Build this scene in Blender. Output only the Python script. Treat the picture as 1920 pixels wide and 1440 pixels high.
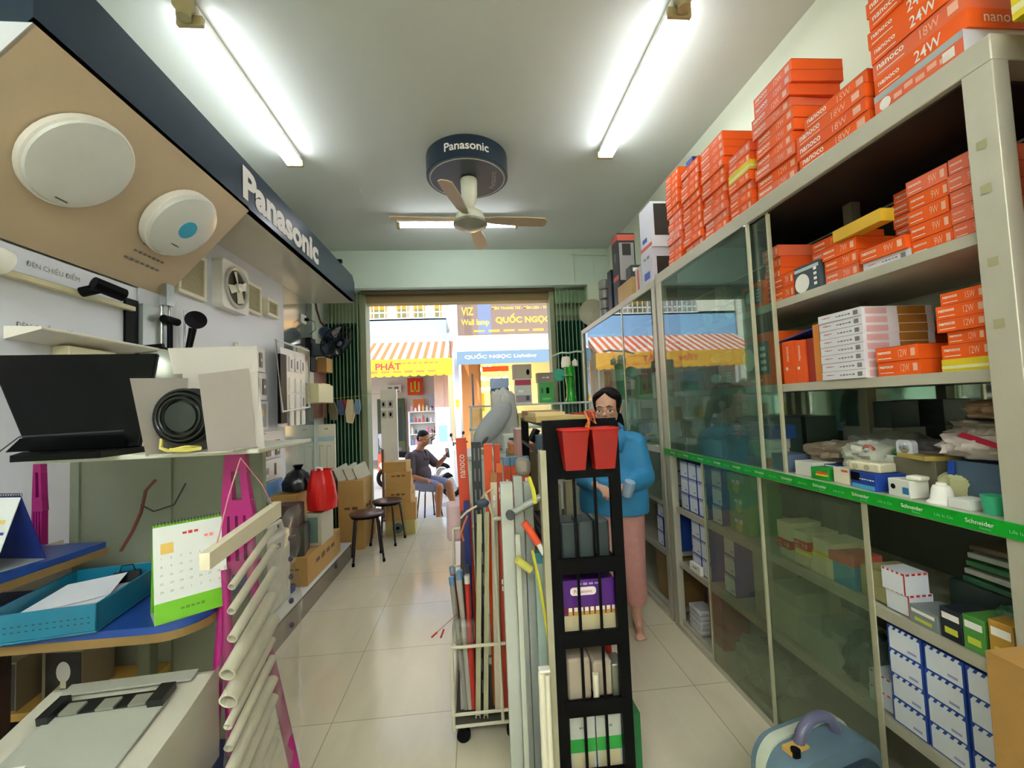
import bpy, bmesh, math, random
from mathutils import Matrix, Vector, Euler, noise as mnoise
for o in list(bpy.data.objects): bpy.data.objects.remove(o)
SC = bpy.context.scene; C = SC.collection
R = math.radians; PI = math.pi
# ---------------------------------------------------------------- camera
cd = bpy.data.cameras.new('camera'); cam = bpy.data.objects.new('camera', cd); C.objects.link(cam)
cd.sensor_fit = 'HORIZONTAL'; cd.sensor_width = 36.0; cd.lens = 36.0 * 800.0 / 1920.0
cd.clip_start = 0.05; cd.clip_end = 200
def cam_matrix(h, yaw, pitch, roll):
    y, p, r = R(yaw), R(pitch), R(roll)
    f = Vector((math.sin(-y) * math.cos(p), math.cos(y) * math.cos(p), math.sin(p)))
    r0 = Vector((math.cos(y), math.sin(y), 0)); u0 = r0.cross(f)
    rr = r0 * math.cos(r) + u0 * math.sin(r); uu = -r0 * math.sin(r) + u0 * math.cos(r)
    m = Matrix((rr, uu, -f)).transposed().to_4x4(); m.translation = (0, 0, h)
    return m
cam.matrix_world = cam_matrix(1.472, -5.134, 2.886, -2.359)
SC.camera = cam
# ---------------------------------------------------------------- world, sun, exposure
w = bpy.data.worlds.new('sky'); SC.world = w; w.use_nodes = True
nt = w.node_tree; bg = nt.nodes['Background']
st = nt.nodes.new('ShaderNodeTexSky'); st.sky_type = 'NISHITA'; st.sun_disc = False
st.sun_elevation = R(52); st.sun_rotation = R(160); st.air_density = 1.0; st.dust_density = 2.0; st.altitude = 10
nt.links.new(st.outputs[0], bg.inputs[0]); bg.inputs[1].default_value = SKY_STRENGTH = 0.1
sl = bpy.data.lights.new('sun', 'SUN'); sl.energy = .58; sl.angle = R(0.6); sl.color = (1.0, 0.93, 0.82)
sun = bpy.data.objects.new('sun', sl); C.objects.link(sun)
sun.rotation_euler = Vector((0.42, 0.62, -0.80)).to_track_quat('-Z', 'Y').to_euler()
vs = SC.view_settings; vs.view_transform = 'Standard'; vs.look = 'None'; vs.gamma = 1.0; vs.use_curve_mapping = False
vs.exposure = 2.9
TUBE_E = 3.7
# ---------------------------------------------------------------- materials
def lin(h):
    h = h.lstrip('#'); c = [int(h[i:i + 2], 16) / 255 for i in (0, 2, 4)]
    return tuple((x / 12.92 if x <= .04045 else ((x + .055) / 1.055) ** 2.4) for x in c) + (1,)
def _A(*a, **k): return a, k
PAL = {
    'appliance_cream': _A('#d6d2c0', .35),
    'awning_print': _A('#d8702c', .6),
    'awning_yellow': _A('#e6a414', .6),
    'beige_wrap': _A('#b5a690', .7, bump=.3),
    'blue_white_box_side': _A('#2448a0', .5),
    'box_cream': _A('#cbbd94', .5),
    'box_edge_maroon': _A('#8c2414', .6),
    'brow_dark': _A('#1c120e', .7),
    'brown_print': _A('#6b4a22', .7),
    'chart_blue': _A('#4a62a8', .5),
    'shade_dark_board': _A('#24221c', .6),
    'dark_wood_leg': _A('#2a1712', .5),
    'door_frame_olive': _A('#8e9470', .55),
    'facade_cream': _A('#e8e0cc', .7),
    'glasses_wire': _A('#8c6a50', .3, .6),
    'grey_post': _A('#6c6f58', .5),
    'horn_beige': _A('#a9a48c', .35),
    'label_white': _A('#dadde4', .5),
    'leaflet_cream': _A('#e6dfc6', .5),
    'logo_blue': _A('#3a5ab0', .5),
    'logo_red': _A('#d05a48', .5),
    'mint_print': _A('#8be0a0', .5, var=0),
    'pale_orange_print': _A('#f4b89c', .5, var=0),
    'pane_edge_alu': _A('#c4bfa0', .35, .3),
    'photo_charcoal': _A('#3a4a50', .4),
    'photo_dark': _A('#2b2722', .4),
    'photo_pale': _A('#b8c4c4', .5),
    'pink_frill': _A('#e08a8c', .7, bump=.4, scale=60),
    'pink_string': _A('#c98a8e', .6),
    'plinth_top_white': _A('#e4e2dc', .3),
    'ring_grey_print': _A('#c6c7c2', .5, var=0),
    'salmon_pillar': _A('#d8b8a4', .7),
    'shirt_grey': _A('#a5a2a8', .8),
    'socket_olive': _A('#a8a37c', .5),
    'stand_brown': _A('#6e4a30', .5),
    'stripe_red': _A('#d04a28', .5),
    'tarnish_grey': _A('#8e8a70', .4, .3),
    'teal_hole': _A('#083844', .6),
    'tray_slate': _A('#4f667c', .35),
    'trousers_slate': _A('#5a5860', .8),
    'yellow_pale': _A('#e8e2a8', .5),
}   # colours shared by several objects
_M = {}
def M(name, col=None, rough=.5, metal=0., spec=.5, var=.06, scale=8., bump=0., emit=None, es=0., coat=0., trans=0.):
    if name in _M: return _M[name]
    if col is None: a, k = PAL[name]; return M(name, *a, **k)
    m = bpy.data.materials.new(name); m.use_nodes = True; t = m.node_tree; b = t.nodes['Principled BSDF']
    c = lin(col); b.inputs['Base Color'].default_value = c
    b.inputs['Roughness'].default_value = rough; b.inputs['Metallic'].default_value = metal
    b.inputs['Specular IOR Level'].default_value = spec; b.inputs['Coat Weight'].default_value = coat
    if trans: b.inputs['Transmission Weight'].default_value = trans
    if emit: b.inputs['Emission Color'].default_value = lin(emit); b.inputs['Emission Strength'].default_value = es
    if var or bump:
        tc = t.nodes.new('ShaderNodeTexCoord'); nz = t.nodes.new('ShaderNodeTexNoise'); nz.inputs['Scale'].default_value = scale; nz.inputs['Detail'].default_value = 4
        t.links.new(tc.outputs['Object'], nz.inputs['Vector'])
        if var:
            r = t.nodes.new('ShaderNodeMapRange'); r.inputs['To Min'].default_value = 1 - var; r.inputs['To Max'].default_value = 1 + var
            h = t.nodes.new('ShaderNodeHueSaturation'); h.inputs['Color'].default_value = c
            t.links.new(nz.outputs['Fac'], r.inputs['Value']); t.links.new(r.outputs[0], h.inputs['Value']); t.links.new(h.outputs[0], b.inputs['Base Color'])
        if bump:
            bp = t.nodes.new('ShaderNodeBump'); bp.inputs['Strength'].default_value = bump; bp.inputs['Distance'].default_value = .01
            t.links.new(nz.outputs['Fac'], bp.inputs['Height']); t.links.new(bp.outputs[0], b.inputs['Normal'])
    _M[name] = m; return m
def glass(name, tint, refl=1.0, rough=0.0, haze=0.0, hazecol='#b8c8c0', hs=6.):
    if name in _M: return _M[name]
    m = bpy.data.materials.new(name); m.use_nodes = True; t = m.node_tree; t.nodes.clear()
    o = t.nodes.new('ShaderNodeOutputMaterial'); tr = t.nodes.new('ShaderNodeBsdfTransparent'); tr.inputs[0].default_value = lin(tint)
    g = t.nodes.new('ShaderNodeBsdfGlossy'); g.inputs['Roughness'].default_value = rough
    fr = t.nodes.new('ShaderNodeFresnel'); fr.inputs[0].default_value = 1.5
    ge = t.nodes.new('ShaderNodeNewGeometry'); ir = t.nodes.new('ShaderNodeMapRange'); ir.inputs['To Min'].default_value = 1.5; ir.inputs['To Max'].default_value = 1 / 1.5
    t.links.new(ge.outputs['Backfacing'], ir.inputs['Value']); t.links.new(ir.outputs[0], fr.inputs[0])
    mu = t.nodes.new('ShaderNodeMath'); mu.operation = 'MULTIPLY'; mu.inputs[1].default_value = refl; mu.use_clamp = True
    mx = t.nodes.new('ShaderNodeMixShader'); t.links.new(fr.outputs[0], mu.inputs[0]); t.links.new(mu.outputs[0], mx.inputs[0])
    src = tr.outputs[0]
    if haze:
        d = t.nodes.new('ShaderNodeBsdfDiffuse'); d.inputs[0].default_value = lin(hazecol)
        m2 = t.nodes.new('ShaderNodeMixShader'); t.links.new(tr.outputs[0], m2.inputs[1]); t.links.new(d.outputs[0], m2.inputs[2]); src = m2.outputs[0]
        tc = t.nodes.new('ShaderNodeTexCoord'); nz = t.nodes.new('ShaderNodeTexNoise'); nz.inputs['Scale'].default_value = hs
        r = t.nodes.new('ShaderNodeMapRange'); r.inputs['To Min'].default_value = haze * .4; r.inputs['To Max'].default_value = haze * 1.6
        t.links.new(tc.outputs['Object'], nz.inputs['Vector']); t.links.new(nz.outputs['Fac'], r.inputs['Value']); t.links.new(r.outputs[0], m2.inputs[0])
    t.links.new(src, mx.inputs[1]); t.links.new(g.outputs[0], mx.inputs[2]); t.links.new(mx.outputs[0], o.inputs[0])
    _M[name] = m; return m
# ---------------------------------------------------------------- mesh helpers
def T(x=0, y=0, z=0): return Matrix.Translation((x, y, z))
def Rx(a): return Matrix.Rotation(R(a), 4, 'X')
def Ry(a): return Matrix.Rotation(R(a), 4, 'Y')
def Rz(a): return Matrix.Rotation(R(a), 4, 'Z')
def S(x, y, z): return Matrix.Diagonal((x, y, z, 1))
def frame(xa, ya, o=(0, 0, 0)):
    xa = Vector(xa).normalized(); ya = Vector(ya); za = xa.cross(ya).normalized(); ya = za.cross(xa)
    m = Matrix((xa, ya, za)).transposed().to_4x4(); m.translation = o; return m
def F_left(x, y, z): return frame((0, -1, 0), (0, 0, 1), (x, y, z))     # a face looking towards -X (right-hand shelves)
def F_right(x, y, z): return frame((0, 1, 0), (0, 0, 1), (x, y, z))     # a face looking towards +X (left wall)
def F_front(x, y, z): return frame((1, 0, 0), (0, 0, 1), (x, y, z))     # a face looking towards -Y (the aisle's near end)
XZ = Matrix(((1, 0, 0, 0), (0, 0, 1, 0), (0, 1, 0, 0), (0, 0, 0, 1)))   # (x, y, depth) of a prism to (x, depth, z)
_TX = {}
def text_geo(s, bold=0.0):
    k = (s, bold)
    if k not in _TX:
        cu = bpy.data.curves.new('lettering', 'FONT'); cu.body = s; cu.align_x = 'CENTER'; cu.align_y = 'CENTER'; cu.size = 1; cu.offset = bold; cu.resolution_u = 3
        ob = bpy.data.objects.new('lettering', cu); C.objects.link(ob)
        dg = bpy.context.evaluated_depsgraph_get(); me = ob.evaluated_get(dg).to_mesh()
        vv = [v.co.copy() for v in me.vertices]; ff = [tuple(p.vertices) for p in me.polygons]
        ob.evaluated_get(dg).to_mesh_clear(); bpy.data.objects.remove(ob); bpy.data.curves.remove(cu)
        xs = [v.x for v in vv]; ys = [v.y for v in vv]
        _TX[k] = (vv, ff, min(xs), max(xs), min(ys), max(ys))
    return _TX[k]
SMALL_PRINT = {'FRAGILE', 'HÀNG', 'QUẠT TRẦN', 'PANEL', 'LED LIGHT', 'SMART', 'ICE', 'LỘC', 'ĐIỆN', 'LED 50W', 'Thông tin sản phẩm', '- Đèn trần LED cỡ nhỏ', '- Ánh sáng trắng dịu mắt', 'ĐT: 0903 000 000', 'Chuyên bán sỉ và lẻ các loại thiết bị điện', 'ĐIỆN NƯỚC - KIM KHÍ', 'Đèn trang trí - Thiết bị điện', 'Chuyên: đèn trang trí, đèn chùm, đèn vách, quạt', 'EURO', 'Switch & Socket', 'LED PANEL', '12W  6500K', 'Philips LED', 'INTERNATIONAL', 'THÁNG 3', '2024', 'Tháng 3', 'Lịch để bàn', 'LED', '12'}
class MB:
    def __init__(s): s.v = []; s.f = []; s.mi = []; s.sm = []; s.mats = []
    def add(s, vs, fs, mat, X=None, smooth=False):
        if mat not in s.mats: s.mats.append(mat)
        k = s.mats.index(mat); n = len(s.v)
        s.v += [(X @ Vector(v)) if X is not None else Vector(v) for v in vs]
        s.f += [tuple(i + n for i in f) for f in fs]; s.mi += [k] * len(fs); s.sm += [smooth] * len(fs); return s
    def box(s, x0, x1, y0, y1, z0, z1, mat, X=None):
        vs = [(x, y, z) for z in (z0, z1) for x, y in ((x0, y0), (x1, y0), (x1, y1), (x0, y1))]
        return s.add(vs, [(3, 2, 1, 0), (4, 5, 6, 7), (0, 1, 5, 4), (1, 2, 6, 5), (2, 3, 7, 6), (3, 0, 4, 7)], mat, X)
    def bc(s, cx, cy, cz, sx, sy, sz, mat, X=None): return s.box(cx - sx / 2, cx + sx / 2, cy - sy / 2, cy + sy / 2, cz - sz / 2, cz + sz / 2, mat, X)
    def quad(s, pts, mat, X=None): return s.add(pts, [tuple(range(len(pts)))], mat, X)
    def prism(s, poly, z0, z1, mat, X=None, smooth=False):
        n = len(poly); vs = [(x, y, z0) for x, y in poly] + [(x, y, z1) for x, y in poly]
        s.add(vs, [tuple(range(n - 1, -1, -1)), tuple(range(n, 2 * n))], mat, X)
        return s.add(vs, [(i, (i + 1) % n, n + (i + 1) % n, n + i) for i in range(n)], mat, X, smooth)
    def lathe(s, prof, mat, X=None, n=24, smooth=True, sx=1., sy=1.):
        vs = [(r * math.cos(2 * PI * i / n) * sx, r * math.sin(2 * PI * i / n) * sy, z) for r, z in prof for i in range(n)]
        fs = [(j * n + i, j * n + (i + 1) % n, (j + 1) * n + (i + 1) % n, (j + 1) * n + i) for j in range(len(prof) - 1) for i in range(n)]
        s.add(vs, fs, mat, X, smooth)
        if prof[0] == prof[-1]: return s
        if prof[0][0] > 1e-5: s.add(vs[:n], [tuple(range(n - 1, -1, -1))], mat, X)
        if prof[-1][0] > 1e-5: s.add(vs[-n:], [tuple(range(n))], mat, X)
        return s
    def cyl(s, a, b, r, mat, r1=None, n=16, caps=True, X=None, smooth=True):
        a, b = Vector(a), Vector(b); d = b - a; L = d.length; q = Vector((0, 0, 1)).rotation_difference(d).to_matrix().to_4x4(); q.translation = a
        if X is not None: q = X @ q
        r1 = r if r1 is None else r1
        vs = [(r_ * math.cos(2 * PI * i / n), r_ * math.sin(2 * PI * i / n), z) for r_, z in ((r, 0), (r1, L)) for i in range(n)]
        s.add(vs, [(i, (i + 1) % n, n + (i + 1) % n, n + i) for i in range(n)], mat, q, smooth)
        if caps: s.add(vs, [tuple(range(n - 1, -1, -1)), tuple(range(n, 2 * n))], mat, q)
        return s
    def tube(s, pts, r, mat, n=8, X=None, closed=False):
        P = [Vector(p) for p in pts]; N = len(P); rs = r if isinstance(r, (list, tuple)) else [r] * N
        vs = []; up = Vector((.13, .31, .94)).normalized()
        for i, p in enumerate(P):
            a = P[(i - 1) % N] if (closed or i > 0) else P[i]; b = P[(i + 1) % N] if (closed or i < N - 1) else P[i]
            t = (b - a).normalized(); u = t.cross(up)
            if u.length < 1e-3: u = t.cross(Vector((1, 0, 0)))
            u.normalize(); v = t.cross(u); up = v.cross(t) if False else up
            for k in range(n):
                an = 2 * PI * k / n; vs.append(p + (u * math.cos(an) + v * math.sin(an)) * rs[i])
        m = N if closed else N - 1
        fs = [(i * n + k, i * n + (k + 1) % n, ((i + 1) % N) * n + (k + 1) % n, ((i + 1) % N) * n + k) for i in range(m) for k in range(n)]
        s.add(vs, fs, mat, X, True)
        if not closed: s.add(vs, [tuple(range(n - 1, -1, -1)), tuple(range((N - 1) * n, N * n))], mat, X)
        return s
    def ell(s, c, r, mat, X=None, nu=20, nv=12, fn=None):
        if not isinstance(r, (tuple, list)): r = (r, r, r)
        vs = []
        for j in range(nv + 1):
            ph = PI * j / nv - PI / 2
            for i in range(nu):
                th = 2 * PI * i / nu; d = Vector((math.cos(th) * math.cos(ph), math.sin(th) * math.cos(ph), math.sin(ph)))
                k = fn(d) if fn else 1.
                vs.append((c[0] + d.x * r[0] * k, c[1] + d.y * r[1] * k, c[2] + d.z * r[2] * k))
        fs = [(j * nu + i, j * nu + (i + 1) % nu, (j + 1) * nu + (i + 1) % nu, (j + 1) * nu + i) for j in range(nv) for i in range(nu)]
        return s.add(vs, fs, mat, X, True)
    def text(s, t, X, mat, w=None, h=None, bold=0.0, off=.0008):
        if t in SMALL_PRINT:      # print the photo shows only as unreadable strokes
            n = max(2, min(7, len(t) // 2)); W = w or h * len(t) * .55; H = h or min(w / max(1, len(t)) * 1.1, .5 * W)
            for i in range(n): s.rect(X, W / n * .72, H * (.55, .8, .65)[i % 3], mat, off, cx=-W / 2 + W * (i + .5) / n)
            return s
        vv, ff, x0, x1, y0, y1 = text_geo(t, bold)
        W, H = x1 - x0, y1 - y0
        k = None
        if w and h: kx, ky = w / W, h / H
        elif w: kx = ky = w / W
        else: kx = ky = h / H
        cx, cy = (x0 + x1) / 2, (y0 + y1) / 2
        return s.add([((v.x - cx) * kx, (v.y - cy) * ky, off) for v in vv], ff, mat, X)
    def rect(s, X, w, h, mat, off=.0006, cx=0, cy=0):
        return s.add([(cx - w / 2, cy - h / 2, off), (cx + w / 2, cy - h / 2, off), (cx + w / 2, cy + h / 2, off), (cx - w / 2, cy + h / 2, off)], [(0, 1, 2, 3)], mat, X)
    def disc(s, X, r, mat, off=.0006, cx=0, cy=0, n=24, ry=None):
        ry = ry or r
        return s.add([(cx + r * math.cos(2 * PI * i / n), cy + ry * math.sin(2 * PI * i / n), off) for i in range(n)], [tuple(range(n))], mat, X)
    def mesh(s, name):
        me = bpy.data.meshes.new(name); me.from_pydata([tuple(v) for v in s.v], [], s.f)
        for m in s.mats: me.materials.append(m)
        me.polygons.foreach_set('material_index', s.mi); me.polygons.foreach_set('use_smooth', s.sm)
        me.validate(); me.update(); me.set_sharp_from_angle(angle=R(38)); return me
    def build(s, name, parent=None, label=None, cat=None, group=None, kind=None, loc=(0, 0, 0), rot=(0, 0, 0), bev=0, bseg=2):
        o = bpy.data.objects.new(name, s.mesh(name)); C.objects.link(o); o.location = loc; o.rotation_euler = [R(a) for a in rot]
        if parent is not None: o.parent = parent
        if bev:
            b = o.modifiers.new('bevel', 'BEVEL'); b.width = bev; b.segments = bseg; b.limit_method = 'ANGLE'; b.angle_limit = R(40)
        tag(o, label, cat, group, kind); return o
def tag(o, label=None, cat=None, group=None, kind=None):
    if label: o['label'] = label
    if cat: o['category'] = cat
    if group: o['group'] = group
    if kind: o['kind'] = kind
    return o
def thing(name, label, cat, loc=(0, 0, 0), rz=0, group=None, rot=None):
    o = bpy.data.objects.new(name, None); o.empty_display_size = .05; C.objects.link(o); o.location = loc
    o.rotation_euler = [R(a) for a in rot] if rot else (0, 0, R(rz)); return tag(o, label, cat, group)
def struct(name, mb, bev=0): return mb.build(name, kind='structure', bev=bev)
def dup(o, loc=None, rz=None, label=None, group=None, parent=None, rot=None):
    c = o.copy(); C.objects.link(c)
    if parent is not None: c.parent = parent
    if loc is not None: c.location = loc
    if rz is not None: c.rotation_euler = (0, 0, R(rz))
    if rot is not None: c.rotation_euler = [R(a) for a in rot]
    if label: c['label'] = label
    if group: c['group'] = group
    for ch in list(o.children): dup(ch, parent=c)
    return c
def rbox(w, h, r, n=4):     # rounded rectangle outline
    p = []
    for cx, cy, a0 in ((w / 2 - r, h / 2 - r, 0), (-w / 2 + r, h / 2 - r, 90), (-w / 2 + r, -h / 2 + r, 180), (w / 2 - r, -h / 2 + r, 270)):
        for i in range(n + 1):
            a = R(a0 + 90 * i / n); p.append((cx + r * math.cos(a), cy + r * math.sin(a)))
    return p
ORD = ['lowest', 'second', 'third', 'fourth', 'fifth', 'sixth', 'seventh', 'eighth', 'ninth', 'tenth', 'eleventh', 'twelfth', 'thirteenth', 'fourteenth', 'fifteenth']
def ordw(i, n): return 'topmost' if i == n - 1 else ('lowest' if i == 0 else ORD[i] + ' from bottom')
# ---------------------------------------------------------------- shared materials
WHITE = M('white_paint', '#eeeae0', .45); ALU = M('brushed_aluminium', '#cfccba', .42, .25, var=.08, scale=14)
BLACK = M('black_plastic', '#060608', .45, spec=.12); DARK = M('dark_grey', '#3a3d40', .5); PRINTW = M('white_print', '#f4ece4', .6, var=0)
CARD = M('cardboard', '#c09452', .8, bump=.15, scale=30); CREAM = M('cream_plastic', '#e9e2c8', .4); STEEL = M('steel', '#b9bcb9', .25, .9)
ORANGE = M('orange_red_card', '#f56420', .5, spec=.2, var=.10, scale=5); REDC = M('red_card', '#c8281c', .5, var=.1); NAVY = M('navy_panel', '#1b3044', .3)
PRINTG = M('grey_print', '#7d7c7a', .7, var=0); YEL = M('yellow_card', '#e2c81e', .5); BLUEC = M('blue_card', '#1e3f94', .5)
GREENC = M('green_card', '#2b9a3c', .5); PRINTR = M('red_print', '#c8302a', .6, var=0); PRINTB = M('black_print', '#22262c', .6, var=0)
CLEARBAG = glass('clear_plastic_film', '#fafaf6', 1.6, .22, .09, '#d8d8d4', 25.)
PANE = glass('cabinet_glass', '#e2f0ea', 1.2, .0, .06, '#a9c0b4')  # haze whitens the panes to imitate pale reflections
LOWPANE = glass('milky_lower_glass', '#edf3ea', 1.15, .02, .13, '#94a484', 3.)  # olive haze in the colour stands in for the floor's reflection
def noise_nodes(m):
    t = m.node_tree; return t, t.nodes['Principled BSDF']
# floor: glossy cream stone tiles
fm = M('floor_tile', '#dcd2b4', .16, spec=.5, var=0); t, b = noise_nodes(fm)
tc = t.nodes.new('ShaderNodeTexCoord'); br = t.nodes.new('ShaderNodeTexBrick'); br.offset = .0
br.inputs['Scale'].default_value = 1.0; br.inputs['Brick Width'].default_value = .6; br.inputs['Row Height'].default_value = .6; br.inputs['Mortar Size'].default_value = .0022
br.inputs['Color1'].default_value = lin('#ddd3b6'); br.inputs['Color2'].default_value = lin('#d8cdae'); br.inputs['Mortar'].default_value = lin('#a89c7c')
mp = t.nodes.new('ShaderNodeMapping'); mp.inputs['Location'].default_value = (.13, .22, 0)
wv = t.nodes.new('ShaderNodeTexNoise'); wv.inputs['Scale'].default_value = 3.; wv.inputs['Detail'].default_value = 6; wv.inputs['Distortion'].default_value = 1.5
mp2 = t.nodes.new('ShaderNodeMapping'); mp2.inputs['Scale'].default_value = (2.2, .5, 1)
mx = t.nodes.new('ShaderNodeMix'); mx.data_type = 'RGBA'; mx.blend_type = 'MULTIPLY'; mx.inputs[0].default_value = 1
cr = t.nodes.new('ShaderNodeMapRange'); cr.inputs['To Min'].default_value = .88; cr.inputs['To Max'].default_value = 1.08
t.links.new(tc.outputs['Object'], mp.inputs[0]); t.links.new(mp.outputs[0], br.inputs[0]); t.links.new(tc.outputs['Object'], mp2.inputs[0]); t.links.new(mp2.outputs[0], wv.inputs[0])
t.links.new(wv.outputs['Fac'], cr.inputs[0]); t.links.new(br.outputs['Color'], mx.inputs[6]); t.links.new(cr.outputs[0], mx.inputs[7]); t.links.new(mx.outputs[2], b.inputs['Base Color'])
WALLP = M('wall_paint', '#d6dcc4', .7, var=.03, scale=2); CEILP = M('ceiling_paint', '#cfd3ca', .8, var=.03, scale=1.5); BEAMP = M('beam_paint', '#ccdccc', .7, var=.03)
GREENW = M('olive_wall_paint', '#8d9472', .7, var=.05, scale=3)
# ---------------------------------------------------------------- the room
struct('floor', MB().box(-1.95, 1.95, -2.6, 5.95, -.15, 0, fm))
struct('ceiling', MB().box(-1.95, 1.95, -2.6, 5.75, 3.45, 3.6, CEILP))
struct('wall_left', MB().box(-1.95, -1.83, -2.6, 5.75, 0, 3.45, WALLP))
struct('wall_right', MB().box(1.79, 1.95, -2.6, 5.75, 0, 3.45, WALLP))
struct('wall_back', MB().box(-1.83, 1.79, -2.72, -2.6, 0, 3.45, M('back_wall_white', '#eeece4', .8)))
struct('wall_front', MB().box(-1.83, 1.79, 5.3, 5.56, 2.985, 3.45, BEAMP).box(-1.83, -1.37, 5.56, 5.75, 0, 3.45, GREENW).box(1.08, 1.79, 5.56, 5.75, 0, 3.45, GREENW).box(-1.37, 1.08, 5.56, 5.75, 2.985, 3.45, GREENW).box(1.5, 1.79, 5.3, 5.56, 0, 2.985, WALLP))
struct('trim_1', MB().box(-1.37, 1.08, 5.42, 5.56, 2.955, 2.985, M('door_track_brown', '#5a4a2c', .6)).box(-1.37, 1.08, 5.58, 5.74, 2.86, 2.985, M('door_header_olive', '#a08a58', .6)))
struct('door_1', MB().box(-1.41, -1.335, 5.5, 5.72, 0, 2.985, M('door_frame_olive')).box(1.035, 1.095, 5.5, 5.72, 0, 2.985, M('door_frame_olive')))
# ceiling light fixtures
TUBEM = M('lit_tube', '#ffffff', .4, var=0, emit='#f0f6ff', es=TUBE_E); FILLTUBE = M('fill_tube_bright', '#ffffff', .4, var=0, emit='#f0f6ff', es=TUBE_E * 4.1); BRASSY = M('fixture_end_beige', '#a99a6a', .5)
def tube_light(cx, cy, rz, label, L=1.2, n=2, lit=None):
    t = thing('tube_light', label, 'ceiling light', (cx, cy, 3.45), rz, 'fluorescent tube fittings on the ceiling')
    b = MB().prism([(-.05, -.058), (.05, -.058), (.035, 0), (-.035, 0)], -L / 2 - .01, L / 2 + .01, WHITE, XZ)
    b.build('housing', t)
    for s in (-1, 1):
        e = MB().box(-.06, .06, s * (L / 2 - .0) - .012, s * (L / 2) + .012, -.1, -.05, BRASSY) if n == 2 else MB().box(-.03, .03, s * (L / 2) - .015, s * (L / 2) + .015, -.11, 0, BRASSY)
        e.build('end_socket', t, bev=.004)
        if n == 2 and s < 0:
            MB().lathe([(.0, 0), (.045, 0), (.045, -.05), (.03, -.07), (.03, -.1), (.0, -.1)], BRASSY, T(0, s * L / 2 - .05, 0)).build('ceiling_mount', t)
    for x in ((-.042, .042) if n == 2 else (0,)):
        MB().cyl((x, -L / 2 + .013, -.085), (x, L / 2 - .013, -.085), .0135 if n == 2 else .0165, lit or TUBEM, n=12).build('tube', t)
    return t
tube_light(-1.29, 2.68, 0, 'twin fluorescent tube fitting on the ceiling beside the navy wall sign')
tube_light(1.078, 2.53, 0, 'twin fluorescent tube fitting on the ceiling over the glass cabinet')
tube_light(-.1, 4.39, 90, 'single fluorescent tube fitting on the ceiling behind the ceiling fan', L=1.22, n=1)
tube_light(-1.1, -1.8, 0, 'twin fill tube fitting added unseen at the back of the shop, left side', lit=FILLTUBE)  # unseen rear fittings added as fill light, brighter than the visible tubes
tube_light(.9, -1.8, 0, 'twin fill tube fitting added unseen at the back of the shop, right side', lit=FILLTUBE)
tube_light(-.1, -1.8, 0, 'twin fill tube fitting added unseen at the back of the shop, in the middle', lit=FILLTUBE)
# conduit on the front beam
MB().tube([(1.32, 5.285, 3.42), (1.32, 5.285, 3.0)], .008, WALLP).tube([(1.3, 5.285, 3.38), (1.76, 5.285, 3.36)], .008, WALLP).tube([(1.58, 5.285, 3.43), (1.6, 5.285, 3.0)], .006, WALLP).build('wall_conduit', label='thin cream cable conduits on the beam in the far right corner', cat='conduit')
# ================================================================ left wall: sign canopy, display boards
XW = -1.75
TAN = M('tan_display_board', '#cdb797', .5, var=.03, scale=2); BOARDW = M('cool_white_board', '#dcdfe6', .35, var=.03, scale=2)
t = thing('wall_sign_canopy', 'long navy wall sign over the left display with white lettering', 'sign', (-1.285, 3.1, 2.685))
# local origin at lower front edge, y 3.1
c = MB(); c.prism([(-.0, 0), (0, .285), (-.03, .3), (-.03, 0)], -1.73, 1.66, NAVY, XZ)
c.box(-.5, 0, -1.75, -1.73, 0, .3, NAVY); c.add([(0, 1.66, 0), (0, 1.73, 0), (0, 1.73, .22), (0, 1.66, .285), (-.03, 1.66, 0), (-.03, 1.73, 0), (-.03, 1.73, .22), (-.03, 1.66, .285)], [(0, 1, 2, 3), (7, 6, 5, 4), (1, 5, 6, 2), (2, 6, 7, 3)], NAVY)
c.build('fascia', t)
MB().text('Panasonic', F_right(.002, .02, .145), PRINTW, w=1.20, h=.195, bold=.045).build('lettering', t)
MB().box(-.5, -.03, -1.73, 1.73, .27, .3, M('canopy_roof_grey', '#7d7f80', .6)).build('top_panel', t)
# sloping tan board and its white end
s = MB(); s.add([(0, -1.75, 0), (0, -.51, 0), (-.465, -.51, -.505), (-.465, -1.75, -.505), (0, -1.75, .02), (0, -.51, .02), (-.465, -.51, -.485), (-.465, -1.75, -.485)], [(0, 1, 2, 3), (7, 6, 5, 4), (1, 5, 6, 2), (0, 3, 7, 4), (2, 6, 7, 3), (0, 4, 5, 1)], TAN)
fs = frame((.0, 1, 0), (.465, 0, .505), (-.34, -.78, -.345 - .004))
gx = frame((0, 1, 0), (.465, 0, .505)); gx.translation = Vector((-.345, -.80, -.3747)) + Vector((.505, 0, -.465)).normalized() * .001
for k, (tx, hh) in enumerate((('Thông tin sản phẩm', .018), ('- Đèn trần LED cỡ nhỏ', .018), ('- Ánh sáng trắng dịu mắt', .018))):
    s.text(tx, gx @ T(0, .05 - k * .05, 0), PRINTG, h=hh)
s.build('sloped_board', t)
MB().add([(0, -1.752, 0), (-.465, -1.752, -.505), (-.465, -1.752, 0), (0, -1.74, 0), (-.465, -1.74, -.505), (-.465, -1.74, 0)], [(0, 2, 1), (3, 4, 5), (0, 1, 4, 3), (1, 2, 5, 4), (0, 3, 5, 2)], BOARDW).build('end_panel', t)
MB().box(-.465, -.0, -.51, 1.73, 0, .012, M('glossy_soffit', '#d8d0bc', .12, var=.03)).build('flat_soffit', t)
for y in (1.22,): MB().box(-.02, .02, y - .02, y + .02, .28, .31, BLACK).build('clip', t)
def slope_frame(wx, wy, wz):
    # local z points away from the sloping board, into the room
    return frame((0, 1, 0), (.465, 0, .505), (wx, wy, wz))
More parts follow.
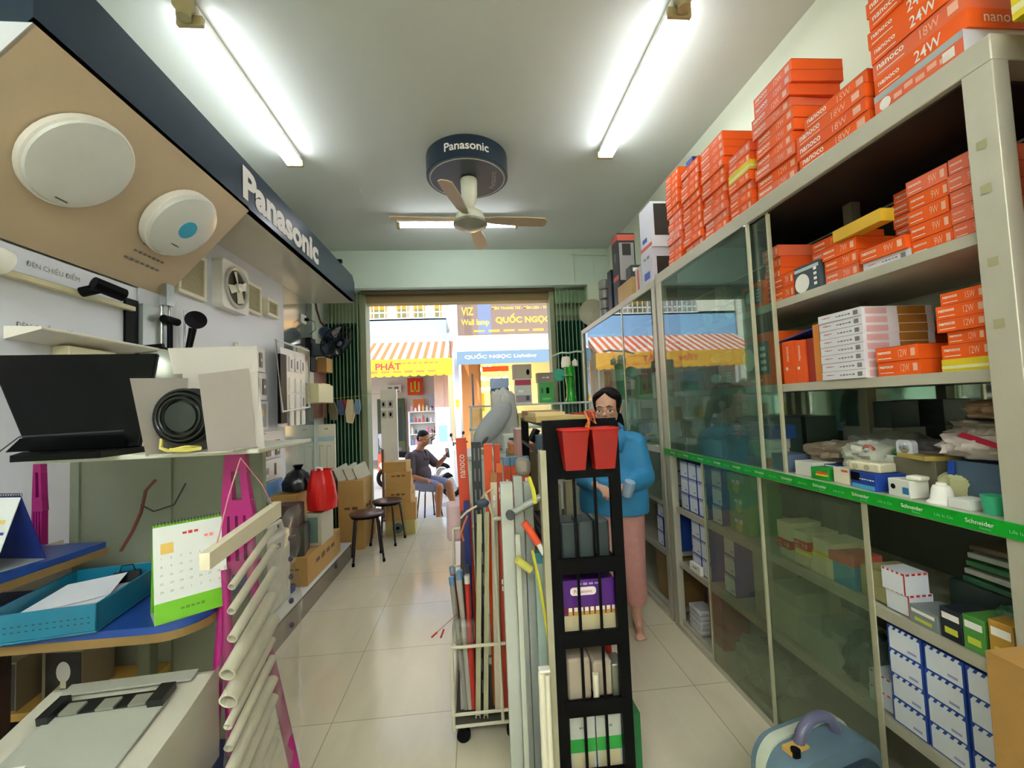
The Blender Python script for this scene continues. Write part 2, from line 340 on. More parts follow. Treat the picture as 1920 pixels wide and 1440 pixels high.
def dome_light(pos, label, r, h, sticker=False):
    m = slope_frame(*pos); t = thing('ceiling_lamp', label, 'ceiling lamp'); t.matrix_world = m @ T(0, 0, .002)
    MB().lathe([(r * .9, 0), (r, .006), (r, h * .55), (r * .96, h * .62)], WHITE, n=40).build('lamp_base', t)
    d = MB().lathe([(r * .96, h * .6), (r * .93, h * .8), (r * .75, h * .95), (r * .4, h), (.0, h * 1.02)], M('opal_diffuser', '#d9dad2', .25), n=40); d.build('diffuser', t)
    if sticker:
        MB().lathe([(.0, h * 1.04), (.048, h * 1.03), (.05, h * .98), (.0, h * .98)], M('cyan_sticker', '#16a6cc', .35), n=28).build('sticker', t)
        MB().disc(T(.01, -.10, h * .985), .03, M('dark_slot', '#5a5a58', .6), ry=.004).build('slot', t)
    else:
        MB().rect(T(.02, -r * .8, h * .96), .05, .006, M('dark_slot', '#5a5a58', .6)).build('brand_mark', t)
    return t
dome_light((-1.479, 1.717, 2.474), 'large flat round white ceiling lamp on the tan sloping board', .19, .05)
dome_light((-1.473, 2.258, 2.48), 'round white ceiling lamp with a bright cyan sticker in its centre', .185, .075, True)
# main display wall
db = thing('display_wall', 'white display wall panel under the navy sign', 'display board', (XW, 2.9, .17))
MB().box(-.08, 0, -2.0, -.52, 0, 2.0, BOARDW).text('ĐÈN CHIẾU ĐIỂM', F_right(.001, -.96, 1.952), PRINTG, w=.23).text('ĐÈN CHIẾU GƯƠNG', F_right(.001, -.97, 1.70), PRINTG, w=.28).build('near_panel', db)
MB().box(-.08, 0, -.50, 1.225, 0, 2.515, BOARDW).build('middle_panel', db)
MB().box(-.08, -.003, 1.235, 1.95, 0, 2.515, M('mirror_foil', '#c9d2d0', .12, .75, var=.05, scale=2)).build('foil_panel', db)
MB().box(-.07, .012, -.602, -.52, 1.2, 1.93, BLACK).build('dark_edge', db)
MB().box(-.07, .03, -.515, -.33, 1.2, 1.92, M('satin_grey_panel', '#aab0ac', .25, .3)).build('grey_panel', db)
struct('trim_2', MB().box(-1.83, -1.30, 2.4, 4.5, 0, .155, M('plinth_top_white')).box(-1.30, -1.288, 2.4, 4.5, 0, .14, M('plinth_bronze_mirror', '#7e766c', .12, .7)).box(-1.83, -1.285, 2.4, 4.5, .155, .165, M('plinth_top_white')))
# track rail and spot lights
t = thing('track_rail', 'thin pale track rail running along the white display panel', 'rail', (XW, 2.0, 2.045))
MB().box(.002, .035, -.45, .33, -.01, .012, M('rail_ivory', '#d8d0a8', .4)).box(.002, .02, -.45, .33, .012, .018, BLACK).build('rail_body', t)
t = thing('spot_light', 'black cylinder spot light on the pale track rail', 'lamp', (XW + .04, 2.05, 2.05))
MB().cyl((0, -.03, 0), (.07, -.02, .02), .022, BLACK).build('swivel_arm', t)
MB().cyl((.06, -.045, .035), (.105, .06, .008), .03, BLACK, n=24).build('lamp_head', t); MB().cyl((.104, .0575, .0087), (.1065, .0635, .0070), .025, M('lens_grey', '#7d7f84', .1), n=24).build('lens', t)
t = thing('spot_light', 'white spot light at the near end of the track rail', 'lamp', (XW + .04, 1.60, 2.055))
MB().cyl((0, 0, -.02), (.03, 0, .0), .02, WHITE).build('swivel_arm', t); MB().cyl((.04, -.12, .03), (.06, .05, .0), .045, WHITE, n=24).build('lamp_head', t)
t = thing('mirror_lamp', 'long wedge-shaped white mirror lamp on the display panel', 'lamp', (XW, 2.05, 1.80))
MB().prism([(0, .0), (.13, .035), (.13, .045), (0, .05)], -.30, .32, M('warm_white_lamp', '#efe9da', .35), XZ).build('lamp_shade', t, bev=.004)
MB().box(0, .07, -.12, .12, -.06, .0, M('lamp_mount_cream', '#ded6b0', .4)).build('mount', t, bev=.006)
# round mirror and shower fittings
t = thing('magnifying_mirror', 'round shaving mirror with dark rim behind the open fan carton', 'mirror', (XW + .12, 2.37, 1.72))
X_ = frame((.82, .57, 0), (0, 0, 1), (0, 0, 0)); MB().lathe([(0, 0), (.125, 0), (.13, .01), (.12, .016), (0, .014)], STEEL, X_, n=32).build('mirror_glass', t)
MB().tube([(.128 * math.cos(a * PI / 16), .128 * math.sin(a * PI / 16), .01) for a in range(32)], .007, BLACK, X=X_, closed=True).build('rim', t); MB().cyl((-.12, 0, .13), (.02, 0, .14), .012, BLACK).build('wall_arm', t)
t = thing('hand_shower', 'black round hand shower head hanging over the open fan carton', 'shower head', (XW + .08, 2.66, 1.93))
MB().lathe([(0, -.01), (.02, -.012), (.052, 0), (.055, .012), (.0, .016)], BLACK, frame((.82, .57, 0), (.1, .25, 1), (.05, -.01, .12)), n=28).build('shower_head', t); MB().cyl((.04, -.02, .07), (.0, -.03, -.16), .02, BLACK, .014).build('handle', t)
t = thing('shower_bracket', 'short black shower bracket beside the round hand shower', 'bracket', (XW + .06, 2.54, 1.98))
MB().cyl((0, -.05, .05), (0, .06, .05), .022, BLACK).cyl((0, 0, .05), (0, 0, -.2), .014, BLACK).build('bracket_body', t)
t = thing('shower_rail', 'chrome shower rails and hose behind the black hand shower', 'shower rail', (XW + .03, 2.66, 1.75))
for k, (y, r) in enumerate(((-.14, .009), (-.08, .007), (.05, .006), (.09, .005))): MB().cyl((0, y, -.1), (0, y, .48 - .05 * k), r, STEEL).build('rail_tube', t)
MB().box(0, .04, -.16, -.1, .36, .48, STEEL).build('valve', t)
# ventilation fans and grilles on the wall
def grille(y0, y1, z0, z1, label, col='#b3aa84', d=.03):
    t = thing('ceiling_grille', label, 'vent', (XW, (y0 + y1) / 2, z0)); w, h = y1 - y0, z1 - z0
    fr = MB()
    for a, b_, c_, d_ in ((-w / 2, w / 2, 0, .025), (-w / 2, w / 2, h - .025, h), (-w / 2, -w / 2 + .025, .025, h - .025), (w / 2 - .025, w / 2, .025, h - .025)): fr.box(0, d, a, b_, c_, d_, CREAM)
    fr.build('frame', t, bev=.003)
    g = MB().box(0, d * .6, -w / 2 + .025, w / 2 - .025, .025, h - .025, M('grille_tan_' + col[1:], col, .6))
    n = int((h - .06) / .014)
    for i in range(n): g.box(d * .6, d * .75, -w / 2 + .03, w / 2 - .03, .03 + i * .014, .037 + i * .014, M('grille_tan_' + col[1:]))
    g.build('louvre', t); return t
grille(2.66, 2.93, 2.23, 2.52, 'square cream vent grille half under the tan board edge')
grille(3.43, 3.66, 2.29, 2.53, 'square cream vent grille right of the white exhaust fan')
grille(3.72, 3.93, 2.32, 2.47, 'smallest cream vent grille, farthest along the wall', d=.05)
t = thing('exhaust_fan', 'square white exhaust fan with a round open duct on the wall', 'fan', (XW, 3.2, 2.22))
f = MB(); f.prism(rbox(.34, .34, .03), 0, .07, WHITE, F_right(0, 0, .18)); f.build('housing', t, bev=.006)
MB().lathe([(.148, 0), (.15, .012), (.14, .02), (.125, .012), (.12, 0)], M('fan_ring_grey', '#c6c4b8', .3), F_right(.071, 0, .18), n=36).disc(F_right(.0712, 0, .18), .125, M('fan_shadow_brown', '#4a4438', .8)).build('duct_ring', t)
for k in range(4):
    MB().add([(.02, -.02, .006), (.11, -.035, .004), (.115, .03, .018), (.02, .02, .02)], [(0, 1, 2, 3), (3, 2, 1, 0)], CREAM, F_right(.073, 0, .18) @ Rz(90 * k + 20)).build('blade', t)
MB().lathe([(0.03, 0), (.03, .03), (.0, .035)], WHITE, F_right(.073, 0, .18), n=20).build('hub', t)
# sample boards with switches
PINKW = M('sample_board_white', '#e6ded6', .4)
def sample_board(y0, y1, z0, z1, label, cells, cat='display board', base=None, d=.03, extra=None, x=XW):
    t = thing('switch_board', label, cat, (x, (y0 + y1) / 2, z0)); w, h = y1 - y0, z1 - z0
    b_ = MB().box(0.001, d, -w / 2, w / 2, 0, h, base or PINKW)
    if extra: extra(b_, d, w, h)
    b_.build('board', t)
    for (cx, cz, cw, ch, kind) in cells:
        cy = -w / 2 + cx * w; zz = cz * h; m = F_right(d, cy, zz)
        p = MB().prism(rbox(cw, ch, .006, 2), 0, .009, {'w': WHITE, 'd': M('dark_switch', '#6e5e58', .4), 'g': M('grey_switch', '#a9a6a2', .3, .3), 'b': BLACK}[kind[0]], m)
        if len(kind) > 1:
            for q in range(int(kind[1])): p.rect(m @ T(0, (q - (int(kind[1]) - 1) / 2) * ch * .3, .0092), cw * .4, ch * .2, M('socket_shadow', '#56504c', .5) if kind[0] != 'd' else WHITE)
        p.build('switch_plate', t)
    return t
sample_board(3.30, 3.70, 1.83, 2.02, 'blank upper switch sample board right of the fan carton', [(.8, .5, .04, .12, 'd1'), (.3, .5, .05, .1, 'w1')])
sample_board(3.24, 3.72, 1.60, 1.82, 'switch sample board with two tall brass-centred switches', [(.18, .5, .06, .13, 'g1'), (.42, .5, .06, .13, 'w1'), (.7, .5, .06, .13, 'g1'), (.9, .5, .05, .13, 'd1')])
def two_dots(b_, d, w, h):
    for k, cx in enumerate((-.1, .14)): b_.rect(F_right(d, cx, h * .5), .16, h * .84, M('grey_blue_card', '#9a9ca4', .4)); b_.disc(F_right(d + .001, cx, h * .6), .035, M('amber_dot', '#e0b040', .4))
sample_board(3.24, 3.74, 1.36, 1.59, 'grey sample board with two amber round discs', [], extra=two_dots)
def sw(b_, d, w, h): b_.text('Switch & Socket', F_right(d, 0, h * .93), PRINTG, h=.016)
sample_board(3.26, 4.0, 1.12, 1.34, 'sample board with a row of four dark brown socket plates', [(.2, .35, .07, .13, 'd1'), (.42, .35, .07, .13, 'd2'), (.64, .35, .07, .13, 'd1'), (.86, .35, .07, .13, 'd2')], extra=sw)
sample_board(3.26, 4.0, .93, 1.10, 'plain white sample board with a thin slim lamp bar', [(.4, .5, .34, .05, 'g'), (.8, .5, .02, .1, 'd')])
def beach(b_, d, w, h):
    F = F_right(d, 0, 0); b_.rect(F, w * .98, h * .5, M('poster_sky_blue', '#6fa4dc', .3), cy=h * .74); b_.rect(F, w * .98, h * .24, M('poster_haze', '#b8cfd8', .3), cy=h * .38); b_.rect(F, w * .98, h * .25, M('poster_sand', '#b8ae86', .3), cy=h * .135)
    for k in range(5): b_.disc(F, .05 + .012 * k, M('poster_cloud', '#dfe3df', .3), off=.0009, cx=-.22 + .11 * k, cy=h * .36 + .02 * (k % 2), ry=.02)
sample_board(3.26, 4.0, .66, .92, 'poster of a blue sky and sandy beach on the display wall', [], cat='poster', extra=beach)
# white framed standing panel with rows of white switches
t = thing('framed_sample_rack', 'white wire framed rack of white switch samples by the wall fan', 'display rack', (XW + .12, 4.1, 1.50))
MB().tube([(0, -.42, .60), (0, -.30, 0), (0, .30, .04), (0, .30, .60)], .011, WHITE, n=6, closed=True).build('frame', t)
MB().box(-.05, -.02, -.28, .26, .02, .56, PINKW).build('back_board', t)
MB().box(-.04, -.012, -.30, -.18, -.1, .5, BLACK).build('side_strip', t)
k = 0
for r_, (zz, kd) in enumerate(((.43, 'g'), (.24, 'w'), (.09, 'w'), (-.06, 'w'))):
    for c_ in range(3):
        MB().prism(rbox(.075, .13, .006, 2), 0, .01, PINKW if kd == 'g' else WHITE, F_right(-.02, -.08 + .13 * c_, zz)).rect(F_right(-.0095, -.08 + .13 * c_, zz), .03, .08, PRINTG if kd == 'g' or c_ == 2 and r_ == 2 else CREAM).build('switch_plate', t)
MB().box(-.05, -.03, -.28, .26, -.13, .02, PINKW).build('lower_board', t)
def marble(b_, d, w, h):
    for k in range(7): b_.disc(F_right(d, -.1 + .035 * k, h * .62 + .02 * (k % 3)), .03, M('pink_vein', '#cfae92', .4), ry=.05)
sample_board(4.42, 4.78, 1.79, 2.16, 'veined stone-look board under the wall fan', [], base=M('stone_board', '#d6cdb4', .3), extra=marble)
sample_board(4.42, 4.78, 1.60, 1.78, 'pale grey board above the cream meter box', [], base=M('pale_grey_board', '#c3c6bc', .3))
MB().box(0, .2, -.22, .22, -.16, .03, M('cream_box', '#d8cfa0', .5)).box(.02, .18, -.05, .2, .03, .045, CREAM).build('meter_box', label='cream electrical box jutting from the wall under the fan', cat='box', loc=(XW + .01, 4.62, 1.74), bev=.006)
# socket with plug and wall fan
t = thing('wall_socket', 'white wall socket with a dark plug above the wall fan', 'socket', (XW, 4.58, 2.46))
MB().prism(rbox(.13, .09, .008, 2), 0, .012, WHITE, F_right(0, 0, 0)).build('plate', t); MB().cyl((.012, .02, 0), (.05, .03, 0), .017, BLACK).build('plug', t); MB().tube([(.05, .03, 0), (.1, .05, -.02), (.11, .05, -.1), (.06, .02, -.16)], .004, BLACK, n=5).build('cord', t)
FANB = M('fan_navy_plastic', '#1f3a52', .35)
t = thing('wall_fan', 'dark blue wall fan tilted down beside the green folding gate', 'fan', (XW, 4.72, 2.12))
MB().box(0, .05, -.08, .08, -.2, .16, BLACK).build('wall_plate', t, bev=.008)
MB().prism([(0, -.04), (.30, -.02), (.30, .07), (0, .11)], -.05, .05, M('fan_arm_navy', '#14222e', .4), XZ).build('arm', t, bev=.01)
q = T(.2, -.0, .18) @ frame((.25, .95, .0), (-.35, .1, .9))  # local z = facing direction
q = T(.24, .0, .16) @ Vector((.62, -.30, -.45)).to_track_quat('Z', 'Y').to_matrix().to_4x4()
MB().lathe([(0, -.16), (.05, -.155), (.075, -.12), (.08, 0), (.05, .04)], FANB, q, n=24).build('motor', t)
g = MB()
for k in range(60):
    a = k * 2 * PI / 60; ca, sa = math.cos(a), math.sin(a)
    g.tube([(.03 * ca, .03 * sa, .13), (.12 * ca, .12 * sa, .125), (.195 * ca, .195 * sa, .085), (.12 * ca, .12 * sa, .035), (.05 * ca, .05 * sa, .02)], .0024, BLACK, n=4, X=q)
for r_, z_ in ((.197, .085), (.13, .123), (.07, .13)): g.tube([(r_ * math.cos(a * PI / 20), r_ * math.sin(a * PI / 20), z_) for a in range(40)], .006 if r_ > .19 else .003, BLACK, n=6, X=q, closed=True)
g.build('guard', t)
for k in range(3):
    pts = []; fs = []
    for i in range(7):
        a = R(-28 + i * 9); pts += [(.04 * math.cos(a * 1.6), .04 * math.sin(a * 1.6), .065 + .02 * (i / 6 - .5)), (.175 * math.cos(a), .175 * math.sin(a), .085 + .04 * (i / 6 - .5))]
    for i in range(6): fs += [(2 * i, 2 * i + 1, 2 * i + 3, 2 * i + 2), (2 * i + 2, 2 * i + 3, 2 * i + 1, 2 * i)]
    MB().add(pts, fs, M('fan_blade_smoke', '#5b7486', .25), q @ Rz(120 * k), True).build('blade', t)
MB().lathe([(.03, .04), (.035, .1), (.03, .132), (0, .136)], FANB, q, n=20).build('hub', t)
MB().tube([(.04, .1, .62), (.05, .12, .5), (.09, .12, .36), (.2, .06, .24)], .012, M('cord_maroon', '#4a1c20', .5), n=6).build('hanging_cord', t)
# boards leaning on the wall by the gate
t = thing('leaflet_stand', 'tall cream product leaflet board leaning by the green gate', 'display board', (-1.64, 4.9, .83), rot=(0, 0, -8))
l = MB().box(-.095, .1, -.01, .01, 0, .52, M('leaflet_cream')); F = F_front(0, -.0105, 0); l.text('EURO', F @ T(0, .47, 0), PRINTG, h=.02).rect(F @ T(0, .36, 0), .18, .05, M('leaflet_blue', '#b9cfd8', .5))
for k in range(2): l.rect(F @ T(-.05 + .08 * k, .16, 0), .05, .25, PRINTG).rect(F @ T(-.048 + .08 * k, .158, .0004), .046, .246, M('leaflet_cream'))
l.build('leaflet', t)
t2 = MB().box(-.06, .0, -.3, .1, -.15, .15, M('rosewood_strip', '#8b5a44', .5)).build('wood_strip_board', label='pinkish wood board on the wall behind the fan arm', cat='board', loc=(-1.75, 5.15, 1.75)); t2.scale = (1, 1, 2.2)
MB().box(0, .1, -.1, .1, -.08, .08, CARD).build('small_carton', label='small brown carton stuck on the wall below the wall fan', cat='carton', loc=(-1.75, 5.08, 2.02))
# ================================================================ near left: rack with top board, shelves and what stands on them
MAG = M('magenta_plastic', '#a00c6c', .35); SHELFB = M('blue_shelf_top', '#1d4390', .35, var=.08); PLY = M('plywood_edge', '#8a6c3c', .6)
t = thing('plastic_rack', 'magenta plastic rack legs under the white top board at near left', 'rack', (-.95, 1.45, 0))
def rack_side(x0, sgn):
    m = MB()
    m.prism([(-.035, 1.30), (.035, 1.30), (.03, 1.36), (-.03, 1.36)], -.012, .012, MAG, XZ @ T(x0, 0, 0))
    m.prism([(-.035, 1.30), (-.012, 1.30), (-.008, 1.21), (-.04, 1.21)], -.012, .012, MAG, XZ @ T(x0, 0, 0)).prism([(.012, 1.30), (.035, 1.30), (.045, 1.21), (.022, 1.21)], -.012, .012, MAG, XZ @ T(x0, 0, 0))
    m.prism([(-.04, 1.16), (.055, 1.16), (.045, 1.21), (-.04, 1.21)], -.012, .012, MAG, XZ @ T(x0, 0, 0))
    for k in range(4): m.prism([(-.04 + .026 * k, 1.02), (-.026 + .026 * k, 1.02), (-.024 + .024 * k, 1.16), (-.04 + .024 * k, 1.16)], -.012, .012, MAG, XZ @ T(x0, 0, 0))
    m.prism([(-.045, .98), (.07, .98), (.065, 1.02), (-.042, 1.02)], -.012, .012, MAG, XZ @ T(x0, 0, 0))
    return m
rack_side(.185, 1).build('right_side', t, bev=.003); ls = rack_side(0, -1).build('left_side', t, bev=.003); ls.location = (-.64, .27, 0); ls.scale = (.38, 1, 1)
for (xa, ya, xb, yb) in ((.222, .0, .39, .06), (.16, -.02, .27, -.16), (.15, .0, .18, -.2), (-.64, .27, -.66, .28)):
    MB().cyl((xa, ya, 1.0), (xb, yb, 0), .014, MAG, .017, n=10).build('leg', t)
# white top board lies on the rack
MB().box(-.32, .30, -.12, .3, 0, .014, M('grey_white_board', '#c9c9ba', .4)).build('top_board', label='thin pale top board carrying the black panel and open fan carton', cat='shelf', loc=(-.95, 1.47, 1.36), bev=.003)
# grey steel cabinet behind
GCAB = M('grey_green_cabinet', '#8d937e', .45, var=.05, scale=3)
t = thing('steel_panel', 'grey-green steel panel standing behind the magenta rack', 'panel', (-1.23, 1.86, 0))
MB().box(-.36, .36, -.012, .012, 0, 1.33, GCAB).build('body', t, bev=.004)
for x_ in (-.34, .0, .35): MB().box(x_ - .02, x_ + .012, -.024, -.012, .02, 1.33, GCAB).build('rib', t)
MB().tube([(-.13, -.18, 1.24), (-.16, -.19, 1.20), (-.17, -.2, 1.12), (-.2, -.2, 1.05), (-.24, -.2, .98)], .006, M('rust_cord', '#7d4030', .6), n=5).tube([(-.17, -.2, 1.15), (-.13, -.19, 1.12), (-.06, -.185, 1.14), (-.02, -.18, 1.22)], .003, DARK, n=5).build('loose_cord', label='rusty brown cord hanging against the grey-green cabinet', cat='cord', loc=(-1.12, 1.98, 0))
# black panel propped on base
GLOSSB = M('gloss_black', '#030304', .35, spec=.15, var=0)
t = thing('propped_panel', 'large black panel propped open on its black base, left of the fan carton', 'appliance', (-1.19, 1.42, 1.374))
MB().add([(-.16, -.0, .02), (.155, -.0, .02), (.125, .12, .325), (-.40, .12, .335), (-.16, .014, .015), (.155, .014, .015), (.125, .134, .32), (-.40, .134, .33)], [(0, 1, 2, 3), (7, 6, 5, 4), (0, 4, 5, 1), (1, 5, 6, 2), (2, 6, 7, 3), (3, 7, 4, 0)], GLOSSB).build('lid', t, bev=.004)
MB().prism([(-.07, -.14), (.155, -.14), (.155, .03), (-.20, .03)], 0, .018, GLOSSB).build('base', t, bev=.004)
MB().add([(-.22, .0, .02), (.12, 0, .02), (.12, -.01, .06), (-.17, -.01, .06)], [(0, 1, 2, 3)], BLACK).tube([(-.22, -.02, .02), (-.17, -.012, .065), (.12, -.012, .07)], .0025, DARK, n=4).build('support_bar', t)
# open carton with exhaust fan motor
CW = M('white_carton', '#b4ada4', .6, bump=.05); CWI = M('white_carton_inner', '#a8a096', .7)
t = thing('open_carton', 'open white carton with its lid raised, holding a black fan motor', 'carton', (-.80, 1.36, 1.374))
MB().box(-.105, .12, .055, .06, .0, .24, CW).add([(-.135, .06, .24), (.12, .06, .24), (.105, .08, .325), (-.165, .08, .325)], [(0, 1, 2, 3), (3, 2, 1, 0)], CW).build('back_lid', t)
MB().box(-.11, .12, -.09, .06, 0, .004, CW).build('bottom', t)
MB().add([(-.105, .05, .0), (-.085, .05, .225), (-.135, -.11, .215), (-.10, -.10, 0)], [(0, 1, 2, 3), (3, 2, 1, 0)], CW).build('left_flap', t)
MB().add([(.115, .05, .0), (.095, .05, .25), (.035, -.1, .22), (.055, -.09, 0)], [(0, 1, 2, 3), (3, 2, 1, 0)], CW).add([(.115, .05, 0), (.15, .03, .0), (.105, .078, .32), (.095, .06, .25)], [(0, 1, 2, 3), (3, 2, 1, 0)], CW).build('right_flap', t)
t = thing('fan_motor', 'black round fan motor with a yellow cord inside the open carton', 'fan motor', (-.828, 1.32, 1.478))
q = Rx(90) @ T(0, 0, 0)
FM = M('fan_motor_black', '#121514', .25)
MB().lathe([(.02, -.045), (.06, -.04), (.078, -.02), (.08, .0), (.072, .012), (.074, .02), (.068, .026)], FM, q, n=36).build('housing', t)
for r_, z_ in ((.078, .022), (.066, .034), (.054, .038)): MB().tube([(r_ * math.cos(a * PI / 20), r_ * math.sin(a * PI / 20), z_) for a in range(40)], .0045, FM, n=8, X=q, closed=True).build('ring', t)
MB().lathe([(.045, .02), (.042, .036), (.0, .04)], M('fan_cap_green_black', '#1e2622', .3), q, n=30).build('cap', t)
m = MB()
for k in range(4): m.box(.012, .03, -.01 + 0, .04, .07, .078, BLACK, Ry(18 * k - 10))
m.build('vent_slot', t)
YC = M('yellow_cord', '#c9bd5e', .6)
cd_ = MB().tube([(-.06, -.02, -.06), (-.055, -.03, -.085), (-.02, -.05, -.093), (.02, -.055, -.09), (.06, -.05, -.088)], .005, YC, n=6)
for k in range(3): cd_.tube([(-.01, -.055 - .004 * k, -.09), (.03, -.06, -.083 - .006 * k), (.065, -.055, -.084 - .003 * k), (.03, -.065, -.093), (-.01, -.06, -.088)], .0042, YC, n=6)
cd_.build('cord', t)
# upper blue shelf with calendar
t = thing('blue_shelf', 'upper blue-topped shelf carrying the blue desk calendar', 'shelf', (-1.56, 1.42, 1.03), -6)
MB().box(-.19, .22, -.25, .26, .0, .02, SHELFB).build('top', t); MB().box(-.192, .224, -.254, .264, -.024, .0, PLY).build('edge', t); MB().box(-.17, -.13, .2, .24, -1.03, -.024, M('dark_wood_leg')).build('leg', t)
MB().box(-.03, .03, -.012, .012, 0, .01, WHITE).build('shelf_clip', label='small white clip at the corner of the upper blue shelf', cat='clip', loc=(-1.36, 1.70, 1.05)) if False else None
def desk_calendar(loc, rz, w, d, h, cover, label, draw):
    t = thing('desk_calendar', label, 'calendar', loc, rz)
    XX = frame((1, 0, 0), (0, d / 2, h), (0, -d / 2, 0.001)); L = math.hypot(d / 2, h)
    a = MB(); a.box(-w / 2, w / 2, 0, L, -.002, 0, M('paper_white', '#d9dcd8', .6), XX); draw(a, XX, w, L); a.build('front_sheet', t)
    XB = frame((1, 0, 0), (0, -d / 2, h), (0, d / 2, 0.001)); MB().box(-w / 2, w / 2, 0, L, 0, .003, cover, XB).build('back_cover', t)
    MB().box(-w / 2, w / 2, -d / 2, d / 2, 0, .002, M('paper_grey', '#a9aca8', .7)).build('foot', t)
    c_ = MB()
    for k in range(22): c_.tube([(-w / 2 + w * (k + .5) / 22, .006 * math.cos(a_ * PI / 4), h + .002 + .006 * math.sin(a_ * PI / 4)) for a_ in range(8)], .0009, DARK, n=4, closed=True)
    c_.build('wire_binding', t); return t
def drawblue(a, X_, w, L): a.text('Tháng 3', X_ @ T(0, L * .8, 0), PRINTG, h=.014).rect(X_, w * .8, .012, M('yellow_mark', '#d8c466', .5), cy=L * .65).rect(X_, w * .3, .008, BLUEC, cx=w * .3, cy=L * .5)
desk_calendar((-1.475, 1.455, 1.05), -12, .2, .13, .21, M('calendar_blue', '#1c2f80', .4), 'blue desk calendar standing on the upper blue shelf', drawblue)
# lower blue shelf
t = thing('blue_shelf', 'lower blue-topped shelf with rounded corner under the teal tray', 'shelf', (-1.1, 1.5, .88))
pl = [(-.6, -.2), (.14, -.2)] + [(.18 + .11 * math.cos(R(a)), -.09 + .11 * math.sin(R(a))) for a in range(-80, 1, 16)] + [(.27, .17), (-.6, .17)]
MB().prism(pl, 0, .02, SHELFB).build('top', t); MB().prism([(x * 1.004, y * 1.004) for x, y in pl], -.024, 0, PLY).build('edge', t)
MB().box(-.14, -.10, .2, .24, -.88, -.024, M('grey_post')).build('leg', t); MB().box(-.42, -.36, -.05, .0, -.88, -.024, M('dark_wood_leg')).build('leg', t)
# teal tray with papers
TEAL = M('teal_plastic', '#0f6d8a', .35); t = thing('paper_tray', 'teal plastic paper tray full of white sheets on the lower blue shelf', 'tray', (-1.20, 1.44, .902), 9)
b_ = MB(); W_, D_ = .13, .175
b_.box(-W_, W_, -D_, D_, 0, .006, TEAL)
for (x0, x1, y0, y1) in ((-W_, W_, -D_, -D_ + .006), (-W_, W_, D_ - .006, D_), (-W_, -W_ + .006, -D_, D_), (W_ - .006, W_, -D_, D_)): b_.box(x0, x1, y0, y1, 0.006, .078, TEAL)
for k in range(16): b_.rect(F_front(-.114 + .0151 * k, -D_ - .0005, .03), .006, .003, M('teal_hole')).rect(F_front(-.114 + .0151 * k, -D_ - .0005, .044), .006, .003, M('teal_hole'))
b_.build('tray_body', t, bev=.002)
PAPER = M('white_sheets', '#dfe2ea', .6)
MB().box(-.115, .115, -.16, .15, .0, .030, PAPER).add([(-.11, -.1, .034), (.06, .0, .032), (.05, .11, .062), (-.1, .09, .05)], [(0, 1, 2, 3), (3, 2, 1, 0)], PAPER).build('paper_stack', label='thick stack of white papers lying in the teal tray', cat='papers', loc=(-1.20, 1.44, .91), rot=(0, 0, 9))
t = thing('binder_clip', 'black binder clip holding the papers in the teal tray', 'clip', (-1.175, 1.565, .942), 20)
MB().prism([(-.02, 0), (.02, 0), (.004, .03), (-.004, .03)], -.035, .035, BLACK, frame((0, 1, 0), (0, 0, 1))).build('clip_body', t); MB().tube([(-.02, 0, .03), (-.015, 0, .05), (.015, 0, .05), (.02, 0, .03)], .0018, BLACK, n=5).build('wire_handle', t)
# green desk calendar: no mascot is drawn, plain ink patches only
def drawgreen(a, X_, w, L):
    a.rect(X_, w, L * .2, M('calendar_lime', '#6fb81e', .4), cy=L * .1)
    a.text('THÁNG 3', X_ @ T(.0, L * .87, 0), PRINTR, h=.011); a.text('2024', X_ @ T(.045, L * .80, 0), M('coral_print', '#e8786c', .5), h=.012)
    a.rect(X_, .03, .03, M('leaf_yellow', '#dfb85c', .5), cx=-w * .32, cy=L * .74)
    for i in range(7):
        for j in range(5): a.text(str((i + 7 * j) % 31 + 1), X_ @ T(-w * .4 + w * .13 * i, L * (.64 - .085 * j), 0), PRINTG if i < 6 else PRINTR, h=.006)
    a.text('Lịch để bàn', X_ @ T(0, L * .1, .0007), M('lime_dark', '#4f8a18', .5), h=.01)
MB().cyl((0, 0, 0), (0, -.002, 0), .004, STEEL, n=10) if False else None
desk_calendar((-.875, 1.40, .90), 40, .175, .11, .265, M('calendar_lime', '#6fb81e', .4), 'lime green and white desk calendar on the lower blue shelf', drawgreen)
# handwritten number sheet
MB().box(-.1, .12, -.002, .0, -.09, .09, M('cream_sheet', '#cfc4b4', .6)).text('NC7596', F_front(.03, -.0025, .0), PRINTB, w=.13).build('number_sheet', label='cream sheet with a handwritten number below the upper blue shelf', cat='paper', loc=(-1.55, 1.66, .95), rot=(0, -14, 0))
# printer on its low blue table
t = thing('low_table', 'dark blue low table under the beige printer', 'table', (-.98, 1.2, 0)); MB().box(-.5, .3, -.42, .22, .46, .5, M('dark_blue_top', '#16264e', .4)).build('top', t); MB().box(.2, .24, -.2, -.16, 0, .46, M('grey_post')).build('leg', t); MB().box(-.4, -.36, .1, .14, 0, .46, M('grey_post')).build('leg', t)
PRN = M('printer_beige', '#c3bfae', .35, var=.03); PRD = M('printer_dark', '#1c1e1c', .4)
t = thing('printer', 'beige laser printer with an open paper slot at the lower left', 'printer', (-.955, 1.16, .5), 4)
p = MB(); p.prism([(-.2, 0), (.17, 0), (.17, .235), (.155, .262), (.09, .285), (-.0, .30)][:0] or [(-.20, .0), (.18, .0), (.18, .255), (.02, .225), (-.20, .20)], -.2, .2, PRN, Matrix(((0, 0, 1, 0), (1, 0, 0, 0), (0, 1, 0, 0), (0, 0, 0, 1)))); p.build('body', t, bev=.03, bseg=4)
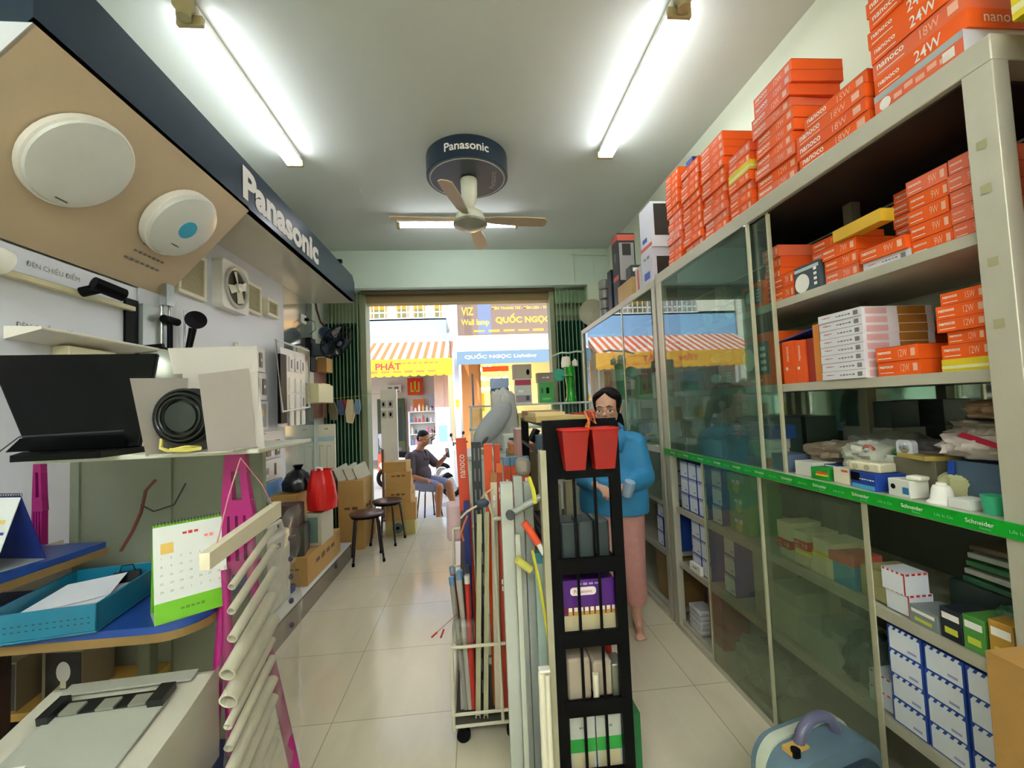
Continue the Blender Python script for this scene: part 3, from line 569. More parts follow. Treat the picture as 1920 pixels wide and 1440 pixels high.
sl_ = frame((1, 0, 0), (0, .38, .055), (0, -.02, .2315)); MB().box(-.125, .135, -.15, .08, -.004, .002, M('printer_tray', '#aeb0a2', .4), sl_).build('output_tray', t, bev=.001)
MB().box(-.13, .13, .07, .115, -.0, .006, PRD, sl_).box(-.135, -.11, .05, .12, 0, .02, PRD, sl_).box(.1, .135, .06, .12, 0, .02, PRD, sl_).build('paper_slot', t)
for x_ in (-.08, .0, .073): MB().box(x_ - .02, x_ + .02, .066, .1, .006, .012, M('roller_grey', '#8b8b7c', .5), sl_).build('roller', t)
MB().box(-.155, .16, .14, .18, .0, .006, M('printer_lid', '#a5a698', .35), sl_).build('rear_lid', t, bev=.002)
MB().box(-.1, -.06, -.08, -.065, .002, .004, WHITE, sl_).text('>', sl_ @ T(.11, -.14, .003), PRD, h=.015).rect(F_front(.0, -.2005, .1), .3, .002, M('seam_brown', '#7d7458', .6)).build('sticker', t)
# low shelf things at far left
MB().box(-.3, .25, -.12, .12, 0, .025, M('yellow_pine', '#c39a48', .6, bump=.1)).build('wood_plank', label='yellow pine plank under the small lamp cartons at far left', cat='plank', loc=(-1.47, 1.72, .50))
MB().box(-.52, .2, .0, .04, 0, .5, M('dark_wood_leg')).build('low_stand', label='dark wooden stand carrying the yellow pine plank', cat='stand', loc=(-1.5, 1.72, 0))
def lampcarton(loc, rz, label):
    t = thing('lamp_carton', label, 'carton', loc, rz, 'small lamp cartons on the pine plank'); m = MB().box(-.07, .07, -.06, .06, 0, .16, M('tan_lamp_carton', '#8f8268', .6)); m.rect(F_front(.005, -.0605, .08), .125, .15, M('photo_dark')); m.disc(F_front(.005, -.061, .09), .025, WHITE, ry=.035).rect(F_front(.005, -.0612, .05), .02, .03, CREAM); m.build('carton_body', t)
lampcarton((-1.63, 1.66, .525), 8, 'tan lamp carton printed with a white bulb, at the frame edge'); lampcarton((-1.45, 1.72, .525), -5, 'tan lamp carton half hidden behind the dark table leg')
# bundle of white conduit pipes hung on the rack
PVC = M('pvc_white', '#d9d4bf', .35); t = thing('pipe_bundle', 'white plastic pipes bagged in clear film, hung beside the magenta rack', 'pipes', (-.655, 1.10, 0))
MB().add([(-.012, 0, 1.11), (-.012, 0, 1.15), (-.012, .38, 1.19), (-.012, .38, 1.14), (.012, 0, 1.11), (.012, 0, 1.15), (.012, .38, 1.19), (.012, .38, 1.14)], [(0, 1, 2, 3), (7, 6, 5, 4), (1, 5, 6, 2), (0, 3, 7, 4), (2, 6, 7, 3), (0, 4, 5, 1)], M('header_card', '#ddd3b8', .5)).build('header_card', t)
zs = [(1.022, .010), (.963, .011), (.888, .013), (.815, .020), (.742, .023), (.685, .011), (.625, .012), (.565, .016), (.505, .016), (.44, .016), (.375, .017)]
for k, (z_, r_) in enumerate(zs):
    y0 = .10 + (.02 if k < 3 else 0) - .01 * (k % 2); m = MB()
    m.lathe([(r_ * .8, .005), (r_ * .8, 0), (r_, 0), (r_, .26), (r_ * .8, .26), (r_ * .8, .005)], PVC, T(.004 * (k % 2) - .004, y0, z_) @ Rx(-90) @ Rx(20), n=18).build('pipe', t)
for k, z_ in enumerate((1.02, .95, .89, .81, .73)): MB().ell((.01, .45, z_ + .03), (.008, .01, .010), M('dark_blue_cap', '#222850', .4), nu=10, nv=6).build('end_cap', t)
bg_ = MB(); vs = []; fs = []
random.seed(3)
NU, NV = 12, 26
for j in range(NV + 1):
    for i in range(NU + 1):
        u, v_ = i / NU, j / NV; y_ = .02 + .44 * u + .02 * math.sin(v_ * 19); z_ = 1.11 - .86 * v_ + .06 * u
        vs.append((.034 + .016 * 1.3 * mnoise.noise(Vector((u * 6, v_ * 18, 1.7))), y_, z_))
fs = [(j * (NU + 1) + i, j * (NU + 1) + i + 1, (j + 1) * (NU + 1) + i + 1, (j + 1) * (NU + 1) + i) for j in range(NV) for i in range(NU)]
bg_.add(vs, fs, CLEARBAG, None, True); o = bg_.build('film_bag', t)
MB().tube([(0, .03, 1.12), (-.02, .14, 1.26), (-.03, .22, 1.352)], .002, M('pink_string'), n=5).tube([(0, .36, 1.17), (-.01, .3, 1.26), (-.03, .22, 1.352)], .0015, M('pink_string'), n=5).build('hanging_string', t)
# ================================================================ left side on the plinth and floor
def blob(name, c, r, mat, label, cat, seed=0, amp=.18, fr=2.2, sq=1., group=None, extra=None):
    o = Vector((seed * 3.1, seed * 1.7, 0))
    def fn(d):
        n = mnoise.noise(d * fr + o) + .5 * mnoise.noise(d * fr * 2.7 + o); k = 1 + amp * n
        mxd = max(abs(d.x), abs(d.y), abs(d.z)); return k * (1 + sq * .35 * (1 / max(mxd, .6) - 1)) if sq else k
    m = MB().ell((0, 0, r[2] * .86), r, mat, nu=36, nv=22, fn=fn)
    for q in m.v:
        if q.z < 0: q.z = 0.
    if extra: extra(m)
    return m.build(name, label=label, cat=cat, group=group, loc=(c[0], c[1], c[2]))
def carton(loc, dim, label, rz=0, mat=CARD, txt=None, name='cardboard_box', cat='box', group=None, tape=True, side='f', extra=None):
    w, d, h = dim; t = thing(name, label, cat, loc, rz, group); m = MB().box(-w / 2, w / 2, -d / 2, d / 2, 0, h, mat)
    if txt: m.text(txt, F_front(0, -d / 2, h * .6), M('brown_print'), w=w * .6); m.text(txt, F_right(w / 2, 0, h * .6), M('brown_print'), w=d * .6)
    if extra: extra(m, w, d, h)
    m.build('carton_body', t, bev=.002)
    if tape: MB().box(-.025, .025, -d / 2 - .0008, d / 2 + .0008, h * .8, h + .0008, M('packing_tape', '#b59a62', .3)).build('tape', t)
    return t
t = thing('water_heater', 'white upright appliance with a carrying handle on the plinth', 'appliance', (-1.49, 3.12, .165), 0)
MB().box(-.13, .13, -.2, .16, 0, .50, M('appliance_cream')).build('body', t, bev=.03, bseg=3)
MB().tube([(.09, -.12, .5), (.09, -.11, .55), (.09, .08, .56), (.09, .11, .5)], .014, M('appliance_cream'), n=8).build('handle', t); MB().rect(F_right(.131, -.06, .42), .1, .03, PRINTB).rect(F_right(.1315, -.085, .42), .03, .018, WHITE).rect(F_right(.1315, -.045, .42), .03, .018, WHITE).build('badge', t)
carton((-1.58, 3.02, .67), (.18, .22, .12), 'pale grey box lying on the white upright appliance', mat=M('pale_grey_box', '#bdbbb0', .5), tape=False)
t = thing('framed_panel_light', 'white square panel with a dark red edge leaning on the wall', 'lamp', (-1.60, 2.72, .60), rot=(0, -12, 10))
MB().box(-.01, .02, -.18, .18, .0, .34, M('dark_red_frame', '#6d1f28', .4)).build('frame', t, bev=.004); MB().box(.018, .024, -.15, .15, .03, .31, WHITE).build('panel', t)
MB().box(-.15, .16, -.25, .25, 0, .434, M('appliance_cream')).build('white_crate', label='cream box holding up the dark red framed panel', cat='box', loc=(-1.60, 2.72, .165), bev=.01)
carton((-1.45, 3.84, .165), (.28, .80, .215), 'long low brown carton lying on the plinth under the dark carton', txt='QUẠT TRẦN')
def dk(m, w, d, h): m.text('LED 50W', F_front(0, -d / 2, h * .75), M('faded_print', '#8d8878', .6), w=w * .5); m.disc(F_front(0, -d / 2, h * .4), .05, M('photo_dark'))
carton((-1.47, 3.56, .38), (.22, .2, .22), 'dark grey photo-printed carton on the long brown carton', mat=M('dark_printed_card', '#4a483c', .35), tape=False, extra=dk, rz=10)
carton((-1.37, 3.87, .38), (.14, .3, .26), 'white and grey carton on the long brown carton under the red bag', mat=M('light_card', '#c8c2a8', .5), tape=False, extra=lambda m, w, d, h: m.rect(F_front(0.0, -d / 2, h / 2), w * .6, h * .8, M('photo_teal', '#6f8a80', .4)))
carton((-1.48, 3.56, .60), (.16, .15, .17), 'dark brown carton standing on the dark grey printed carton', mat=M('dark_brown_card', '#4c3226', .6), tape=False)
RB = M('red_bag_film', '#e0211c', .3, bump=.4, scale=20)
t = thing('shopping_bag', 'bright red plastic shopping bag on the white and grey carton', 'bag', (-1.33, 3.84, .64), 0)
m = MB()
prof = [(.06, .0), (.115, .02), (.125, .10), (.118, .2), (.10, .29), (.085, .33), (.088, .35)]
def bagmesh(prof, mat, seed, n=40):
    m = MB(); vs = []
    for (r_, z_) in prof:
        for i in range(n):
            a = 2 * PI * i / n; k = 1 + .10 * mnoise.noise(Vector((math.cos(a) * 2.4, math.sin(a) * 2.4, z_ * 9 + seed))) + .05 * math.sin(7 * a + z_ * 12)
            vs.append((r_ * math.cos(a) * k * .95, r_ * math.sin(a) * k * .9, z_))
    fs = [(j * n + i, j * n + (i + 1) % n, (j + 1) * n + (i + 1) % n, (j + 1) * n + i) for j in range(len(prof) - 1) for i in range(n)]
    return m.add(vs, fs, mat, None, True).add(vs[:n], [tuple(range(n - 1, -1, -1))], mat)
bagmesh(prof, RB, 2).build('bag_body', t); MB().tube([(-.05, 0, .34), (-.04, 0, .37), (-.0, 0, .36), (.0, 0, .33)], .012, WHITE, n=6).build('knot', t)
BB = M('black_bag_film', '#101214', .25, bump=.4, scale=20); GB = M('green_bag_film', '#1c5a34', .3, bump=.4, scale=20)
t = thing('shopping_bag', 'shiny black plastic bag slumped behind the red bag', 'bag', (-1.56, 3.92, .80)); bagmesh([(.06, 0), (.12, .02), (.13, .08), (.09, .16), (.03, .2), (.05, .23)], BB, 5).build('bag_body', t)
carton((-1.62, 3.92, .38), (.2, .3, .42), 'brown carton hidden under the shiny black plastic bag', tape=False)
t = thing('shopping_bag', 'dark green bag on the wall side of the dark brown carton', 'bag', (-1.66, 3.4, .72)); bagmesh([(.05, 0), (.1, .02), (.11, .08), (.07, .14), (.03, .17)], GB, 8).build('bag_body', t)
carton((-1.66, 3.4, .165), (.2, .3, .555), 'pale green carton standing under the dark green bag', mat=M('pale_green_card', '#8a9a78', .6), tape=False)
MB().box(-.04, .04, -.03, .03, 0, .05, M('blue_pack', '#2f4f9a', .4)).build('small_pack', label='tiny dark blue pack on the plinth by the white appliance', cat='pack', loc=(-1.42, 3.36, .165))
# tall carton with packs in it, on the floor
carton((-1.36, 4.98, 0), (.27, .40, .73), 'tall brown carton on the floor topped with white packs', rz=0, txt='HÀNG', tape=False)
for k in range(3):
    t = MB().box(-.08, .08, -.02, .02, 0, .16, M('pack_cream', '#dcd8c4', .5)).box(-.081, -.078, -.021, .021, .0, .16, M('pack_dark', '#5a4e4a', .5)).build('white_pack', label='cream pack stood tilted in the tall carton, %s from the wall' % ('nearest', 'middle', 'farthest')[k], cat='pack', group='cream packs on the tall carton', loc=(-1.44 + .085 * k, 4.87 + .05 * k, .735), rot=(0, -22, 38), bev=.003)
# stools
WOODD = M('dark_stool_wood', '#5a3c30', .3, var=.1)
def make_stool(label):
    t = thing('round_stool', label, 'stool', group='dark round stools')
    MB().lathe([(.0, .445), (.155, .445), (.165, .452), (.165, .462), (.155, .468), (0, .47)], WOODD, n=36).build('seat', t); MB().lathe([(.14, .425), (.15, .425), (.15, .446), (.14, .446), (.14, .425)], BLACK, n=32).build('seat_ring', t)
    for k in range(4):
        a = R(45 + 90 * k); ca, sa = math.cos(a), math.sin(a)
        MB().tube([(.10 * ca, .10 * sa, .435), (.135 * ca, .135 * sa, .425), (.15 * ca, .15 * sa, .39), (.20 * ca, .20 * sa, .01)], .011, M('stool_leg_dark', '#2a2220', .3), n=10).lathe([(.014, 0), (.014, .03)], BLACK, T(.20 * ca, .20 * sa, 0), n=10).build('leg', t)
    return t
s0 = make_stool('dark round stool nearest the camera, in front of the tall carton'); s0.location = (-1.115, 4.45, 0); s0.rotation_euler[2] = R(18)
dup(s0, (-1.02, 4.99, 0), -12, 'dark round stool farther off, beside the stack of cartons')
# stack of cartons by the door
zz = 0
t = thing('fan_carton', 'glossy pale carton with a fan photo, lowest of the stack by the door', 'box', (-.93, 5.36, 0), 3, 'stack of cartons by the door')
MB().box(-.17, .17, -.15, .15, 0, .17, M('yellow_green_card', '#b7a860', .5)).disc(F_front(-.03, -.151, .085), .06, M('fan_photo_blue', '#56666e', .4)).disc(F_front(-.03, -.1515, .085), .02, BLACK).build('carton_body', t, bev=.002); zz = .17
for k, (w_, d_, h_, dx, rz_) in enumerate(((.34, .30, .205, .01, 4), (.30, .28, .165, -.005, -3), (.29, .28, .085, -.01, 2), (.29, .27, .11, -.015, 5), (.27, .25, .12, -.035, -4))):
    carton((-.93 + dx, 5.36, zz), (w_, d_, h_), 'brown carton, %s of the stack by the door' % ('second from the bottom', 'third from the bottom', 'fourth from the bottom', 'second from the top', 'topmost')[k], rz=rz_, txt='FRAGILE' if k in (1, 3) else None, group='stack of cartons by the door'); zz += h_
MB().box(-.11, .11, -.2, .2, 0, .2, CARD).build('carton', label='brown carton on the floor between the tall carton and the gate', cat='box', loc=(-1.36, 5.33, 0))
# sample stand at the door
t = thing('sample_stand', 'tall cream sample stand with dark switches in the doorway', 'display stand', (-1.16, 5.98, 0), -6)
MB().box(-.115, .105, -.02, .02, .25, 1.76, M('stand_cream', '#dcd2c2', .4)).box(-.06, .1, -.025, -.02, .3, .75, M('stand_beige', '#b8a588', .5)).build('board', t)
MB().box(-.12, -.09, -.03, .03, 0, .95, M('stand_brown')).box(-.12, .12, -.1, .1, 0, .03, M('stand_brown')).box(.08, .11, -.02, .02, 0, .3, M('stand_brown')).build('foot_frame', t)
for (x_, z_) in ((-.075, 1.56), (.02, 1.56), (-.075, 1.42), (.02, 1.42)): MB().prism(rbox(.07, .1, .006, 2), 0, .006, M('socket_grey', '#b0a69c', .4), F_front(x_, -.021, z_)).disc(F_front(x_, -.0275, z_), .016, BLACK, ry=.028).build('switch_plate', t)
# green folding gates
GATE = M('gate_green', '#1f5748', .45); GATEP = M('gate_pale_green', '#7f9a72', .45)
def gate(x0, x1, label, zt, n, holes):
    t = thing('folding_gate', label, 'gate', ((x0 + x1) / 2, 5.44, 0)); w = x1 - x0
    for k in range(n):
        u = -w / 2 + w * k / n; MB().prism([(u, -.045), (u + w / n * .5, .045), (u + w / n, -.045), (u + w / n, -.041), (u + w / n * .5, .049), (u, -.041)], .02, zt, GATE).build('gate_fold', t)
    b_ = MB()
    for k in range(n + 1): b_.box(-w / 2 + w * k / n - .005, -w / 2 + w * k / n + .005, -.055, -.045, .02, 2.95, GATEP)
    b_.build('lattice_bar', t)
    if holes: MB().box(-w / 2, w / 2, .0, .01, 2.62, 2.66, GATEP).box(-w / 2, w / 2, 0, .01, 2.78, 2.95, GATEP).build('cross_bar', t)
    return t
gate(-1.8, -1.41, 'dark green folding gate pushed open at the left of the doorway', 2.58, 9, False)
gate(1.1, 1.5, 'dark green folding gate pushed open at the right of the doorway', 2.55, 8, True)
# string of small bags on the gate
MB().tube([(-.62, -.2, .05), (-.3, -.14, -.02), (0, -.12, 0), (.28, -.1, .03)], .002, YEL, n=4).build('gate_string', label='thin string tied across the left green gate', cat='string', loc=(-1.32, 5.3, 1.66))
for k, (x_, w_, h_, col, nm) in enumerate(((-1.66, .09, .24, '#7c7350', 'olive mesh glove'), (-1.55, .08, .18, '#4c5478', 'blue-grey cloth'), (-1.50, .09, .16, '#b02a30', 'red-topped cloth'), (-1.44, .10, .28, '#c9b890', 'cream cloth glove'), (-1.36, .07, .18, '#6f8fa0', 'pale blue pouch'))):
    m = MB(); m.prism([(-w_ * .3, 0), (w_ * .3, 0), (w_ * .55, -h_ * .6), (w_ * .3, -h_), (-w_ * .35, -h_ * .95), (-w_ * .5, -h_ * .5)], -.02, .015, M('cloth_' + col[1:], col, .8, bump=.4, scale=30), XZ); m.build('hanging_cloth', label=nm + ' hanging on the string over the left green gate', cat='cloth', loc=(x_, 5.15 - .02 * (k % 2), 1.62), rot=(0, (k * 17) % 14 - 7, 0), bev=.006)
# ================================================================ centre: rack, trolley, counter
t = thing('black_rack', 'tall narrow black metal rack in the middle of the aisle', 'rack', (.385, 1.60, 0), 0)
RX0, RX1, RD = -.105, .135, .82
for (x_, y_) in ((RX0, 0), (RX1, 0), (RX0, RD), (RX1, RD)): MB().box(x_ - .02, x_ + .02, y_ - .012, y_ + .012, .03, 1.40, BLACK).build('post', t)
MB().box(RX0 - .03, RX1 + .012, -.015, .012, 1.19, 1.41, BLACK).build('front_board', t)
LV = [.12, .365, .61, .875, 1.19]
for z_ in LV[:-1]:
    MB().box(RX0, RX1, 0, RD, z_ - .03, z_, BLACK).box(RX0, RX1, -.014, 0, z_ - .035, z_ + .02, BLACK).build('shelf', t)
MB().box(RX0 - .02, RX1, 0.012, RD, 1.385, 1.40, BLACK).build('top_shelf', t)
for k in range(2): MB().box(RX0 + .075 + .08 * k, RX0 + .085 + .08 * k, -.012, -.004, .10, 1.19, BLACK).build('front_bar', t)
for z_ in LV: MB().box(RX0 - .02, RX0 - .012, 0, RD, z_ + .07, z_ + .085, BLACK).build('side_rail', t)
MB().box(RX0 - .045, RX0 - .022, -.02, .03, .03, 1.30, M('rack_cream_strip', '#a9a488', .4)).build('side_strip', t)
# baskets
REDP = M('red_plastic', '#9a100e', .3)
for k in range(2):
    t = thing('red_basket', '%s of the two small red baskets on the black rack front' % ('left', 'right')[k], 'basket', (.35 + .108 * k, 1.526, 1.232), 0, 'red baskets on the black rack')
    b_ = MB(); w0, w1, d0, d1, h_ = .036, .049, .022, .046, .145
    def q4(w, d, z): return [(-w, -d, z), (w, -d, z), (w, d, z), (-w, d, z)]
    vs = q4(w0, d0, 0) + q4(w1, d1, h_) + q4(w1 - .003, d1 - .003, h_) + q4(w0 - .003, d0 - .003, .004)
    b_.add(vs, [(3, 2, 1, 0), (0, 1, 5, 4), (1, 2, 6, 5), (2, 3, 7, 6), (3, 0, 4, 7), (4, 5, 9, 8), (5, 6, 10, 9), (6, 7, 11, 10), (7, 4, 8, 11), (8, 9, 13, 12), (9, 10, 14, 13), (10, 11, 15, 14), (11, 8, 12, 15), (12, 13, 14, 15)], REDP); b_.build('basket_body', t, bev=.003)
    MB().tube([(x, y, h_) for x, y in rbox(w1 * 2 + .006, d1 * 2 + .004, .02)], .004, M('red_rim', '#c81f1c', .3), n=6, closed=True).build('rim', t)
MB().tube([(.0, 0, -.03), (.01, 0, .03), (-.005, .01, .065), (.02, 0, .07), (.03, -.01, .02), (.012, 0, .04), (.0, .01, .01), (.02, 0, -.02)], .005, M('orange_cord', '#d8742a', .6), n=6).build('cord_coil', label='coil of orange cord hanging out of the left red basket', cat='cord', loc=(.40, 1.515, 1.375))
MB().box(-.06, .05, -.09, .06, 0, .008, REDP).box(-.06, .05, .055, .06, 0, .03, REDP).build('red_tray', label='flat red tray on top of the black rack', cat='tray', loc=(.47, 1.75, 1.401)) 
def small_box(name, loc, dim, mat, label, rz=0, group=None, cat='box', extra=None, bev=.0015, rot=None):
    w, d, h = dim; m = MB().box(-w / 2, w / 2, -d / 2, d / 2, 0, h, mat)
    if extra: extra(m, w, d, h)
    return m.build(name, label=label, cat=cat, group=group, loc=loc, rot=rot or (0, 0, rz), bev=bev)
TANB = M('tan_flat_box', '#b39a60', .6)
small_box('flat_box', (.33, 1.80, 1.401), (.20, .30, .022), TANB, 'tan flat box on top of the black rack, upper one beneath the paler box', rz=2)
small_box('flat_box', (.33, 2.15, 1.401), (.16, .25, .04), M('brown_flat_box', '#8d6a3c', .6), 'brown flat box at the far end of the black rack top')
small_box('flat_box', (.30, 1.81, 1.423), (.12, .24, .016), M('pale_tan_box', '#c9b27c', .6), 'pale tan box lying topmost on the near end of the black rack')
def purple(m, w, d, h):
    m.rect(F_front(0, -d / 2, h * .16), w, h * .32, M('box_cream')); m.rect(F_front(-.0, -d / 2 - .0004, h * .42), w, h * .12, M('box_maroon', '#6b1030', .5))
    for k in range(11): m.rect(F_front(-w / 2 + .03 + k * .021, -d / 2 - .001, h * .43), .014, h * .08, PRINTW).rect(F_front(-w / 2 + .03 + k * .021, -d / 2 - .001, h * .35), .016, h * .07, M('box_gold', '#d0a030', .5))
    m.prism(rbox(.1, .03, .012, 3), 0, .001, PRINTW, F_front(-.02, -d / 2, h * .78)).text('Panasonic', F_front(-.02, -d / 2 - .0015, h * .78), PRINTR, w=.07).text('LED LIGHT', F_front(0, -d / 2, h * .92), M('lilac_print', '#b79ad0', .5), w=.09)
small_box('lamp_carton', (.405, 1.74, .61), (.205, .22, .19), M('purple_card', '#52167c', .4), 'purple and cream carton on the middle shelf of the black rack', extra=purple)
small_box('white_carton', (.45, 2.1, .61), (.12, .25, .17), M('slate_box', '#28404c', .5), 'slate blue carton behind the purple carton on the black rack')
small_box('folded_paper', (.352, 1.72, .365), (.09, .2, .15), M('beige_wrap'), 'beige wrapped pack on the black rack shelf below the purple carton', bev=.01)
small_box('folded_paper', (.445, 1.73, .365), (.075, .2, .13), M('beige_wrap'), 'second beige wrapped pack, right of the first, below the purple carton', bev=.01)
small_box('red_pack', (.495, 1.80, .365), (.05, .1, .20), REDC, 'dark red pack standing behind the silver tin on the black rack')
small_box('silver_tin', (.50, 1.66, .365), (.045, .08, .12), M('tin_grey', '#8d8f7c', .25, .6), 'silver tin at the right front of the black rack shelf', bev=.006)
MB().cyl((0, 0, 0), (0, 0, .09), .012, CREAM).build('white_rod', label='short white rod standing before the beige packs', cat='rod', loc=(.415, 1.625, .42 - .055))
def greenb(m, w, d, h): m.rect(F_front(0, -d / 2, h * .45), w, h * .25, GREENC).rect(F_front(0, -d / 2 - .0004, h * .16), w * .8, h * .3, M('box_cream')).text('LED', F_front(-.0, -d / 2 - .0004, h * .78), PRINTG, w=w * .3)
for k, x_ in enumerate((.355, .455)):
    small_box('lamp_carton', (x_, 1.72, .12), (.095, .2, .19), M('silver_white_card', '#bdbfb4', .4), '%s of the two white and green cartons at the foot of the black rack' % ('left', 'right')[k], extra=greenb, group='white and green cartons on the black rack')
small_box('lamp_carton', (.56, 1.70, .03), (.035, .16, .27), M('dark_green_card', '#1f6a34', .5), 'narrow green carton poking out at the right foot of the black rack')
MB().box(-.018, .018, -.08, .08, 0, .0301, BLACK).build('foot_block', label='black block under the narrow green carton', cat='block', loc=(.56, 1.70, 0))
for k, (x_, w_) in enumerate(((.34, .06), (.41, .06), (.475, .055))): small_box('grey_pack', (x_, 1.70, .875), (w_, .12, .14), M('slate_pack', '#3a4444', .4), '%s slate grey pack on the upper shelf of the black rack' % ('left', 'middle', 'right')[k], group='slate grey packs on the black rack', bev=.008)
small_box('fitting', (.40, 1.85, .875), (.05, .05, .26), M('tarnish_grey'), 'upright beige metal fitting on the upper shelf of the black rack')
small_box('fitting', (.33, 1.85, .875), (.05, .05, .25), M('tarnish_grey'), 'second upright beige fitting, left one on the black rack shelf')
# wall-side stuff hanging at the left of the black rack
YT = M('yellow_black_tape', '#c9c13a', .4)
t = thing('tape_roll', 'yellow and black barrier tape hanging down beside the black rack', 'tape', (.195, 1.61, 0))
MB().tube([(.0, 0, .93), (.02, 0, .82), (.035, -.01, .7), (.045, 0, .6), (.05, 0, .45), (.05, 0, .33)], .006, YT, n=6).tube([(.0, .01, 1.20), (.015, .01, 1.15), (.02, .01, 1.10)], .008, YT, n=6).build('tape_strip', t)
MB().cyl((-.06, -.01, .905), (-.01, 0, .86), .015, M('yellow_plastic', '#c8c25c', .4)).build('roll', t)
t = thing('cleaning_tool', 'orange and grey hand tool hanging beside the tubes on the rack', 'tool', (.20, 1.63, 1.0)); MB().cyl((-.03, 0, .03), (.02, -.01, -.05), .014, M('orange_plastic', '#e0502a', .35)).build('grip', t); MB().cyl((.02, -.01, -.05), (.04, -.01, -.09), .01, WHITE).build('tip', t)
MB().cyl((-.05, 0, 0), (.07, -.01, .06), .014, M('caliper_grey', '#8c8f88', .3, .4)).cyl((-.05, 0, 0), (-.05, -.02, 0), .018, DARK).build('caliper', label='grey metal bar tool hanging across the long tubes', cat='tool', loc=(.17, 1.64, 1.06))
# white wire trolley with tubes
WIRE = M('white_wire', '#d3ceb4', .4); t = thing('wire_trolley', 'white wire trolley on castors holding long tubes', 'trolley', (-.01, 1.95, 0))
A = (-.13, .175, .0, .42)
for (x_, y_) in ((A[0], 0), (A[1], 0), (A[0], A[3]), (A[1], A[3])): MB().cyl((x_, y_, .07), (x_, y_, .425 if y_ == 0 else .82), .008, WIRE, n=8).build('post', t)
for z_ in (.085, .135, .42):
    MB().tube([(A[0], 0, z_), (A[1], 0, z_), (A[1], A[3], z_), (A[0], A[3], z_)], .0075, WIRE, n=8, closed=True).build('frame_rail', t)
MB().cyl((.085, 0, .085), (.075, 0, .98), .007, WIRE, n=8).cyl((.075, 0, .98), (.045, 0, 1.08), .007, WIRE, n=8).cyl((.075, 0, .965), (.16, 0, .97), .009, WIRE, n=8).build('upright_bar', t)
MB().tube([(A[0], A[3], .82), (A[1], A[3], .82)], .0075, WIRE, n=8).tube([(A[0], A[3], .62), (A[1], A[3], .62)], .0075, WIRE, n=8).build('back_rail', t)
MB().box(A[0], A[1], 0.005, A[3], .075, .083, M('trolley_floor', '#4c4a3c', .6)).build('floor_panel', t)
for (x_, y_) in ((-.09, .03), (.13, .03), (-.09, .38), (.13, .38)): MB().cyl((x_, y_ - .012, .03), (x_, y_ + .012, .03), .03, BLACK, n=18).box(x_ - .008, x_ + .008, y_ - .015, y_ + .015, .03, .072, BLACK).build('castor', t)
def tubebox(x, y, z0, z1, w, col, label, lean=(0, 0), name='tube_carton', txt=None, tcol=None, cap=None, stripes=None, group=None, d=None):
    d = d or w; L = z1 - z0; m = MB().box(-w / 2, w / 2, -d / 2, d / 2, 0, L, M('tube_card_' + col[1:], col, .5, var=.08))
    if txt: m.text(txt, F_front(0, -d / 2, L * .88) @ Rz(90), tcol or PRINTW, w=w * 2.2, h=w * .45); m.text(txt, F_front(0, -d / 2, L * .5) @ Rz(90), tcol or PRINTW, w=w * 2.2, h=w * .45)
    if cap: m.box(-w / 2 - .001, w / 2 + .001, -d / 2 - .001, d / 2 + .001, L - .04, L + .001, M('tube_cap_' + cap[1:], cap, .5))
    if stripes:
        for k in range(int(L / .1)): m.rect(F_front(-w * .2, -d / 2, L - .06 - .1 * k), .006, .06, PRINTG).rect(F_front(w * .25, -d / 2, L - .06 - .1 * k), .006, .06, PRINTG)
    return m.build(name, label=label, cat='lamp carton', group=group, loc=(x, y, z0), rot=(lean[0], lean[1], 0), bev=.001)
tubebox(-.045, 2.32, .09, 1.31, .055, '#d84a26', 'orange-red tube carton with white lettering, far left in the trolley', (0, -1.6), txt='nanoco')
tubebox(.0, 2.14, .09, 1.30, .048, '#22262c', 'black tube carton with grey slots beside the orange-red one', (0, 0), stripes=True)
tubebox(.057, 2.10, .09, 1.29, .04, '#e2501e', 'plain bright orange tube carton, right of the black one', (0, 0)); tubebox(.103, 2.16, .09, 1.28, .03, '#de4a1c', 'narrow orange tube carton touching the bright orange one', (0, 0))
tubebox(.058, 2.02, .09, 1.16, .03, '#d8c9b0', 'white and purple tube carton with a brown top', (0, 1), cap='#a9713a', txt='LED'); tubebox(.095, 2.03, .09, 1.20, .028, '#c2462a', 'slim red tube carton behind the trolley upright', (0, .5), cap='#d8682e', txt='LED')
tubebox(-.108, 2.3, .09, .93, .03, '#55484c', 'dark grey-brown short tube carton at the trolley left', (0, 2)); tubebox(-.06, 2.235, .09, .99, .03, '#1e2f78', 'deep blue short tube carton in the trolley', (0, 0))
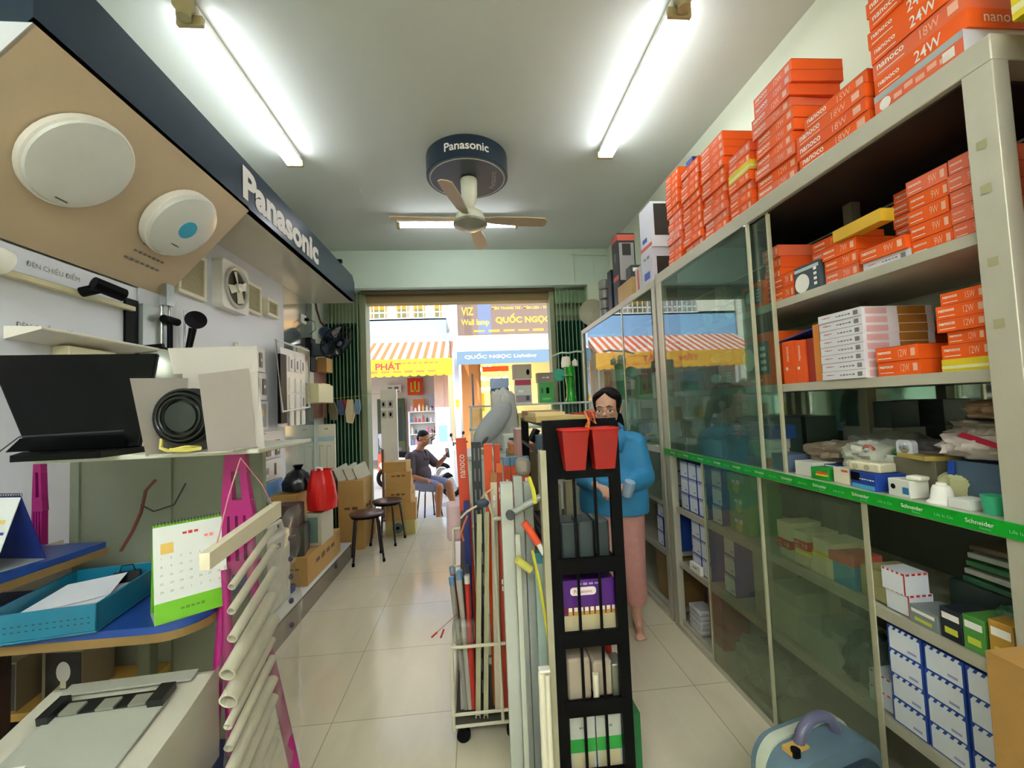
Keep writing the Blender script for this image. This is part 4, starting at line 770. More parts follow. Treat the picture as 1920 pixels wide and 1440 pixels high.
# pale aluminium channels
CH = M('pale_channel', '#c2bf98', .4); GY = M('grey_channel', '#a7aa9c', .4)
for k, (x_, y_, z1, w_, mt, lb) in enumerate(((-.005, 1.99, .98, .022, CH, 'left pale yellow aluminium channel leaning in the trolley'), (.03, 1.985, .99, .02, CH, 'right pale yellow aluminium channel leaning in the trolley'))):
    MB().prism([(-w_ / 2, -.01), (-w_ / 2 + .004, -.01), (-w_ / 2 + .004, .006), (w_ / 2 - .004, .006), (w_ / 2 - .004, -.01), (w_ / 2, -.01), (w_ / 2, .01), (-w_ / 2, .01)], 0, z1 - .09, mt).build('light_channel', label=lb, cat='channel', loc=(x_ - .03, y_ + .0, .09), rot=(0, 2.5, 0))
MB().tube([(-.05, -.01, .0), (-.02, -.02, .03), (.03, 0, .05), (.06, -.01, .1), (.1, .0, .12)], .005, M('string_beige', '#c9b48c', .7), n=5).tube([(-.02, -.01, .01), (-.05, -.02, -.06), (-.04, -.01, -.1)], .005, M('string_orange', '#d06a3c', .7), n=5).ell((.05, -.01, .06), (.03, .012, .02), M('tag_slate', '#3c4a5a', .5)).build('tied_tags', label='knot of beige string and tags on the pale channels', cat='string', loc=(-.03, 1.955, .98))
tubebox(.055, 2.06, .09, .80, .034, '#c87a1e', 'ochre yellow ruler-like strip carton standing in the trolley', (0, 1.5), name='strip_carton', txt='LED', d=.02)
tubebox(-.10, 2.06, .09, .42, .028, '#c9bfc0', 'short pale lilac strip standing at the left front of the trolley', (0, 1), name='strip_carton')
for k, (x_, y_, z1, w_, mt, lb) in enumerate(((.062, 1.70, 1.17, .048, '#b5b9ae', 'wide pale grey tube carton, left of the tall tube group'), (.110, 1.72, 1.19, .036, '#a9ada2', 'second pale grey tube carton in the tall tube group'), (.085, 1.655, .98, .018, '#babdae', 'thin pale tube standing before the wide grey carton'), (.152, 1.74, 1.16, .036, '#9fa59c', 'third pale grey tube carton beside the aqua carton'))):
    tubebox(x_ + (.05 if k != 2 else .06), y_, .0, z1, w_, mt, lb, (0, 0), cap=None, name='tube_carton', group=None)
for k, (x_, w_) in enumerate(((.128, .03), (.165, .035), (.222, .035))): tubebox(x_ + .02, 2.14, .09, 1.215, w_, '#d2501e', 'orange and blue topped tube carton, %s of three behind the grey cartons' % ('left', 'middle', 'right')[k], cap='#5d86a8', txt='12', group='orange tube cartons with blue tops')
tubebox(.228, 1.68, .0, .90, .038, '#9fb3a8', 'aqua floral patterned tube carton beside the black rack', (0, 0), cap='#3f8a94'); MBx = MB()
small_box('plastic_bag', (.185, 1.72, 1.191), (.06, .06, .07), M('wrinkled_grey_bag', '#8f8478', .4, bump=.5), 'crumpled grey plastic pouch on top of the tall tubes', bev=.02, cat='bag')
for k, (x_, z1) in enumerate(((.195, .52), (.215, .51))):
    MB().cyl((0, 0, 0), (0, 0, z1), .010 + .003 * (k == 0), CREAM, n=12).build('thin_tube', label='%s thin cream tube standing against the black rack side' % ('left', 'right')[k], cat='tube', group='thin cream tubes by the black rack', loc=(x_ + .008, 1.56, 0))
small_box('joining_clip', (.213, 1.56, .5215), (.04, .03, .01), WHITE, 'white clip joining the two thin cream tubes')
# short tubes in the trolley front left and in the low bag
sh = (('#8e8c80', '#5b86a6', '#b84a34', 0), ('#a8a498', '#5b86a6', None, 0), ('#b02a20', '#c9c4bc', None, 1), ('#b8382a', '#7c8fa0', None, 1), ('#6e6c62', '#86a2b4', None, 0), ('#9c988c', '#3e4454', None, 0))
for k, (c1, c2, c3, _) in enumerate(sh):
    t = thing('short_tube_lamp', ('grey tube lamp with a blue and red end cap', 'pale grey tube lamp with a blue end cap', 'dark red tube lamp with a pale end cap', 'bright red tube lamp with a slate end cap', 'olive grey tube lamp with a light blue cap', 'beige tube lamp with a near-black cap')[k] + ' in the trolley corner', 'tube lamp', (-.115 + .026 * (k % 3) + .004, 2.02 + .075 * (k // 3), .42), rot=(-3, -5 + 2 * (k % 3), 0))
    MB().cyl((0, 0, -.3), (0, 0, .24 + .02 * (k % 2)), .012, M('lampbody_' + c1[1:], c1, .4), n=12).build('tube_body', t); MB().cyl((0, 0, .24 + .02 * (k % 2)), (0, 0, .275 + .02 * (k % 2)), .0135, M('lampcap_' + c2[1:], c2, .4), n=12).build('end_cap', t)
small_box('clear_bag', (-.085, 1.99, .42), (.10, .06, .10), CLEARBAG, 'crumpled clear plastic bag in the front corner of the trolley', bev=.02, cat='bag')
MB().tube([(.0, 0, .14), (-.05, -.02, .11), (-.1, -.02, .07)], .0012, M('thin_red_wire', '#a03a30', .5), n=4).cyl((-.1, -.02, .07), (-.125, -.02, .05), .004, REDC, n=6).cyl((-.07, -.02, .08), (-.085, -.02, .045), .004, REDC, n=6).build('wire_leads', label='two thin leads with red ends sticking out of the trolley', cat='wire', loc=(-.1, 1.975, .42))
small_box('pink_bag', (-.105, 2.405, .74), (.14, .05, .22), M('pink_film', '#cfb2b4', .4, bump=.5), 'pinkish plastic bag hanging on the trolley back rail', bev=.025, cat='bag')
# ================================================================ showcase by the doorway
t = thing('glass_showcase', 'pale glass showcase standing across the doorway behind the racks', 'showcase', (.58, 4.42, 0))
SHG = M('showcase_white', '#c9cfc2', .4)
MB().box(-.62, .60, -.25, .25, .03, .95, SHG).build('lower_body', t, bev=.006)
for z_ in (1.24, 1.465): MB().box(-.64, .62, -.22, .22, z_, z_ + .02, SHG).build('shelf', t, bev=.003)
for x_ in (-.62, -.18, .28, .58):
    for y_ in (-.21, .21): MB().box(x_ - .01, x_ + .01, y_ - .01, y_ + .01, .95, 1.465, SHG).build('upright', t)
MB().box(-.60, -.58, -.2, .2, 1.485, 1.80, M('mauve_upright', '#77728c', .4)).build('side_strip', t)
MB().box(-.61, .57, .215, .22, .96, 1.46, PANE).build('glass_back', t)
def lamppack(m, w, d, h): m.rect(F_front(0, -d / 2, h * .5), w * .94, h * .94, M('pack_inner_white', '#cdd0c4', .4)); m.rect(F_front(0, -d / 2 - .0005, h * .85), w * .96, h * .22, M('pack_crimson', '#b01c44', .4)); m.rect(F_front(-w * .15, -d / 2 - .0007, h * .5), w * .3, h * .1, WHITE); m.rect(F_front(0.0, -d / 2 - .0006, h * .2), w * .9, h * .28, M('pack_mauve', '#a08a90', .5)); m.rect(F_front(w * .25, -d / 2 - .0009, h * .22), w * .2, h * .18, DARK)
small_box('boxed_lamp', (.50, 4.36, 1.485), (.17, .10, .255), PINKW, 'white lamp pack with a crimson top band on the showcase', extra=lamppack)
small_box('cream_carton', (.50, 4.40, 1.74), (.19, .14, .15), M('warm_grey_carton', '#b5a892', .6), 'warm grey carton with a black oval, topmost on the showcase', extra=lambda m, w, d, h: m.disc(F_front(w * .3, -d / 2, h * .45), .018, BLACK, ry=.03))
def landscape(m, w, d, h): m.rect(F_front(0, -d / 2, h * .62), w, h * .76, M('pack_sky_blue', '#93a8cc', .4)); m.rect(F_front(0, -d / 2 - .0004, h * .52), w, h * .2, M('pack_dark_hills', '#3c5060', .4)).rect(F_front(0, -d / 2 - .0006, h * .38), w, h * .16, M('pack_green', '#3a9a68', .4)); m.rect(F_front(0, -d / 2 - .0008, h * .15), w * .9, h * .2, M('pack_pale', '#c4cfc6', .4))
small_box('boxed_lamp', (.26, 4.36, 1.485), (.19, .10, .27), M('pack_pale', '#c4cfc6', .4), 'lamp pack printed with a blue hilly landscape on the showcase', extra=landscape)
small_box('boxed_lamp', (.735, 4.36, 1.485), (.15, .11, .21), M('pack_bright_green', '#3ba446', .4), 'bright green lamp pack with dark windows on the showcase', extra=lambda m, w, d, h: m.rect(F_front(w * .1, -d / 2, h * .6), .03, .06, BLACK).rect(F_front(-w * .28, -d / 2, h * .6), .015, .05, DARK).disc(F_front(0, -d / 2 - .0004, h * .2), .05, M('pack_light_green', '#6cc870', .4), ry=.012))
small_box('boxed_lamp', (.735, 4.38, 1.695), (.17, .12, .10), M('taupe_card', '#8f8070', .5), 'taupe carton lying on the bright green lamp pack', extra=lambda m, w, d, h: m.text('PANEL', F_front(0, -d / 2, h * .5), PRINTW, w=w * .5))
GRN = M('bottle_green', '#1d9a1c', .2); t = thing('standing_lantern', 'tall bright green lantern with cream lamp heads on the showcase', 'lantern', (1.0, 4.36, 1.485))
MB().lathe([(.055, 0), (.06, .01), (.045, .05), (.04, .16), (.05, .26), (.055, .36), (.03, .38), (.0, .38)], GRN, n=20).build('bottle_body', t)
MB().lathe([(.05, 0), (.052, .05), (.04, .11), (0, .115)], CREAM, T(-.035, 0, .36), n=18).lathe([(.03, 0), (.032, .05), (0, .08)], CREAM, T(.06, 0, .37), n=16).build('lamp_head', t)
MB().tube([(-.18, 0, .48), (-.08, 0, .515), (0, 0, .51), (.08, 0, .525), (.16, 0, .515)], .010, M('pale_green_rod', '#b9d0b4', .4), n=8).build('cross_arm', t)
MB().lathe([(.0, 0), (.065, 0), (.065, .012), (0, .012)], M('teal_disc', '#1c9a78', .3), T(-.12, -.03, .28) @ Rx(80), n=28).build('teal_disc', t); MB().lathe([(.055, -.004), (.06, 0), (0, .008)], CREAM, T(-.04, -.05, .27), n=20).build('saucer', t)
for k, (x_, z_, col, lb) in enumerate(((.40, 1.26, '#c8865c', 'salmon printed card on the inner shelf of the showcase'), (.47, 1.26, '#dfcf8c', 'pale yellow printed card on the inner shelf of the showcase'), (.72, 1.26, '#a596a4', 'mauve box on the inner shelf of the showcase'), (.15, 1.26, '#e0b84c', 'amber yellow box on the inner shelf near the showcase end'))):
    small_box('shelf_box', (x_, 4.35, z_), (.065 + .03 * (k == 2), .08, .13), M('shelfbox_' + col[1:], col, .5), lb)
# things on the lower counter in front of it
t = thing('low_counter', 'white low counter in front of the glass showcase', 'counter', (.36, 3.35, 0)); MB().box(-.42, .55, -.28, .28, .02, 1.10, M('counter_white', '#c5c9bd', .4)).build('body', t, bev=.01); MB().box(-.44, .57, -.3, .3, 1.10, 1.125, M('counter_top', '#b7beb4', .3)).build('worktop', t, bev=.004)
t = thing('street_lamp_head', 'pale grey oval street lamp head lying tilted on the low counter', 'lamp', (.13, 3.15, 1.34), rot=(0, -48, 12))
MB().ell((0, 0, 0), (.21, .05, .085), M('lamp_grey', '#9aa0a2', .35), nu=28).build('lamp_body', t); MB().ell((-.13, -.038, -.02), (.035, .012, .012), DARK).build('sensor', t)
t = thing('flood_light', 'white bracketed flood light beside the grey street lamp head', 'lamp', (.30, 3.22, 1.125), 10)
MB().box(-.10, .06, -.03, .03, .0, .14, M('lamp_white', '#d3d6cc', .35)).build('housing', t, bev=.012); MB().tube([(-.03, -.035, .09), (-.03, -.04, .05), (.0, -.05, .01)], .003, BLACK, n=5).ell((-.04, -.034, .1), (.025, .008, .009), DARK).build('cable', t); MB().box(.05, .085, -.045, .04, .02, .22, BLACK, Ry(30)).build('dark_frame', t)
blob('plastic_bag', (.23, 3.42, 1.125), (.11, .09, .26), M('milky_bag', '#b9bab0', .4, bump=.4), 'bulky milky plastic bag standing on the low counter', 'bag', 4, .2, 2.)
small_box('blue_cloth_box', (.52, 3.2, 1.125), (.15, .2, .12), M('slate_blue_bin', '#43586a', .5), 'slate blue bin on the low counter right of the flood light')
small_box('beige_tin', (.06, 3.12, 1.125), (.06, .05, .04), M('olive_box', '#8a8260', .5), 'small olive box at the left end of the low counter')
small_box('card_roll', (.30, 2.90, 0), (.18, .3, 1.17), M('inner_carton', '#8a7a58', .7), 'tall brown carton on end behind the tube trolley', bev=.003)
small_box('orange_pack', (.30, 2.88, 1.17), (.16, .2, .05), M('orange_pack_card', '#c97a42', .5), 'orange brown pack lying on the tall carton behind the trolley')
t = thing('pink_box_tower', 'tower of pink and cream boxes beside the black rack posts', 'boxes') if False else None
small_box('pink_box', (.275, 2.62, 0), (.07, .2, 1.33), M('rose_card', '#c89a90', .5), 'tall rose-coloured carton between the black rack and the low counter', bev=.003)
# behind rack on the aisle side: white L brackets seen through the rack
# ================================================================ ceiling fan
t = thing('ceiling_fan', 'four-bladed beige ceiling fan hanging from the round navy sign', 'fan', (.02, 3.32, 3.45))
FB = M('fan_blade_beige', '#b79f7c', .35); FC = M('fan_cream', '#d5d4bc', .35)
MB().lathe([(.05, -.17), (.068, -.175), (.062, -.30), (.048, -.37), (.03, -.40)], FC, n=28).build('canopy', t)
MB().lathe([(.02, -.40), (.05, -.41), (.10, -.445), (.115, -.48), (.12, -.515), (.1, -.53)], FC, n=36).build('motor', t)
MB().lathe([(.12, -.515), (.132, -.52), (.135, -.54), (.10, -.56), (.06, -.58), (.03, -.585), (.0, -.587)], M('fan_silver', '#a5a594', .25, .5), n=36).build('motor_ring', t)
for k, a in enumerate((5, 80, 185, 255)):
    X_ = Rz(a) @ T(0, 0, -.50) @ Rx(-13); m = MB()
    pl = [(.13, -.028), (.2, -.05), (.45, -.062), (.60, -.055), (.62, -.03), (.62, .02), (.60, .045), (.4, .05), (.2, .035), (.13, .02)]
    m.prism(pl, -.004, .004, FB, X_); m.prism([(.08, -.02), (.2, -.02), (.2, .02), (.08, .02)], .004, .012, M('blade_iron_brass', '#a5854a', .3, .5), X_); m.build('blade', t, bev=.002)
DISC = M('navy_disc', '#1a2c3c', .35); t = thing('round_sign', 'round navy ceiling sign with a white ring above the fan', 'sign', (.01, 3.32, 3.45))
MB().lathe([(.05, -.17), (.315, -.17), (.32, -.165), (.32, -.005), (.315, 0), (.0, 0)], DISC, n=72).build('disc_body', t)
MB().lathe([(.288, -.1725), (.297, -.1725), (.297, -.170), (.288, -.170), (.288, -.1725)], M('ring_grey_print'), n=72, smooth=False).build('ring_line', t)
m = MB(); vv, ff, x0, x1, y0, y1 = text_geo('Panasonic', .02); k_ = .34 / (x1 - x0)
m.add([(.3215 * math.sin((v.x - (x0 + x1) / 2) * k_ / .3215), -.3215 * math.cos((v.x - (x0 + x1) / 2) * k_ / .3215), -.085 + (v.y - (y0 + y1) / 2) * k_) for v in vv], ff, PRINTW)
m.build('lettering', t); MB().text('Panasonic', frame((0, -1, 0), (-1, 0, 0), (.2, .0, -.1705)), M('ring_grey_print'), w=.26, off=.002).build('printed_name', t)
# ================================================================ right wall: aluminium and glass cabinets
FX = 1.257; BX = 1.765
CREAMALU = M('cream_aluminium', '#bdb8a4', .42, .25, var=.05, scale=10); GREENS = M('strip_green', '#0e9a26', .35)
def cabinet(name, y0, y1, label, post=.05, ztop=2.315):
    t = thing(name, label, 'cabinet', (FX, (y0 + y1) / 2, 0)); h = (y1 - y0) / 2; D = BX - FX
    for sy in (-1, 1):
        for x0 in (0, D - .04): MB().box(x0, x0 + .045, min(sy * h, sy * (h - post)), max(sy * h, sy * (h - post)), 0, 2.25, CREAMALU).build('post', t, bev=.002)
    MB().box(0, D, -h, h, 2.25, ztop, CREAMALU).build('top_panel', t, bev=.003)
    MB().box(.02, D - .02, -h + post, h - post, 2.244, 2.25, M('shade_dark_board')).build('top_shade_board', t); MB().box(D - .008, D, -h + post, h - post, 1.87, 2.24, M('shade_dark_board')).build('upper_shade_board', t)  # dark boards stand in for the shade beneath and behind the top
    for z_ in (.03, .40, .745): MB().box(.03, D - .01, -h + post, h - post, z_, z_ + .025, CREAMALU).box(.022, .034, -h + post, h - post, z_ - .005, z_ + .03, CREAMALU).build('shelf', t)
    MB().box(0, D - .01, -h + post, h - post, 1.105, 1.147, CREAMALU).build('deck', t)
    for z_ in (1.483, 1.833): MB().box(.03, D - .01, -h + post, h - post, z_, z_ + .032, CREAMALU).build('shelf', t, bev=.001)
    MB().box(0, .04, -h + post, h - post, 0.0, .03, CREAMALU).build('sill', t)
    MB().box(D - .005, D, -h + post, h - post, .03, 1.10, M('cabinet_back', '#5a5e50', .6)).build('back_panel', t)
    return t
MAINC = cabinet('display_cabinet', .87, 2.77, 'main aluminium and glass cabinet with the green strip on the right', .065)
cy = (.87 + 2.77) / 2
MB().box(.495, .5, -.88, .88, 1.15, 1.48, M('mirror_back', '#d8ddd2', .05, .95, var=0)).build('mirror_back', MAINC)
for z_ in (1.3,): MB().box(.30, .34, -.25, -.21, 1.147, 2.25, M('dark_post', '#6f6a58', .5)).build('inner_post', MAINC)
def pane(parent, x, y0, y1, z0, z1, mat, edges=(1, 1), name='sliding_door', c=None, ew=.012):
    g = MB().box(x - .002, x + .002, y0 - c, y1 - c, z0, z1, mat).build('glass_pane', parent)
    for on, a, b in ((edges[0], y0 - ew, y0), (edges[1], y1, y1 + ew)):
        if on: MB().box(x - .006, x + .006, a - c, b - c, z0, z1, M('pane_edge_alu')).build('door_edge', parent)
pane(MAINC, .004, 1.80, 2.69, 1.147, 2.25, PANE, (1, 1), c=cy); pane(MAINC, .022, 1.69, 2.5, 1.147, 2.25, PANE, (1, 0), c=cy)
pane(MAINC, .004, 1.84, 2.31, .03, 1.105, LOWPANE, (1, 1), c=cy, ew=.01); pane(MAINC, .014, 1.33, 1.84, .03, 1.105, LOWPANE, (1, 0), c=cy, ew=.01); pane(MAINC, .0, 1.30, 1.315, .03, 1.105, M('pane_edge_alu'), (0, 0), c=cy)
m = MB().box(-.008, -.001, -.95 + .0, .95, 1.109, 1.147, GREENS)
for k in range(11):
    y_ = .82 - .166 * k; m.text('Schneider', F_left(-.0082, y_, 1.131), PRINTW, w=.062, bold=.01); m.text('Electric', F_left(-.0082, y_ - .012, 1.119), M('mint_print'), w=.024); m.text('Life Is On', F_left(-.0082, y_ - .083, 1.127), M('mint_print'), w=.045)
m.build('green_strip', MAINC)
m = MB()
for z_ in (1.62, 1.77, 1.95, 2.06): m.rect(F_left(-.001, -.915, z_), .022, .022, M('tape_mark', '#a59f78', .6))
m.build('tape_marks', MAINC)
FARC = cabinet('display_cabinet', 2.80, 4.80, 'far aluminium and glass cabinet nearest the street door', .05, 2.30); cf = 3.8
pane(FARC, .004, 2.87, 3.45, .78, 2.25, PANE, (0, 1), c=cf); pane(FARC, .010, 3.46, 4.74, .78, 2.25, PANE, (0, 1), c=cf)
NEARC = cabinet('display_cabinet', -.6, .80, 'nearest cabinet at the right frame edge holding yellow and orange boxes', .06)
# ---- boxes on the shelves
_PB = {}
def shelf_mesh(kind):
    if kind in _PB: return _PB[kind]
    style, W, D, H = kind[:4]; m = MB()
    if style in ('orange', 'orange2', 'red', 'yellow', 'wht', 'cream', 'pinkish'):
        mat = {'orange': ORANGE, 'orange2': M('orange_card_dark', '#f06028', .5, spec=.2, var=.1, scale=5), 'red': REDC, 'yellow': YEL, 'wht': M('white_card', '#dcd8dc', .45), 'cream': M('cream_card', '#d8cfae', .5), 'pinkish': M('glossy_pink_red', '#ee7048', .35, spec=.3)}[style]
        m.box(0, D, -W / 2, W / 2, 0, H, mat)
        if style in ('orange', 'orange2', 'red', 'pinkish'):
            m.text('nanoco', F_left(0, W * .28, H * .62), PRINTW, w=W * .33, bold=.02); m.rect(F_left(0, W * .28, H * .22), W * .33, H * .05, PRINTW)
            m.text(kind[4] if len(kind) > 4 else '12W', F_left(0, -W * .16, H * .5), M('pale_orange_print'), w=W * .2, h=H * .5); m.rect(F_left(0, -W * .39, H * .5), W * .1, H * .5, M('pale_orange_print'))
            m.text('nanoco', F_front(D * .5, -W / 2, H * .5), M('pale_orange_print'), w=D * .5) if H > .055 else None
            m.rect(F_front(D / 2, -W / 2, H * .98), D, H * .03, M('box_edge_maroon'))
            m.rect(F_left(0, 0, H * .985), W, H * .03, M('box_edge_maroon'))
        elif style == 'wht':
            m.text('LED PANEL', F_left(0, W * .3, H * .6), PRINTR, w=W * .2); m.text('12W  6500K', F_left(0, -W * .1, H * .5), PRINTG, w=W * .35); m.rect(F_left(0, -W * .38, H * .5), W * .1, H * .5, PRINTG)
            m.rect(F_front(D * .2, -W / 2, H * .5), D * .3, H * .7, M('pale_pink_print', '#d8a8a8', .5)); m.rect(F_front(D * .7, -W / 2, H * .5), D * .4, H * .9, M('ochre_print', '#a8742c', .5)); m.rect(F_left(0, 0, H * .02), W, H * .06, PRINTG)
        elif style == 'yellow': m.rect(F_left(0, 0, H * .35), W, H * .25, M('yellow_pale')); m.rect(F_front(D / 2, -W / 2, H * .4), D, H * .3, M('yellow_pale'))
    elif style == 'blue':
        m.box(0, D, -W / 2, W / 2, 0, H, M('blue_white_box_side')); F = F_left(0, 0, 0)
        m.rect(F, W * .90, H * .80, M('label_white'), cy=H * .45)
        n = max(4, int(W / .018))
        for k in range(n): m.add([(-W * .44 + W * .88 * (k + a) / n, H * b, .001) for a, b in ((0, .84), (.55, .84), (.9, .99), (.35, .99))], [(0, 1, 2, 3)], M('label_white'), F)
        m.rect(F, W * .25, H * .10, M('label_lilac', '#9a9cc8', .5), off=.0012, cx=W * .22, cy=H * .25); m.box(D * .2, D, -W / 2 - .0005, -W / 2, 0, H, M('blue_white_box_side'))
    elif style == 'redw':
        m.box(0, D, -W / 2, W / 2, 0, H, M('label_white')); F = F_left(0, 0, 0)
        for k in range(5): m.rect(F, W * .1, H * .1, REDC, cx=-W * .4 + W * .2 * k, cy=H * .95)
        m.rect(F, W * .06, H, REDC, cx=W * .47, cy=H * .5)
        for k in range(4): m.rect(F_front(0, -W / 2, 0), D * .15, H * .1, REDC, cx=D * .12 + D * .25 * k, cy=H * .95)
    elif style == 'green':
        m.box(0, D, -W / 2, W / 2, 0, H, M('green_carton', '#4f9a3c', .5)); m.text('LED', F_left(0, 0, H * .6), PRINTW, w=W * .5); m.disc(F_left(0, 0, H * .3), W * .18, M('lime_dot', '#a8c840', .5))
    elif style == 'photo':
        m.box(0, D, -W / 2, W / 2, 0, H, ORANGE); F = F_left(0, 0, 0); m.rect(F, W * .8, H * .62, M('photo_charcoal'), cy=H * .52); m.disc(F, W * .17, WHITE, off=.001, cx=-W * .14, cy=H * .52, ry=H * .22)
        for k in range(4): m.rect(F, W * .14, H * .07, M('photo_pale'), off=.001, cx=W * .25, cy=H * (.32 + .13 * k))
        m.text('nanoco', F_left(0, -W * .05, H * .1), PRINTW, w=W * .3)
    elif style == 'bulb':
        m.box(0, D, -W / 2, W / 2, 0, H, M('photo_charcoal')); F = F_left(0, 0, 0); m.disc(F, W * .3, WHITE, cx=-W * .2, cy=H * .35, ry=H * .35); m.rect(F, W, H * .12, M('photo_pale'), cy=H * .85)
        for k in range(4): m.rect(F, W * .12, H * .1, PRINTW, off=.001, cx=W * .35, cy=H * (.2 + .18 * k))
    elif style == 'plain': m.box(0, D, -W / 2, W / 2, 0, H, M('plainbox_' + kind[4][1:], kind[4], .5, var=.08))
    elif style == 'upright':
        m.box(0, D, -W / 2, W / 2, 0, H, M('orange_card_dark', '#f06028', .5, spec=.2, var=.1, scale=5)); m.text('nanoco', F_left(0, 0, H * .7) @ Rz(90), PRINTW, w=H * .35); m.disc(F_left(0, W * .15, H * .35), W * .12, PRINTW)
    elif style == 'printed':
        m.box(0, D, -W / 2, W / 2, 0, H, M('glossy_pink_red', '#ee7048', .35, spec=.3)); F = F_left(0, 0, 0); m.rect(F, W, H * .3, M('foil_grey', '#aeb6b8', .3), cy=H * .84); m.disc(F, .018, PRINTW, cx=-W * .36, cy=H * .38, off=.001)
        for k in range(5): m.rect(F, W * .1, H * .22, M('peach_print', '#f0b094', .4), off=.0009, cx=-W * .2 + W * .13 * k, cy=H * (.36 + .1 * (k % 2)))
        m.rect(F, W * .12, H * .4, PRINTW, off=.0009, cx=W * .36, cy=H * .4); m.rect(F_front(D / 2, -W / 2, H / 2), D, H, M('foil_white', '#d0cfd6', .3)); m.text('24W', F_front(D * .3, -W / 2, H * .5) @ Rz(90), PRINTR, w=H * .5, off=.001)
    elif style == 'big24':
        m.box(0, D, -W / 2, W / 2, 0, H, ORANGE); m.text('24W', F_left(0, -W * .12, H * .5), PRINTW, w=W * .28, h=H * .62, bold=.01); m.text('nanoco', F_left(0, W * .32, H * .6), PRINTW, w=W * .26, bold=.02); m.rect(F_left(0, W * .32, H * .2), W * .26, H * .05, PRINTW); m.text('nanoco', F_front(D * .5, -W / 2, H * .5), PRINTW, w=D * .55)
    _PB[kind] = m.mesh('carton'); return _PB[kind]
NM = {'photo': 'lamp_carton', 'bulb': 'lamp_carton'}
def sbox(kind, x, y, z, label, group=None, rz=0, rx=0):
    o = bpy.data.objects.new(NM.get(kind[0], 'lamp_box'), shelf_mesh(kind)); C.objects.link(o); o.location = (x, y, z); o.rotation_euler = (R(rx), 0, R(rz)); return tag(o, label, 'box', group)
def stack(kinds, x, y, z, what, where, group, seed=1, j=.006, jr=1.8, xj=.014):
    rnd = random.Random(seed); n = len(kinds)
    for i, k in enumerate(kinds):
        c = {'orange': 'orange-red', 'orange2': 'orange', 'red': 'dark red', 'yellow': 'yellow', 'wht': 'white', 'cream': 'cream', 'pinkish': 'shiny pinkish-red', 'blue': 'blue-white', 'redw': 'white red-edged', 'green': 'green', 'photo': 'orange photo-printed', 'bulb': 'dark bulb-printed', 'plain': 'plain', 'upright': 'orange', 'printed': 'foil-topped orange', 'big24': 'orange 24W'}[k[0]]
        sbox(k, x + rnd.uniform(0, xj), y + rnd.uniform(-j, j), z, '%s %s, %s %s' % (c, what, ordw(i, n) if n > 1 else 'alone', where), group, rnd.uniform(-jr, jr)); z += k[3]
    return z
O = lambda W, H, tx='12W', s='orange', D=.21: (s, W, D, H, tx)
ZT = 2.315; G1 = 'orange lamp boxes on top of the main cabinet'; xx = 1.27
for _n, _c in (('deck_green', '#1a6a44'),): M(_n, _c)
mix = lambda n, W, H, tx, seed, D=.21: [O(W, H, tx, random.Random(seed * 31 + i).choice(['orange', 'orange', 'orange2', 'orange', 'pinkish']), D) for i in range(n)]
stack(mix(13, .165, .0435, '6W', 1), xx, 2.50, ZT, 'lamp box', 'in the top stack nearest the street', G1, 1)
stack(mix(11, .20, .0445, '9W', 2), xx, 2.285, ZT, 'lamp box', 'in the stack under the blue box', G1, 2)
stack([('plain', .07, .12, .05, '#232f8c')], xx + .02, 2.30, ZT + .4895, 'dark blue box', 'on the second top stack from the street', None, 1)
stack(mix(8, .205, .044, '12W', 3) + mix(3, .205, .044, '12W', 33), xx, 2.055, ZT, 'lamp box', 'in the third top stack from the street', G1, 3)
k4 = mix(7, .16, .0445, '9W', 4); k4[4] = O(.16, .0445, '9W', 'yellow'); k4[5] = O(.16, .0445, '9W')
stack(k4, xx, 1.85, ZT, 'lamp box', 'in the narrow yellow-banded stack', G1, 4)
stack(mix(7, .22, .0465, '12W', 5) + mix(3, .235, .0465, '12W', 6), xx, 1.615, ZT, 'lamp box', 'in the tallest square top stack', G1, 5, .008, 2.5)
stack(mix(2, .29, .046, '18W', 8, .2) + mix(1, .29, .046, '18W', 9, .2), xx, 1.345, ZT, 'wide lamp box', 'in the low top stack', G1, 7, .008, 1.)
sbox(O(.25, .046, '15W', 'orange', .2), xx + .01, 1.325, ZT + .138, 'orange-red lamp box lying topmost on the low stack beside the 24W boxes', G1, 2)
stack([('printed', .245, .21, .066)] + [('big24', .25, .21, .052)] * 1 + mix(1, .25, .052, '18W', 11) + [('big24', .25, .21, .052)] * 2 + mix(8, .23, .046, '24W', 12), xx - .005, 1.055, ZT, 'lamp box', 'in the big-print top stack', G1, 9, .006, 1.5)
stack([('yellow', .26, .22, .07), ('yellow', .26, .22, .07), ('yellow', .26, .22, .07), ('yellow', .26, .22, .07)], xx, .71, ZT, 'striped box', 'on top of the nearest cabinet', 'yellow striped boxes on the nearest cabinet', 10, .004, 1)
# first shelf (z 1.865) and second shelf (z 1.515)
Z1, Z2 = 1.8655, 1.5155; G2 = 'orange lamp boxes on the upper open shelf'; G3 = 'orange lamp boxes on the middle open shelf'; xs = 1.30
stack(mix(2, .11, .055, '7W', 20, .15), xs, 1.66, Z1, 'lamp box', 'against the sliding glass on the upper shelf', G2, 20, .002, .5)
stack([('bulb', .12, .10, .105)], xs - .005, 1.52, Z1, 'carton', 'facing the front of the upper open shelf', None, 1, 0, 0)
stack(mix(5, .16, .045, '7W', 21, .16), xs + .12, 1.555, Z1, 'lamp box', 'behind the dark bulb-printed carton', G2, 21, .004, 1.)
stack(mix(3, .14, .045, '7W', 22, .17), xs, 1.385, Z1, 'lamp box', 'in the short front stack of the upper shelf', G2, 22, .003, .6)
stack([('wht', .15, .18, .03), O(.15, .042, '9W', 'orange', .18)], xs, 1.22, Z1, 'slim box', 'under the slanting yellow box', None, 23, .002, 1)
